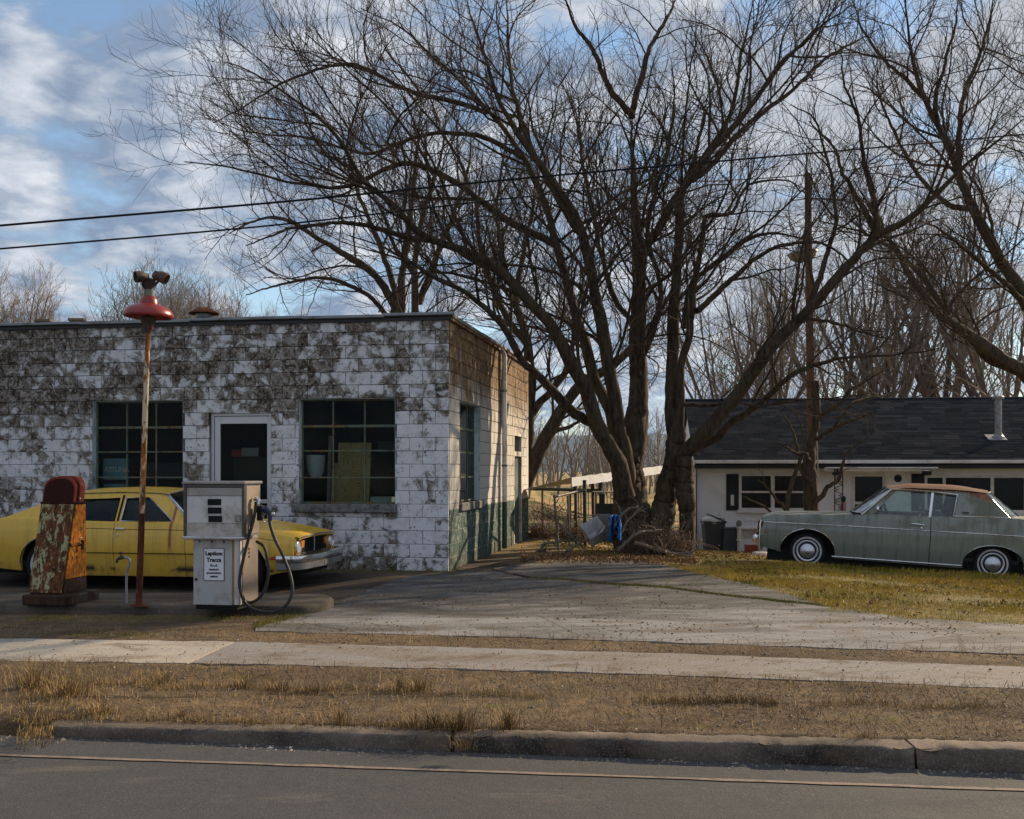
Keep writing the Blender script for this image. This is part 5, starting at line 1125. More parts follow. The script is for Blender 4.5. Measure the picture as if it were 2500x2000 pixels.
# ---- things along the house wall
plain('bin_dark', (.028, .029, .03), .55, var=.2); plain('bin_blue', (.022, .032, .04), .55, var=.2); plain('bag_white', (.62, .61, .58), .45, var=.12, scale=10); plain('brick_red', (.24, .06, .035), .9, var=.3, scale=9)
def gy(x, y): return float(h(x, y))
b = empty('wheelie_bin', ((1741-CX)/F*28.6, 28.6, gy(5.2, 28.6)+.04), label='dark rubbish bin with a white bag bulging over its rim', cat='bin')
def tapered(w0, d0, w1, d1, hgt, m, name, par, z0=0.): return MB().add([(-w0/2, -d0/2, z0), (w0/2, -d0/2, z0), (w0/2, d0/2, z0), (-w0/2, d0/2, z0), (-w1/2, -d1/2, z0+hgt), (w1/2, -d1/2, z0+hgt), (w1/2, d1/2, z0+hgt), (-w1/2, d1/2, z0+hgt)], [(3, 2, 1, 0), (4, 5, 6, 7), (0, 1, 5, 4), (1, 2, 6, 5), (2, 3, 7, 6), (3, 0, 4, 7)]).build(name, m, par)
HBn = CZ-(1272-CY)/F*28.6-b.location.z
tapered(.44, .44, .54, .52, HBn, M['bin_dark'], 'body', b); MB().box(-.29, .29, -.28, .28, HBn-.05, HBn, .01).build('rim', M['bin_dark'], b, 30)
bm_ = bmesh.new(); bmesh.ops.create_icosphere(bm_, subdivisions=4, radius=.27)
rb = np.random.default_rng(4); k1 = rb.normal(0, 9, (6, 3))
for v in bm_.verts: c = np.array(v.co); w = sum(math.sin(k @ c+i) for i, k in enumerate(k1))*.012; v.co = Vector((c[0]*(1+w), c[1]*(1+w), c[2]*.55+w-.1*abs(c[0])))
me = bpy.data.meshes.new('bag'); bm_.to_mesh(me); bm_.free(); me.polygons.foreach_set('use_smooth', [True]*len(me.polygons)); o = link('bag', me, M['bag_white'], None, b.location+Vector((-.02, -.02, HBn+.02))); tag(o, 'white plastic bag spilling over the rim of the dark bin', 'bag')
for i, (x1, z1) in enumerate(((.30, -.02), (.26, .05), (-.18, .17))):
    o = MB().tube([(-.2 if i < 2 else .15, -.25, HBn+.19-.02*i), (x1, -.28, HBn+z1)], .018-.004*i, 6).build('stick', M['plank'] if i else M['bin_dark'], None, None, b.location); tag(o, ('dark stick slanting across the white bag on the bin', 'long pale stick lying across the bagged bin', 'short pale stick poking from the bagged bin')[i], 'stick')
b2 = empty('storage_tub', ((1783-CX)/F*28.4, 28.4, gy(5.6, 28.4)+.03), label='squat blue black plastic tub between the bagged bin and the bench', cat='tub')
tapered(.46, .5, .42, .46, .56, M['bin_blue'], 'body', b2); MB().box(-.235, .235, -.25, .25, .56, .60, .015).build('lid', M['bin_blue'], b2, 30)
bn = empty('bench', ((1830-CX)/F*28, 28, gy(6, 28)+.0), label='pale slatted bench standing by the house wall beside the tub', cat='bench')
for z in (.62, .30): MB().box(-.30, .34, -.16, .16, z, z+.05, .005).build('slat', M['trim_white'], bn, 30)
MB().box(-.28, .32, .10, .13, .36, .60).build('back_panel', M['pump_lower'], bn)
for x in (-.26, .28):
    for y in (-.12, .12): MB().box(x-.025, x+.025, y-.025, y+.025, 0, .62).build('leg', M['trim_white'], bn)
o = MB().lathe([(0, 0), (.06, 0), (.075, .10), (.06, .13), (.03, .16), (0, .16)], 14).build('jar', M['sill'], None, 50, bn.location+Vector((-.27, 0, .672))); tag(o, 'small dark jar on the left end of the bench', 'jar')
o = MB().box(-.15, .15, -.1, .1, 0, .22, .01).build('crate', M['brick_red'], None, 30, ((1834-CX)/F*27.2, 27.2, gy(5.9, 27.2)+.0)); tag(o, 'red brick coloured box on the grass below the bench', 'box')
o = MB().lathe([(.05, .0), (.12, .005), (.13, .04), (.12, .075), (.05, .08), (.04, .04), (.05, 0)], 20, Matrix.Scale(1.3, 4, (1, 0, 0))).build('pet_dish', M['bag_white'], None, 50, ((1855-CX)/F*24, 24, gy(5.4, 24)+.02)); tag(o, 'white round dish lying on the lawn before the bench', 'dish')
o = empty('fire_extinguisher', hw(hx(2057)-ox, -.12, hz_(1246)-oz), label='pink and black cylinder hanging beside the house door', cat='cylinder')
plain('pink', (.50, .20, .17), .5); MB().lathe([(0, 0), (.07, 0), (.07, .20), (.05, .24)], 14).build('body', M['pink'], o, 50); MB().lathe([(.05, .24), (.06, .28), (.06, .36), (.03, .39), (0, .40)], 14).build('head', M['shutter_black'], o, 50)

# ------------------------------------------------------------------ yard clutter by the big tree
plain('rail_grey', (.16, .155, .15), .6, .2, var=.4, scale=6, dirt=(.08, .05, .03)); plain('post_dark', (.05, .052, .05), .75, var=.4, scale=5); plain('sheet_white', (.52, .54, .58), .55, var=.14, scale=3, dirt=(.36, .36, .37)); plain('tub_white', (.56, .55, .58), .45, var=.14, scale=4, dirt=(.38, .36, .35)); plain('box_grey', (.16, .155, .15), .8, var=.25); plain('tarp_blue', (.02, .20, .60), .45, var=.25, scale=6, bump=.5); plain('wood_old', (.16, .115, .08), .9, var=.4, scale=7); plain('dead_branch', (.17, .135, .105), .9, var=.4, scale=9)
def pts(L, Y): return [tuple(P(u, v, Y if len(q) == 0 else q[0])) for u, v, *q in L]
# open-sided shelter with a pale sheet roof
shl = empty('shelter', tuple(hit(1440, 1300)*0+P(1520, 1300, 24)), label='open shelter with pale sheet roof on thin dark posts behind the tree', cat='shelter'); shl.location = (0, 0, 0)
q = [P(1396, 1166, 23), P(1640, 1134, 27.5)]; n_ = 20; top = []; 
for t in np.linspace(0, 1, n_): c = q[0]*(1-t)+q[1]*t; w = .012*math.sin(t*55); top.append([c+np.array((0, 0, w)), c+np.array((-.06, .35, -.30+w)) if False else c+np.array((.0, -.05, -.19+w*.5))])
edge = MB(); edge.grid(top); edge.build('roof_edge', M['sheet_white'], shl)
d3 = (q[1]-q[0]); back = np.array((-d3[1], d3[0], 0))/np.linalg.norm(d3[:2])*1.3
MB().grid([[c[0]+back*s_+np.array((0, 0, .005-.30*s_)) for s_ in np.linspace(0, 1, 4)] for c in top]).build('roof_sheet', M['sheet_white'], shl)
for u, v0, v1, Y in ((1405, 1176, 1312, 23.2), (1427, 1172, 1320, 22.6), (1447, 1172, 1300, 24.2), (1466, 1168, 1290, 24.4), (1505, 1165, 1280, 25), (1620, 1150, 1290, 27)):
    a, b_ = P(u, v0, Y), P(u+2, v1, Y); b_[2] = gy(b_[0], Y)-.02; MB().tube([a, b_], .035 if Y > 23 else .04, 6).build('post', M['post_dark'], shl)
for v in (1200, 1262): MB().tube([P(1405, v, 23.6), P(1500, v+2, 24.8)], .02, 6).build('cross_rail', M['post_dark'], shl)
for u in (1412, 1418, 1436, 1455, 1474, 1482, 1491): MB().tube([P(u, 1201, 24), P(u+1, 1264, 24)], .012, 5).build('baluster', M['rail_grey'], shl)
gt = empty('gate_frame', label='bent grey pipe gate frame standing left of the big tree', cat='gate')
MB().tube(curve([P(1364, 1345, 20.9), P(1354, 1220, 20.9), P(1358, 1213, 21), P(1427, 1196, 22.2)], 40), .022, 8).build('pipe_frame', M['rail_grey'], gt, 60)
MB().tube([P(1386, 1210, 21.4), P(1390, 1332, 21.4)], .022, 8).build('upright', M['rail_grey'], gt, 60); MB().tube([P(1355, 1232, 20.9), P(1366, 1216, 21.1)], .012, 6).build('brace', M['rail_grey'], gt)
fn = empty('field_fence', label='low pipe rail fence along the edge of the field behind the station', cat='fence')
fa, fb = P(1240, 1192, 27), P(1470, 1198, 27); MB().tube([fa, fb], .04, 6).build('rail', M['post_dark'], fn)
for u in (1262, 1324, 1392, 1455): a = P(u, 1193, 27); MB().tube([a, (a[0], a[1], gy(a[0], 27)-.05)], .03, 6).build('post', M['wood_old'], fn)
st_ = MB().box(-1.9, 1.6, -.12, .12, -.1, .10, .02).build('stone_edging', M['drive_concrete'], None, 30, tuple(P(1340, 1306, 25.5)+np.array((0, 0, -.05)))); tag(st_, 'pale concrete edging along the weeds behind the station', 'edging')
t = empty('wash_tub', tuple(P(1450, 1302, 20.4)), (R(38), R(-24), R(20)), 'white wash tub tipped over beside the blue tarp', 'tub')
tb = MB(); prof = [(.16, -.16), (.19, -.15), (.235, .12), (.255, .16), (.245, .17), (.225, .14), (.175, -.13), (0, -.135)]; tb.lathe([(.0, -.165)]+prof, 4, Matrix.Rotation(R(45), 4, 'Z') @ Matrix.Scale(1.15, 4, (1, 0, 0))); tb.build('shell', M['tub_white'], t, 30)
o = MB().box(-.17, .17, -.18, .18, 0, .52, .01).build('cabinet', M['box_grey'], None, 30, tuple(P(1469, 1322, 21.2))); tag(o, 'plain grey cabinet standing behind the tipped white tub', 'cabinet')
o = MB().box(-.2, .2, -.15, .15, 0, .3, .01); o.box(-.12, -.02, -.1, .1, .3, .5); o = o.build('stacked_scrap', M['post_dark'], None, None, tuple(P(1478, 1266, 22.2))); tag(o, 'dark scrap piled on top behind the grey cabinet', 'scrap')
G = []; rt = np.random.default_rng(8)
for i, t_ in enumerate(np.linspace(0, 1, 22)):
    u = 1486+30*t_; row = []
    for k in np.linspace(0, 1, 14):
        f_ = .05*math.sin(t_*19+k*2)+.03*math.sin(t_*41+k*5); row.append(P(u+8*k*(t_-.2)+f_*20*k-6*k*t_, 1262-6*math.sin(t_*3)+k*(50+14*math.sin(t_*9)), 20.3+f_*4.2-.12*k))
    G.append(row)
o = MB().grid(G).build('tarp', M['tarp_blue'], None, 60, fix=False); sm = o.modifiers.new('thick', 'SOLIDIFY'); sm.thickness = .012; tag(o, 'crumpled bright blue tarp hanging against the tree trunk', 'tarp')
def branch_on_ground(L, r0, r1, lab, seed):
    c = curve([tuple(P(u, v, Y)) for u, v, Y in L], 26); r_ = np.random.default_rng(seed); c[1:-1] += r_.normal(0, .006, (24, 3))
    m = MB().tube(c, np.linspace(r0, r1, 26), 6)
    for k in (8, 14, 19):
        d_ = r_.normal(0, 1, 3); d_[2] = abs(d_[2])*.5; d_ /= np.linalg.norm(d_); m.tube(curve([c[k], c[k]+d_*.22+(c[k+1]-c[k])*3, c[k]+d_*.4+np.array((0, 0, .05))], 8), np.linspace(r1, .004, 8), 5)
    tag(m.build('fallen_branch', M['dead_branch'], None, 60), lab, 'branch', 'fallen branches under the big tree')
branch_on_ground([(1276, 1367, 20.0), (1300, 1352, 20.4), (1322, 1345, 20.5), (1352, 1352, 20.4)], .035, .015, 'pale fallen branch curving at the foot of the side wall', 1)
branch_on_ground([(1322, 1340, 20.3), (1330, 1328, 20.3), (1350, 1325, 20.4), (1395, 1321, 20.8)], .028, .014, 'arched fallen branch behind the pale curved one', 2)
branch_on_ground([(1284, 1376, 19.4), (1325, 1370, 19.5), (1362, 1358, 19.8), (1392, 1339, 20.4), (1425, 1317, 20.8)], .028, .012, 'long fallen branch reaching from the drive toward the tub', 3)
branch_on_ground([(1510, 1345, 19.9), (1530, 1322, 19.9), (1556, 1302, 19.9), (1590, 1296, 20.1), (1622, 1293, 20.3)], .036, .014, 'thick fallen branch arching across the tree roots', 4)
branch_on_ground([(1550, 1325, 19.8), (1590, 1336, 19.7), (1640, 1350, 19.6), (1690, 1359, 19.5)], .034, .02, 'straight fallen branch lying toward the lawn', 5)
branch_on_ground([(1500, 1285, 20.0), (1520, 1255, 20.2), (1545, 1240, 20.4), (1575, 1250, 20.6)], .026, .016, 'thin branch bowed against the tree trunk', 6)
branch_on_ground([(1520, 1300, 20.0), (1530, 1275, 20.1), (1550, 1255, 20.2), (1570, 1235, 20.4)], .022, .01, 'thin branch leaning up against the trunk', 7)
branch_on_ground([(1360, 1272, 20.7), (1390, 1305, 20.6), (1420, 1335, 20.5), (1432, 1345, 20.4)], .022, .012, 'straight stick slanting down through the pipe gate', 8)
branch_on_ground([(1385, 1345, 20.2), (1420, 1325, 20.3), (1470, 1300, 20.2), (1500, 1270, 20.2)], .024, .01, 'long stick slanting up past the tipped tub', 9)

# ------------------------------------------------------------------ utility pole and overhead lines
plain('pole_wood', (.15, .085, .05), .9, var=.5, scale=6, dirt=(.06, .035, .025), bump=.5); plain('fixture', (.34, .33, .30), .5, .4)
UY = 27.; up = empty('utility_pole', ((1984-CX)/F*UY, UY, gy(7.3, UY)-.1), label='tall brown wooden pole with one lamp head before the house', cat='utility pole')
tp_ = P(1972, 424, UY)-np.array(up.location); MB().tube([(0, 0, 0), tuple(tp_)], [.115, .082], 12).build('pole', M['pole_wood'], up, 50)
zc = CZ-(608-CY)/F*UY-up.location.z; k = zc/tp_[2]; cx_ = tp_[0]*k
MB().tube([(cx_, .06, zc+.10), (cx_-.05, .2, zc+.14), (cx_-.10, .34, zc+.10)], .03, 8).build('arm', M['fixture'], up, 50)
MB().lathe([(.0, .12), (.10, .11), (.20, .05), (.33, .0), (.335, -.02), (.31, -.05), (.27, -.13), (.18, -.19), (.08, -.21), (0, -.215)], 20, Matrix.Translation((cx_-.06, .38, zc-.01)) @ Matrix.Rotation(R(-7), 4, 'Y') @ Matrix.Scale(1.12, 4)).build('lamp_head', M['fixture'], up, 50)
MB().tube([(tp_[0]*.7+.12, -.03, tp_[2]*.7), (tp_[0]*.3+.14, -.03, tp_[2]*.3), (.14, -.03, .2)], .014, 6).build('conduit', M['galv'], up)
def wire(L, r, lab):
    c = curve(L, 60); o = MB().tube(c, r, 6).build('overhead_wire', M['black'], None, 60); tag(o, lab, 'wire')
wire([P(-600, 603, 15), P(57, 546, 15.5), P(700, 492, 16.2), P(1250, 438, 17.2), P(1800, 390, 19), P(2448, 333, 23), P(3200, 262, 30)], .0165, 'upper black overhead wire crossing before the trees')
wire([P(-600, 655, 15), P(57, 603, 15.5), P(700, 547, 16.5), P(1250, 484, 19), P(1600, 450, 23), P(1972, 427, 27), P(2448, 372, 30), P(3200, 300, 36)], .0135, 'lower overhead wire leading to the top of the wooden pole')
# ------------------------------------------------------------------ bare trees
def bark(key, a, b, moss=.0):
    m = Mt(key, a, .95); p = m.pos(); v = m.map(p, (1, 1, .22)); n_ = m.noise(v, 14, 7, .7, .4); w = m.noise(p, 1.6, 5, .6)
    c = m.mix(m.ramp(n_, [(.36, 0), (.62, 1)]), a, b)
    if moss: c = m.mix(m.math('MULTIPLY', m.ramp(w, [(.5, 0), (.62, 1)]), moss), c, (.075, .075, .035))
    m.set(col=c); m.bump(n_, .8, .03); M[key] = m.m
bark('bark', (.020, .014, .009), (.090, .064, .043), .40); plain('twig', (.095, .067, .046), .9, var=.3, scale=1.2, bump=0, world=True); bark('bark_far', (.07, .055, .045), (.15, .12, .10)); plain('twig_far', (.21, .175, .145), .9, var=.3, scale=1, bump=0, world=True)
def nrm(a): return a/(np.linalg.norm(a, axis=-1, keepdims=True)+1e-9)
def grow(S0, D, L, Rr, K, wander, trop, end=.35, rg=RNG):
    N = len(S0); Pn = np.empty((N, K, 3)); Pn[:, 0] = S0; d = nrm(D); bend = rg.normal(0, wander*.6, (N, 3))
    for k in range(1, K):
        d = nrm(d+bend+rg.normal(0, wander, (N, 3))+np.array((0, 0, trop))); Pn[:, k] = Pn[:, k-1]+d*(L/(K-1))[:, None]
    return Pn, Rr[:, None]*np.linspace(1, end, K)[None]
def spawn(Pn, Rn, spacing, t0, a0, a1, rg=RNG, up=0.):
    N, K, _ = Pn.shape; Ln = np.linalg.norm(np.diff(Pn, axis=1), axis=2).sum(1)
    cnt = np.maximum(1, (Ln*(1-t0)/spacing).astype(int)); i = np.repeat(np.arange(N), cnt)
    j = np.arange(len(i))-np.repeat(np.cumsum(cnt)-cnt, cnt); t = t0+(1-t0)*(j+rg.random(len(i)))/np.repeat(cnt, cnt)
    f = np.clip(t*(K-1), 0, K-1.001); a = f.astype(int); f = (f-a)[:, None]
    pos = Pn[i, a]*(1-f)+Pn[i, a+1]*f; T = nrm(Pn[i, a+1]-Pn[i, a]); rad = Rn[i, a]*(1-f[:, 0])+Rn[i, a+1]*f[:, 0]
    r = rg.normal(0, 1, T.shape); r[:, 2] += up; pp_ = nrm(r-(r*T).sum(1, keepdims=True)*T); ang = rg.uniform(a0, a1, len(i))[:, None]
    return pos, np.cos(ang)*T+np.sin(ang)*pp_, t, rad, Ln[i], Rn[i, 0]
def ramify(limbP, limbR, sp=(.33, .22, .17), l1=(.6, 3.3), dens=1., trop=.065, rmin=.0039, levels=3, t0=.22, rg=RNG, k1=.50):
    """branches, twigs and fine twigs growing from the limbs -> list of (P, R, sides)"""
    out = []
    p, d, t, rad, Lp_, _ = spawn(limbP, limbR, sp[0]/dens, t0, R(28), R(62), rg, .5)
    L = np.clip(Lp_*k1, *l1)*(1.05-.55*t)*rg.uniform(.55, 1.3, len(t)); r = np.minimum(rad*.6, .0105*L+.003)
    B1, r1 = grow(p, d, L, r, 9, .15, trop, .3, rg); out.append((B1, r1, 5))
    p, d, t, rad, Lp_, _ = spawn(B1, r1, sp[1]/dens, .12, R(25), R(60), rg, .4)
    L = np.clip(Lp_*.60*(1.1-.6*t)*rg.uniform(.5, 1.35, len(t)), .25, 1.8); r = np.maximum(np.minimum(rad*.65, .0065*L+.0022), rmin)
    B2, r2 = grow(p, d, L, r, 6, .17, trop*1.4, .5, rg); out.append((B2, r2, 3))
    if levels > 2:
        p, d, t, rad, Lp_, _ = spawn(B2, r2, sp[2]/dens, .1, R(22), R(55), rg, .4)
        L = np.clip(Lp_*.65*(1.1-.5*t)*rg.uniform(.5, 1.4, len(t)), .16, .85); B3, r3 = grow(p, d, L, np.full(len(t), rmin*.9), 5, .14, trop*1.6, .6, rg); out.append((B3, r3, 3))
    return out
def tubemesh(name, lst, off): V, Q = join([tubes(p-off, r, n) for p, r, n in lst]); return fastmesh(name, V, Q, True)
def tree(name, base, limbs, label, Y, seed, dens=1., levels=3, mats=('bark', 'twig'), t0=.22, extra=None, flare=1.25, group=None, **kw):
    """limbs: (points (u, v[, dY]), r0, r1 in photo pixels, spawn) traced by eye and set at their own depths"""
    rg = np.random.default_rng(seed); root = empty(name, tuple(base), label=label, cat='tree', group=group); off = np.array(base, float)
    LP, LR, SP = [], [], []
    for pts_, r0, r1, dy, spn in limbs:
        n = len(pts_); c = np.array([P(u, v, Y+dy[0]+(dy[1]-dy[0])*i/(n-1)) for i, (u, v) in enumerate(pts_)]); c = curve(c, 48)
        w = np.cumsum(rg.normal(0, .009, (48, 3)), 0); w -= np.linspace(0, 1, 48)[:, None]*w[-1]; c[1:] += w[1:]*np.array((1, 2, 1))
        rr_ = (.86 if spn else 1.)*np.interp(np.linspace(0, 1, 48), (0, .7, 1), (r0, r1+.12*(r0-r1), min(1.3, r1) if spn else r1))/F*Y; sl_ = np.r_[0, np.cumsum(np.linalg.norm(np.diff(c, axis=0), axis=1))]; rr_ *= 1+.07*np.sin(sl_*3.3+seed)*rg.uniform(.3, 1)
        LP.append(c); LR.append(rr_); SP.append(spn)
    LP, LR = np.array(LP), np.array(LR); big_ = LR[:, 0] > .05
    lst = [(LP[big_], LR[big_], 16)]+([(LP[~big_], LR[~big_], 7)] if (~big_).any() else [])
    V, Q = join([tubes(p-off, r, n) for p, r, n in lst]); k = 0
    for p, r, n in lst:                                                   # lumpy bark
        m_ = p.shape[0]*p.shape[1]*n; cen = np.repeat((p-off).reshape(-1, 3), n, 0); V[k:k+m_] = cen+(V[k:k+m_]-cen)*(1+np.clip(rg.normal(0, .045, m_), -.10, .14))[:, None]; k += m_
    tr_ = link('trunk', fastmesh('trunk', V, Q, True), M[mats[0]], root)
    sp_ = np.array(SP) > 0; cr = ramify(LP[sp_], LR[sp_], dens=dens, levels=levels, rg=rg, t0=t0, **kw)
    br_ = link('branches', tubemesh('branches', cr[:1], off), M[mats[0]], root); tag(br_, kind='stuff'); tw_ = link('crown', tubemesh('crown', cr[1:], off), M[mats[1]], root); tag(tw_, kind='stuff')
    return root
TY = 21.5
base = hit(1550, 1350); TA = [
 ([(1545, 1362), (1546, 1330), (1543, 1260), (1539, 1190), (1534, 1130), (1532, 1100)], 46, 30, (0, 0), 0),
 ([(1548, 1365), (1560, 1300), (1556, 1200), (1553, 1100), (1556, 1000)], 34, 24, (-.1, .0), 0),
 ([(1530, 1365), (1528, 1290), (1525, 1200), (1512, 1120), (1505, 1060)], 30, 24, (-.1, -.1), 0),
 ([(1540, 1180), (1546, 1100), (1552, 1040), (1557, 985), (1561, 900), (1562, 763), (1557, 597), (1550, 485), (1545, 374), (1543, 285)], 36, 12, (0, .6), 1),
 ([(1543, 285), (1528, 262), (1489, 207), (1439, 112), (1400, 51), (1370, -20)], 10, 5, (.6, .2), 1),
 ([(1543, 285), (1570, 179), (1595, 112), (1628, 48), (1660, -20)], 10, 5, (.6, 1.2), 1),
 ([(1575, 610), (1612, 552), (1640, 502), (1690, 441), (1734, 374), (1807, 296), (1862, 224), (1907, 151), (1957, 107), (2020, 50), (2090, 10)], 13, 5, (.5, -1.2), 1),
 ([(1690, 441), (1740, 400), (1800, 330), (1850, 290), (1925, 240), (1990, 175), (2060, 125), (2150, 70)], 9, 4, (0, 2.2), 1),
 ([(1620, 550), (1680, 440), (1712, 330), (1730, 270), (1758, 262)], 8, 4, (.4, 1.6), 1),
 ([(1534, 1180), (1524, 1110), (1508, 1040), (1497, 960), (1488, 900), (1473, 791), (1445, 680), (1417, 569), (1389, 502), (1333, 418), (1283, 352), (1245, 290), (1215, 230), (1180, 120), (1150, 45), (1135, -20)], 24, 6, (-.2, -1.6), 1),
 ([(1530, 1190), (1518, 1120), (1500, 1050), (1480, 985), (1453, 938), (1440, 890), (1411, 791), (1378, 680), (1356, 597), (1328, 502), (1300, 441), (1272, 385), (1230, 318), (1191, 274), (1107, 190), (1052, 140), (996, 84), (941, 51), (880, 20)], 21, 4, (.4, 2.0), 1),
 ([(1530, 1215), (1515, 1140), (1485, 1085), (1455, 1040), (1430, 960), (1403, 915), (1380, 870), (1330, 790), (1247, 702), (1197, 652), (1124, 613), (1063, 591), (1007, 558), (963, 502), (907, 457), (868, 407), (840, 357), (801, 307), (751, 263), (662, 207), (595, 168), (551, 151)], 25, 3.5, (-.3, -3.2), 1),
 ([(1455, 1040), (1401, 1007), (1349, 952), (1308, 914), (1270, 880), (1225, 800), (1160, 735), (1080, 690), (1010, 640), (930, 600), (850, 575)], 15, 4, (-.2, -2.6), 1),
 ([(1356, 597), (1300, 570), (1247, 545), (1197, 513), (1135, 463), (1068, 424), (1002, 407), (952, 418), (840, 460), (700, 445), (560, 410), (450, 395)], 12, 3, (.5, -2.0), 1),
 ([(1417, 569), (1360, 480), (1300, 360), (1262, 250), (1245, 150), (1240, 40), (1236, -20)], 11, 4, (-.6, 1.5), 1),
 ([(1272, 385), (1190, 340), (1090, 330), (1000, 345), (900, 380), (760, 340), (620, 330), (540, 300)], 8, 3, (1.2, 3.), 1),
 ([(1191, 274), (1100, 250), (1000, 225), (880, 165), (800, 170), (700, 205), (600, 260), (520, 300)], 8, 3, (1.6, .2), 1),
 ([(1063, 591), (980, 570), (880, 540), (780, 545), (690, 560), (600, 600)], 8, 3, (-1.8, -3.5), 1),
 ([(1557, 800), (1500, 720), (1470, 620), (1450, 500), (1425, 400), (1405, 300), (1380, 200)], 9, 4, (.3, 2.6), 1),
 ([(1561, 900), (1600, 780), (1610, 700), (1590, 560), (1610, 450), (1640, 340), (1650, 240), (1640, 150)], 9, 4, (.2, -1.4), 1),
]
tree('bare_tree', base, TA, 'large bare tree with many spreading limbs beside the station', TY, 11, dens=1.1)
base = hit(1625, 1350); TB = [
 ([(1600, 1362), (1612, 1290), (1630, 1200), (1645, 1130), (1652, 1080), (1650, 1040)], 36, 22, (0, 0), 0),
 ([(1650, 1075), (1643, 1016), (1640, 958), (1641, 900), (1645, 791), (1656, 680), (1662, 569), (1668, 474), (1706, 410), (1760, 330), (1790, 262), (1805, 150), (1830, 40), (1840, -20)], 22, 5, (0, 1.4), 1),
 ([(1658, 1070), (1660, 987), (1656, 900), (1679, 819), (1695, 680), (1712, 569), (1723, 524), (1784, 519), (1807, 474), (1834, 446), (1918, 441), (1955, 470)], 15, 4, (0, -1.0), 1),
 ([(1652, 1110), (1679, 1100), (1702, 1074), (1728, 1045), (1772, 996), (1815, 938), (1840, 900), (1890, 830), (1974, 747), (2057, 652), (2140, 574), (2224, 530), (2296, 463), (2352, 407), (2419, 357), (2500, 290)], 22, 7, (0, -2.5), 1),
 ([(1690, 1092), (1749, 1066), (1786, 1025), (1815, 1007), (1847, 984), (1880, 955), (1922, 919), (1967, 900), (2050, 875), (2170, 865), (2290, 850)], 12, 3, (0, -1.5), 1),
 ([(1660, 985), (1728, 987), (1800, 980), (1870, 990), (1950, 975)], 6, 2.5, (0, -1.8), 1),
 ([(1668, 800), (1684, 697), (1751, 641), (1818, 591), (1890, 569), (1968, 583), (2029, 569)], 9, 3, (.2, .8), 1),
 ([(1700, 760), (1807, 663), (1857, 619), (1918, 597), (1990, 591), (2057, 624), (2110, 680)], 9, 3, (-.4, -1.6), 1),
 ([(1974, 747), (2010, 640), (2040, 540), (2030, 430), (1990, 300), (1930, 255)], 8, 3, (-1.4, -.2), 1),
 ([(2140, 574), (2085, 474), (2051, 402), (2029, 352), (1974, 296)], 8, 3, (-1.8, -.8), 1),
 ([(2140, 574), (2130, 470), (2105, 380), (2096, 290), (2060, 200), (2050, 110)], 8, 3, (-1.8, -2.6), 1),
 ([(1890, 830), (1930, 800), (2010, 790), (2090, 810), (2180, 830)], 7, 3, (-1, -2), 1),
 ([(1670, 1110), (1668, 1160), (1672, 1240), (1673, 1345), (1673, 1365)], 22, 20, (-.25, -.25), 0),
]
tree('bare_tree', base, TB, 'leaning bare tree whose long limb reaches up over the house', TY-.2, 12, dens=1.05)
RY = 24.
TR = [
 ([(2640, 1330), (2620, 1180), (2590, 1050), (2560, 960)], 46, 34, (0, 0), 0),
 ([(2560, 970), (2500, 915), (2447, 880), (2363, 819), (2280, 758), (2224, 680), (2191, 613), (2163, 574), (2120, 500), (2085, 440)], 24, 5, (0, -1), 1),
 ([(2500, 915), (2410, 870), (2335, 790), (2280, 708), (2224, 641), (2168, 597), (2090, 560), (2000, 540)], 14, 4, (0, 1.2), 1),
 ([(2570, 985), (2530, 800), (2490, 700), (2447, 630), (2413, 569), (2385, 513), (2352, 441), (2330, 374), (2302, 318), (2269, 252), (2241, 179), (2224, 96), (2213, 20), (2205, -30)], 24, 6, (0, .6), 1),
 ([(2341, 400), (2345, 329), (2358, 235), (2391, 151), (2419, 51), (2430, -20)], 9, 4, (.2, 1.4), 1),
 ([(2290, 300), (2280, 235), (2307, 151), (2330, 73), (2340, -10)], 7, 3, (.3, -1), 1),
 ([(2600, 1000), (2640, 700), (2620, 450), (2560, 250), (2520, 60)], 24, 6, (0, 1), 1),
 ([(2520, 760), (2448, 690), (2360, 620), (2290, 560), (2240, 540)], 9, 3, (0, -2), 1),
 ([(2385, 513), (2320, 500), (2250, 430), (2190, 330), (2150, 230), (2140, 140)], 8, 3, (0, 2), 1),
 ([(2269, 252), (2210, 200), (2150, 150), (2100, 80), (2080, 0)], 7, 3, (.5, 1.5), 1),
]
b_ = P(2640, 1345, RY); b_[2] = gy(b_[0], RY)
tree('bare_tree', b_, TR, 'bare tree at the right edge with limbs reaching in over the house', RY, 13, dens=1.2)
CYd = 31.
TC = [
 ([(975, 1200), (972, 1000), (968, 800), (975, 740)], 24, 18, (0, 0), 0),
 ([(975, 745), (985, 660), (1000, 560), (1010, 450), (1020, 330), (1030, 240)], 12, 4, (0, 1), 1),
 ([(972, 760), (918, 675), (852, 630), (774, 586), (707, 546), (651, 535), (560, 570)], 13, 4, (0, -1), 1),
 ([(975, 745), (930, 620), (880, 500), (850, 400), (830, 300)], 10, 4, (0, 1.5), 1),
 ([(1030, 1200), (1025, 1000), (1020, 780), (1018, 624), (1040, 500), (1075, 380), (1090, 270)], 20, 5, (0, -.6), 1),
 ([(1022, 740), (1060, 640), (1100, 540), (1140, 420), (1150, 320)], 10, 4, (0, 1), 1),
 ([(1018, 680), (960, 600), (930, 520), (900, 460)], 8, 3, (0, -2), 1),
 ([(968, 800), (900, 720), (800, 680), (700, 690), (600, 720)], 8, 3, (0, -1.5), 1),
]
b_ = P(990, 1200, CYd); b_[2] = gy(b_[0], CYd)-.1
tree('bare_tree', b_, TC, 'twin stemmed bare tree rising behind the flat roof of the station', CYd, 14, dens=1.1)
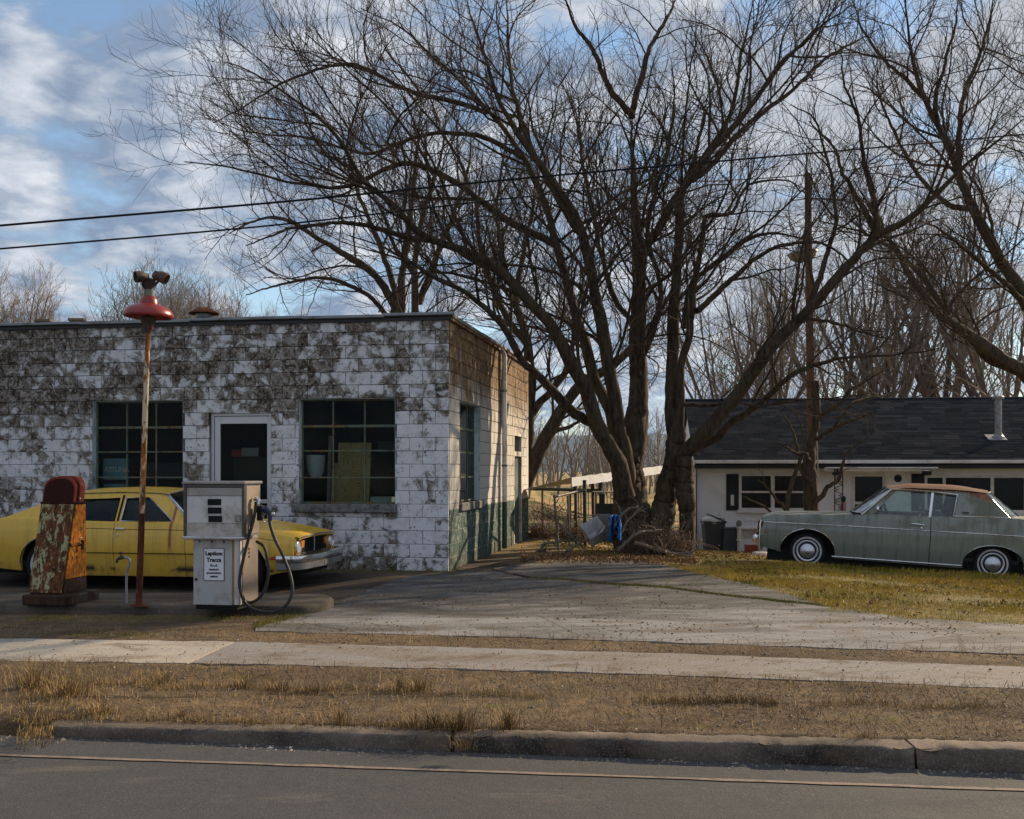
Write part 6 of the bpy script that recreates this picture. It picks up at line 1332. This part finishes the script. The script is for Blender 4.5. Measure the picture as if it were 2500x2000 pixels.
DYd = 27.5
TD = [
 ([(1270, 1215), (1288, 1170), (1312, 1115), (1337, 1062), (1380, 987), (1424, 935), (1496, 890), (1580, 800), (1640, 700), (1680, 590)], 24, 6, (0, 0), 1),
 ([(1275, 1215), (1285, 1110), (1293, 1016), (1300, 930), (1290, 830), (1265, 740), (1275, 640), (1300, 520), (1310, 400)], 22, 5, (0, .8), 1),
 ([(1292, 1016), (1340, 960), (1375, 915), (1400, 850), (1410, 760), (1430, 660)], 13, 4, (.2, 1.6), 1),
 ([(1290, 840), (1240, 780), (1200, 700), (1170, 600), (1165, 500), (1180, 400)], 12, 4, (.4, -1), 1),
 ([(1265, 740), (1230, 640), (1210, 520), (1225, 400), (1240, 300)], 9, 3, (.6, 1.4), 1),
 ([(1337, 1062), (1400, 1035), (1460, 1010)], 8, 3, (0, -.8), 1),
]
b_ = P(1273, 1215, DYd); b_[2] = gy(b_[0], DYd)-.05
tree('bare_tree', b_, TD, 'dark bare tree with leaning trunk just behind the station side wall', DYd, 15, dens=1.1)
SYd = 25.6
TS = [
 ([(1988, 1290), (1985, 1235), (1980, 1180), (1976, 1120), (1986, 1060), (1991, 1000), (1989, 930)], 22, 9, (0, .2), 0),
 ([(1993, 1027), (2023, 1001), (2049, 978), (2075, 949), (2117, 926), (2156, 906)], 8, 3, (0, -.6), 1), ([(1995, 1072), (2026, 1049), (2062, 1028), (2107, 1014), (2140, 1005)], 7, 2.5, (0, -1), 1),
 ([(2040, 1040), (2075, 994), (2107, 981), (2156, 970), (2188, 955)], 5, 2.5, (-.4, .5), 1), ([(1990, 1225), (2003, 1216), (2019, 1192), (2049, 1169), (2060, 1110), (2091, 1085), (2123, 1066)], 8, 2.5, (0, -.5), 1),
 ([(1976, 1125), (1964, 1108), (1929, 1101), (1886, 1079)], 6, 2, (0, -.8), 1), ([(1930, 1290), (1925, 1244), (1935, 1192), (1945, 1153), (1958, 1124), (1962, 1060), (1945, 1000)], 9, 3, (-.3, .1), 1),
 ([(1925, 1290), (1909, 1241), (1880, 1202), (1851, 1170)], 7, 2.5, (-.3, -.6), 1), ([(1920, 1290), (1880, 1251), (1847, 1228), (1815, 1212)], 6, 2, (-.3, -.8), 1), ([(1982, 1180), (1960, 1150), (1950, 1090), (1930, 1030), (1900, 1000)], 7, 2.5, (0, .6), 1),
]
b_ = P(1985, 1300, SYd); b_[2] = gy(b_[0], SYd)-.05
tree('bare_tree', b_, TS, 'small gnarled bare tree growing against the foot of the wooden pole', SYd, 16, dens=.45, levels=3, l1=(.25, .9))
# ---- trees farther off: three shapes, copied
def far_tree(seed, hgt, spread, stems, levels=3, dens=.8):
    rg = np.random.default_rng(seed); LP, LR = [], []
    tk = curve([(0, 0, -.3), (.1*rg.normal(), .1*rg.normal(), hgt*.15), (.2*rg.normal(), .2*rg.normal(), hgt*.28)], 30); LP.append(tk); LR.append(np.linspace(.018*hgt, .013*hgt, 30))
    for i in range(stems):
        a = i*2.4+rg.random(); s = tk[int(rg.uniform(14, 29))]; e = spread*rg.uniform(.35, 1); zt = hgt*rg.uniform(.84, 1)*(1-.14*e/spread)
        LP.append(curve([s, s+np.array((math.cos(a)*e*.35, math.sin(a)*e*.35, (zt-s[2])*.30)), s+np.array((math.cos(a)*e*.7, math.sin(a)*e*.7, (zt-s[2])*.62)), np.array((s[0]+math.cos(a)*e, s[1]+math.sin(a)*e, zt))], 30)+np.cumsum(rg.normal(0, .012, (30, 3)), 0)); LR.append(np.linspace(.0085*hgt, .0016*hgt, 30))
    LP, LR = np.array(LP), np.array(LR); cr = ramify(LP[1:], LR[1:], dens=dens, levels=levels, rg=rg, sp=(.38, .27, .20), l1=(.8, .30*hgt), trop=.12, rmin=.0082, t0=.12)
    z3 = np.zeros(3); return tubemesh('trunk', [(LP, LR, 7)], z3), tubemesh('crown', cr, z3)
kinds = [far_tree(21, 12.8, 3.6, 19), far_tree(22, 12.6, 4.2, 20), far_tree(23, 13.6, 3.0, 18), far_tree(24, 15, 4.6, 11, dens=.55), far_tree(25, 16, 3.8, 10, dens=.55), far_tree(26, 14, 5.0, 12, dens=.5)]
def put_far(k, u, Y, s, rot, label, group, zoff=0.):
    x = (u-CX)/F*Y; r_ = empty('bare_tree', (x, Y, gy(x, Y)), (0, 0, rot), label, 'tree', group); r_.scale = (s, s, s)
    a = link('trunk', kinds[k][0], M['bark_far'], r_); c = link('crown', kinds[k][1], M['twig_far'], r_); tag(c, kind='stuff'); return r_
for k, u, Y, s, rot, lab in ((0, 395, 66, 1.10, .3, 'tallest bare tree showing behind the red lamp'), (1, 480, 62, .98, 2.1, 'bare tree showing over the roof right of the red lamp'), (2, 300, 72, .84, 4., 'low bare tree over the roof left of the red lamp'), (1, 545, 70, .95, 5.2, 'fourth bare tree from the left over the flat roof'), (0, 20, 60, 1.02, 1.2, 'bare tree cut by the left edge above the roof'), (2, 640, 76, .86, .7, 'faint bare twigs over the roof below the wires'), (1, 760, 74, .85, 3.3, 'low bare tree over the roof left of the twin stemmed tree')):
    put_far(k, u, Y, s, rot, lab, 'bare trees far behind the station')
BH = ['bare tree over the left end of the house roof', 'bare tree behind the house just left of the wooden pole', 'bare tree behind the house just right of the wooden pole', 'bare tree behind the house roof right of its middle', 'tall bare tree left of the metal flue on the house roof',
      'bare tree behind the metal flue on the house roof', 'bare tree at the right end behind the house roof', 'bare tree cut by the right edge behind the house']
for i, (k, u, Y, s) in enumerate(((3, 1770, 64, .95), (4, 1880, 58, .95), (5, 2060, 54, 1.05), (3, 2170, 52, 1.0), (4, 2310, 54, 1.1), (5, 2450, 50, 1.05))):
    put_far(k, u, Y, s, i*1.3, BH[i], 'bare trees behind the house')
def woods():
    rg = np.random.default_rng(31); LP, LR, out = [], [], []
    N = 320; Y = rg.uniform(105, 175, N); X = (rg.uniform(900, 2800, N)-CX)/F*Y; Z = h(X, Y)-.2; Hh = rg.uniform(6.5, 11, N)
    S0 = np.stack([X, Y, Z], 1); T, r = grow(S0, np.c_[rg.normal(0, .08, (N, 2)), np.ones(N)], Hh, .016*Hh, 8, .06, .1, .2, rg); out.append((T, r, 4))
    p, d, t, rad, L_, _ = spawn(T, r, .42, .12, R(25), R(60), rg, .4); L = L_*.34*(1.1-.6*t)*rg.uniform(.5, 1.2, len(t)); B, rb_ = grow(p, d, L, np.maximum(rad*.5, .015), 5, .12, .1, .4, rg); out.append((B, rb_, 3))
    p, d, t, rad, L_, _ = spawn(B, rb_, .42, .1, R(25), R(60), rg, .3); L = L_*.5*rg.uniform(.5, 1.2, len(t)); B, rb_ = grow(p, d, L, np.full(len(t), .010), 3, .12, .1, .6, rg); out.append((B, rb_, 3))
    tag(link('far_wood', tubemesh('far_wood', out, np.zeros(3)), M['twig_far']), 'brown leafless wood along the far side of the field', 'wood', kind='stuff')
woods()
def hills():
    m = Mt('hill', (.05, .06, .05), .95); n_ = m.noise(m.pos(), .004, 6, .6); m.set(col=m.mix(n_, (.035, .045, .045), (.06, .07, .06))); M['hill'] = m.m
    xs = np.linspace(-3000, 3500, 160); r_ = lambda x, s: 35*np.sin(x*.0016+s)+18*np.sin(x*.0047+2*s)+8*np.sin(x*.011+s)
    G = []
    for x in xs: G.append([(x, 2300, -30), (x, 2500, 25+.3*r_(x, 1)), (x, 2900, 78+.6*r_(x, 2)), (x, 3400, 112+.8*r_(x, 3)), (x, 3700, -30)])
    tag(MB().grid(G).build('hills', M['hill'], None, 60), kind='structure')
hills()
def haze():
    m = bpy.data.materials.new('haze'); m.use_nodes = True; t = m.node_tree; t.nodes.clear(); o = t.nodes.new('ShaderNodeOutputMaterial'); v = t.nodes.new('ShaderNodeVolumePrincipled')
    v.inputs['Color'].default_value = (.42, .66, 1, 1); v.inputs['Density'].default_value = 1.0e-4; v.inputs['Anisotropy'].default_value = .2; t.links.new(v.outputs[0], o.inputs['Volume'])
    tag(MB().box(-3400, 3900, -60, 4100, -60, 190).build('haze', m), kind='stuff')
haze()

# ------------------------------------------------------------------ grass, leaves, gravel
def blademat(key, stops):
    m = Mt(key, (.1, .1, .05), .8); w = m.noise(m.pos(), .9, 6, .6); f = m.math('ADD', m.math('MULTIPLY', m.isl(), .55), m.math('MULTIPLY', m.math('SUBTRACT', w, .5), 2.2)); m.set(col=m.ramp(m.math('ADD', f, .22), stops)); M[key] = m.m
blademat('lawn_blade', [(0, (.085, .085, .010)), (.25, (.20, .17, .017)), (.48, (.40, .28, .030)), (.75, (.50, .34, .06)), (1, (.20, .12, .045))]); blademat('dry_blade', [(0, (.085, .052, .022)), (.4, (.21, .135, .055)), (.75, (.35, .24, .10)), (1, (.13, .075, .03))]); blademat('moss_blade', [(0, (.09, .10, .012)), (.5, (.16, .15, .02)), (1, (.22, .16, .05))]); blademat('leaf_litter', [(0, (.07, .04, .02)), (.4, (.17, .09, .04)), (.75, (.30, .18, .09)), (1, (.42, .30, .17))]); blademat('stone_bits', [(0, (.09, .07, .05)), (.6, (.20, .16, .12)), (.93, (.30, .26, .21)), (1, (.62, .60, .56))])
def blades(name, XY, L, w, lean, mat, seg=1, flat=0., curl=.5):
    n = len(XY); rg = RNG; z = h(XY[:, 0], XY[:, 1]); a = rg.uniform(0, 6.28, n); ln = rg.normal(0, lean, n); d = np.stack([np.cos(a)*np.sin(ln), np.sin(a)*np.sin(ln), np.cos(ln)], 1)
    if flat: d[:, 2] *= flat; d = nrm(d+1e-6)
    s = np.stack([-np.sin(a+1.1), np.cos(a+1.1), np.zeros(n)], 1)*(w*rg.uniform(.7, 1.3, n))[:, None]/2; b = np.c_[XY, z]
    tip = b+d*L[:, None]; midp = b+d*L[:, None]*.55+np.array((0, 0, 1))*(L*.07)[:, None]
    if seg == 1: V = np.stack([b-s, b+s, tip], 1).reshape(-1, 3); Q = np.arange(3*n).reshape(n, 3)
    else:
        tip = tip+np.stack([np.cos(a), np.sin(a), -np.full(n, .6)], 1)*(L*curl*rg.uniform(.2, 1, n)*.5)[:, None]
        V = np.stack([b-s, b+s, midp+s*.8, midp-s*.8, tip], 1).reshape(-1, 3); i = np.arange(n)[:, None]*5; Q = np.vstack([i+np.array((0, 1, 2)), i+np.array((0, 2, 3)), i+np.array((3, 2, 4))])
    return fastmesh(name, V, Q), mat
LE = np.array([(1230, 1384), (1300, 1377), (1400, 1371), (1500, 1369), (1600, 1375), (1700, 1403), (1850, 1434), (2005, 1480), (2100, 1500), (2200, 1510), (2448, 1526), (3000, 1553), (3900, 1596)])
def lawn_pts(n, y0, y1, x0, x1):
    X = RNG.uniform(x0, x1, n); Y = RNG.uniform(y0, y1, n); Z = h(X, Y); u = CX+F*X/Y; v = CY+(CZ-Z)*F/Y
    k = (v < np.interp(u, LE[:, 0], LE[:, 1])+RNG.normal(0, 2.5, n)) & (u > 1300) & (X > 1.0)
    w = np.sin(X*2.1+np.sin(Y*1.7)*1.3)+np.sin(Y*2.9+X*.8)
    return np.stack([X, Y], 1)[k & (RNG.random(n) < .62+.3*w)]
xy = np.vstack([lawn_pts(230000, 10, 18, 1, 11), lawn_pts(80000, 18, 29.4, 1, 13)])
me, mt = blades('lawn', xy, RNG.uniform(.025, .07, len(xy)), .0075, .75, 'lawn_blade'); tag(link('lawn_grass', me, M[mt]), 'patchy yellow green winter grass', 'grass', kind='stuff')
xy = np.vstack([np.stack([RNG.normal(4.75+i*2.8, .28, 700), RNG.normal(18.45-i*.75, .12, 700)], 1) for i in (0, 1)]+[np.stack([RNG.uniform(4.2, 8.6, 1500), np.zeros(1500)], 1)]); xy[1400:, 1] = 18.5-(xy[1400:, 0]-4.75)*.268+RNG.normal(0, .14, 1500)
me, mt = blades('car_grass', xy, RNG.uniform(.05, .13, len(xy)), .008, .5, 'lawn_blade', seg=2); tag(link('long_grass', me, M[mt]), 'longer grass left uncut round the parked coupe', 'grass', kind='stuff')
xy = lawn_pts(14000, 10, 28, 1, 11); me, mt = blades('leaves', xy, RNG.uniform(.03, .06, len(xy)), .045, 1.35, 'leaf_litter', flat=.35); me.transform(Matrix.Translation((0, 0, .025))); tag(link('fallen_leaves', me, M[mt]), 'brown fallen leaves on the lawn', 'leaves', kind='stuff')
def px_pts(u0, u1, vf, n, sd):
    u = RNG.uniform(u0, u1, n); v = np.array([vf(a) for a in u])+RNG.normal(0, sd, n); Y = CZ*F/np.maximum(v-CY, 40); return np.stack([(u-CX)/F*Y, Y], 1)
# straw and pebbles on the verges
def verge(n): X = RNG.uniform(-4.2, 4.8, n); Y = (6.42-.1*X)+RNG.random(n)*((8.24-.143*X)-(6.42-.1*X)); return np.stack([X, Y], 1)
def strip2(n): X = RNG.uniform(-5, 5, n); Y = (9.36-.165*X)+RNG.random(n)**1.3*.6; return np.stack([X, Y], 1)
xy = np.vstack([verge(15000), strip2(3500)]); me, mt = blades('straw', xy, RNG.uniform(.03, .13, len(xy)), .0042, 1.42, 'dry_blade', seg=2, flat=.25, curl=.9); me.transform(Matrix.Translation((0, 0, .004))); tag(link('straw_litter', me, M[mt]), 'dry straw scattered over the dirt verge', 'straw', kind='stuff')
xy = verge(1500); k_ = RNG.random(len(xy)) < .35+.4*np.sin(xy[:, 0]*1.9+1)*np.sin(xy[:, 1]*3.1); xy = xy[k_]; me, mt = blades('short', xy, RNG.uniform(.02, .06, len(xy)), .004, .8, 'dry_blade'); tag(link('short_dry_grass', me, M[mt]), 'short dry grass on the dirt verge', 'grass', kind='stuff')
def pebbles(name, XY, r, mat, lab, zo=0.):
    n = len(XY); o = np.array([(1, 0, 0), (0, 1, 0), (-1, 0, 0), (0, -1, 0), (0, 0, .6), (0, 0, -.4)]); a = RNG.uniform(0, 6.28, n); c, s = np.cos(a), np.sin(a)
    sc3 = r[:, None, None]*RNG.uniform(.6, 1.4, (n, 1, 3)); q = o[None]*sc3; q = np.stack([q[..., 0]*c[:, None]-q[..., 1]*s[:, None], q[..., 0]*s[:, None]+q[..., 1]*c[:, None], q[..., 2]], -1)
    q += np.c_[XY, (rzf(XY[:, 0]) if name == 'gutter_grit' else h(XY[:, 0], XY[:, 1]))+zo][:, None]; f = np.array([(0, 1, 4), (1, 2, 4), (2, 3, 4), (3, 0, 4), (1, 0, 5), (2, 1, 5), (3, 2, 5), (0, 3, 5)])
    tag(link(name, fastmesh(name, q.reshape(-1, 3), (np.arange(n)[:, None, None]*6+f[None]).reshape(-1, 3)), M[mat]), lab, 'gravel', kind='stuff')
xy = np.vstack([verge(4200), strip2(1500)]); pebbles('gravel', xy, np.abs(RNG.normal(0, .0055, len(xy)))+.003, 'stone_bits', 'small stones in the dirt verge', .002)
X = RNG.uniform(-4.5, 4.5, 1500); xy = np.stack([X, 6.17-.1*X-np.abs(RNG.normal(0, .07, 1500))-.005], 1)[:900]; n0 = h(xy[:, 0], xy[:, 1]); pebbles('gutter_grit', xy, np.abs(RNG.normal(0, .005, 900))+.0025, 'stone_bits', 'grit and small stones in the gutter', 0)
X = RNG.uniform(-4.5, 4.5, 800); Y = 8.3-.143*X+RNG.random(800)*1.0; pebbles('sidewalk_grit', np.stack([X, Y], 1), np.abs(RNG.normal(0, .004, 800))+.0025, 'leaf_litter', 'crumbs of dirt on the sidewalk', .016)
rowv = lambda u: float(np.interp(u, (57, 300, 600, 900, 1250, 1700, 2100, 2450), (1680, 1676, 1684, 1690, 1702, 1716, 1724, 1730)))+4*math.sin(u*.02)
xy = np.vstack([px_pts(130, 1330, rowv, 1500, 2.5), px_pts(1560, 1900, rowv, 700, 3), px_pts(1980, 2450, rowv, 500, 3), px_pts(57, 1250, lambda u: float(np.interp(u, (57, 1250), (1756, 1786))), 1500, 5), px_pts(40, 260, lambda u: 1700, 1000, 30), px_pts(40, 130, lambda u: 1790, 400, 18)])
me, mt = blades('verge_row', xy, RNG.uniform(.02, .075, len(xy)), .004, .7, 'dry_blade', seg=2, curl=.8); tag(link('dry_grass_row', me, M[mt]), 'dry grass in a row along the verge', 'grass', kind='stuff')
def drive_pts(n): X = RNG.uniform(-3.2, 4.5, n); Y = RNG.uniform(9.6, 17, n); u = CX+F*X/Y; v = CY+CZ*F/Y; k = (u > np.interp(v, (1400, 1440, 1474, 1512, 1545), (1000, 900, 820, 720, 640))) & (v > np.interp(u, LE[:, 0], LE[:, 1])) & (v < np.interp(u, (625, 1250, 2100), (1540, 1556, 1585))); w = np.sin(X*2.3+1.5*np.sin(Y*1.1))*np.sin(Y*1.9); k &= RNG.random(n) < .25+.6*np.clip(w, 0, 1); return np.stack([X, Y], 1)[k]
xy = drive_pts(9000); pebbles('drive_grit', xy, np.abs(RNG.normal(0, .006, len(xy)))+.003, 'leaf_litter', 'dirt crumbs and grit on the drive', .010)
xy = drive_pts(700); me, mt = blades('drive_leaves', xy, RNG.uniform(.02, .045, len(xy)), .028, 1.45, 'leaf_litter', flat=.2); me.transform(Matrix.Translation((0, 0, .02))); tag(link('drive_leaves', me, M[mt]), 'dry leaf bits blown over the drive', 'leaves', kind='stuff')
# moss and weeds in the cracks and round the island
cr1 = lambda u: np.interp(u, (1290, 1372, 1473, 1612, 1779, 2001), (1412, 1414.5, 1425.5, 1434, 1455.5, 1478.5))
xy = np.vstack([px_pts(1290, 2010, cr1, 3000, 1.6), px_pts(1600, 1850, lambda u: np.interp(u, (1600, 1850), (1434, 1424)), 900, 2), px_pts(57, 700, lambda u: 1511, 2200, 4), px_pts(620, 760, lambda u: np.interp(u, (620, 760), (1530, 1495)), 1800, 5), px_pts(150, 380, lambda u: 1552, 500, 3), px_pts(1090, 1300, lambda u: np.interp(u, (1090, 1290), (1396, 1312)), 1200, 3), px_pts(720, 1095, lambda u: np.interp(u, (720, 1095), (1394, 1397)), 1100, 1.5)])
me, mt = blades('weeds', xy, RNG.uniform(.012, .05, len(xy)), .006, .8, 'moss_blade'); tag(link('crack_weeds', me, M[mt]), 'low weeds and moss along the slab cracks', 'weeds', kind='stuff')
# dry tufts behind the kerb, one object each
rt = np.random.default_rng(77)
def tuft(u, v, hgt, n, spread, label):
    g = hit(u, v); a = rt.uniform(0, 6.28, n); r_ = np.abs(rt.normal(0, spread, n)); b = np.stack([r_*np.cos(a), r_*np.sin(a)*.6, np.full(n, -.008)], 1); l = hgt*rt.uniform(.4, 1.1, n); ph = a+rt.normal(0, .7, n); ln = np.abs(rt.normal(.32, .28, n))
    d = np.stack([np.cos(ph)*np.sin(ln), np.sin(ph)*np.sin(ln), np.cos(ln)], 1); s = np.stack([-np.sin(ph), np.cos(ph), 0*ph], 1)*.0022; p1 = b+d*l[:, None]*.5; d2 = nrm(d+np.stack([np.cos(ph), np.sin(ph), -np.full(n, .35)], 1)*rt.uniform(.1, .9, (n, 1))); p2 = p1+d2*l[:, None]*.5
    V = np.stack([b-s, b+s, p1+s*.8, p1-s*.8, p2], 1).reshape(-1, 3); i = np.arange(n)[:, None]*5; Q = np.vstack([i+np.array((0, 1, 2)), i+np.array((0, 2, 3)), i+np.array((3, 2, 4))])
    o = link('grass_tuft', fastmesh('grass_tuft', V, Q), M['dry_blade'], None, (g[0], g[1], g[2])); tag(o, label, 'grass tuft', 'dry grass tufts on the verge')
for u, v, hh, n, sp, lab in ((75, 1680, .26, 190, .12, 'tall dry grass clump at the far left of the verge'), (165, 1700, .22, 160, .10, 'thick dry tuft right of the leftmost clump'), (250, 1745, .13, 110, .07, 'low dry tuft at the left end of the kerb'), (395, 1668, .12, 110, .10, 'dark based tuft in the verge right of the left clumps'), (330, 1668, .08, 70, .08, 'small tuft left of the dark based tuft'), (600, 1680, .12, 100, .07, 'middle tuft in the row along the verge left of centre'), (680, 1684, .10, 90, .09, 'tuft in the verge row beside the middle tuft'), (760, 1690, .08, 90, .10, 'low tuft in the verge row left of the tall pair'), (830, 1768, .17, 60, .04, 'thin wispy tuft on the kerb edge left of the broad clump'), (975, 1686, .15, 130, .07, 'left of the tall pair of tufts in the verge row'), (1022, 1688, .15, 120, .06, 'right of the tall pair of tufts in the verge row'), (1060, 1780, .17, 190, .09, 'broad dry clump at the kerb joint'), (1120, 1786, .20, 190, .08, 'tallest tuft in the clump at the kerb joint'), (1240, 1780, .20, 110, .04, 'upright tuft on the kerb right of the joint'), (1000, 1776, .10, 70, .06, 'small tuft left of the clump at the kerb joint'), (590, 1764, .07, 70, .07, 'small tuft behind the middle of the kerb'), (440, 1752, .08, 80, .08, 'low tuft behind the kerb left of the middle'), (1640, 1712, .06, 90, .06, 'flat dry tuft in the verge right of centre'), (1880, 1722, .06, 80, .06, 'flat dry tuft near the dark patch on the right'), (2110, 1806, .10, 60, .05, 'sprawling dry tuft on the kerb at the right'), (1130, 1826, .10, 70, .05, 'dead stems hanging over the kerb joint')):
    tuft(u, v, hh, n, sp, lab)
# dead weeds, vines and litter round the tree foot
def shrub(u, v, Y, wd, hgt, n, mat, label, seed, cat='weeds', leaf=.022):
    rg = np.random.default_rng(seed); b = P(u, v, Y); root = empty('dead_weeds', tuple(b), label=label, cat=cat)
    S0 = np.c_[rg.normal(0, wd*.4, n), rg.normal(0, wd*.3, n), np.zeros(n)-.03]; D = np.c_[rg.normal(0, .5, (n, 2)), np.ones(n)]; B, r_ = grow(S0, D, hgt*rg.uniform(.5, 1.1, n), np.full(n, .0075), 7, .22, -.03, .4, rg); link('stems', tubemesh('stems', [(B, r_, 3)], np.zeros(3)), M['dead_branch'], root)
    i = rg.integers(0, n, n*6); k = rg.integers(2, 7, n*6); c = B[i, k]+rg.normal(0, .03, (n*6, 3)); a = nrm(rg.normal(0, 1, c.shape))*leaf; b2_ = nrm(np.cross(a, rg.normal(0, 1, c.shape)))*leaf*.6
    l_ = link('dead_leaves', fastmesh('dead_leaves', np.stack([c-a, c+b2_, c+a, c-b2_], 1).reshape(-1, 3), np.arange(4*len(c)).reshape(-1, 4)), M[mat], root); tag(l_, kind='stuff'); return root
plain('rust_leaf', (.30, .11, .05), .8, var=.5, scale=9, bump=0, world=True)
shrub(1312, 1312, 24.6, .55, .42, 120, 'rust_leaf', 'rust coloured dead weeds behind the corner of the station', 1); shrub(1395, 1318, 22.6, .5, .55, 110, 'leaf_litter', 'dark dead weeds inside the pipe gate', 2); shrub(1560, 1345, 20.6, .5, .75, 200, 'leaf_litter', 'tangle of dead vines round the foot of the big tree', 3); shrub(1615, 1345, 20.5, .5, .7, 190, 'leaf_litter', 'tangle of dead vines between the two big trunks', 4); shrub(1650, 1345, 20.7, .3, .5, 90, 'leaf_litter', 'dead vines at the foot of the leaning tree', 5); shrub(1340, 1268, 26, .8, .7, 80, 'leaf_litter', 'thin dry weeds along the field rail', 6)
xy = px_pts(1270, 1700, lambda u: 1364, 2600, 6); me, mt = blades('leaves2', xy, RNG.uniform(.03, .07, len(xy)), .05, 1.3, 'leaf_litter', flat=.4); me.transform(Matrix.Translation((0, 0, .02))); tag(link('fallen_leaves', me, M[mt]), 'brown leaf litter along the top of the drive', 'leaves', kind='stuff')
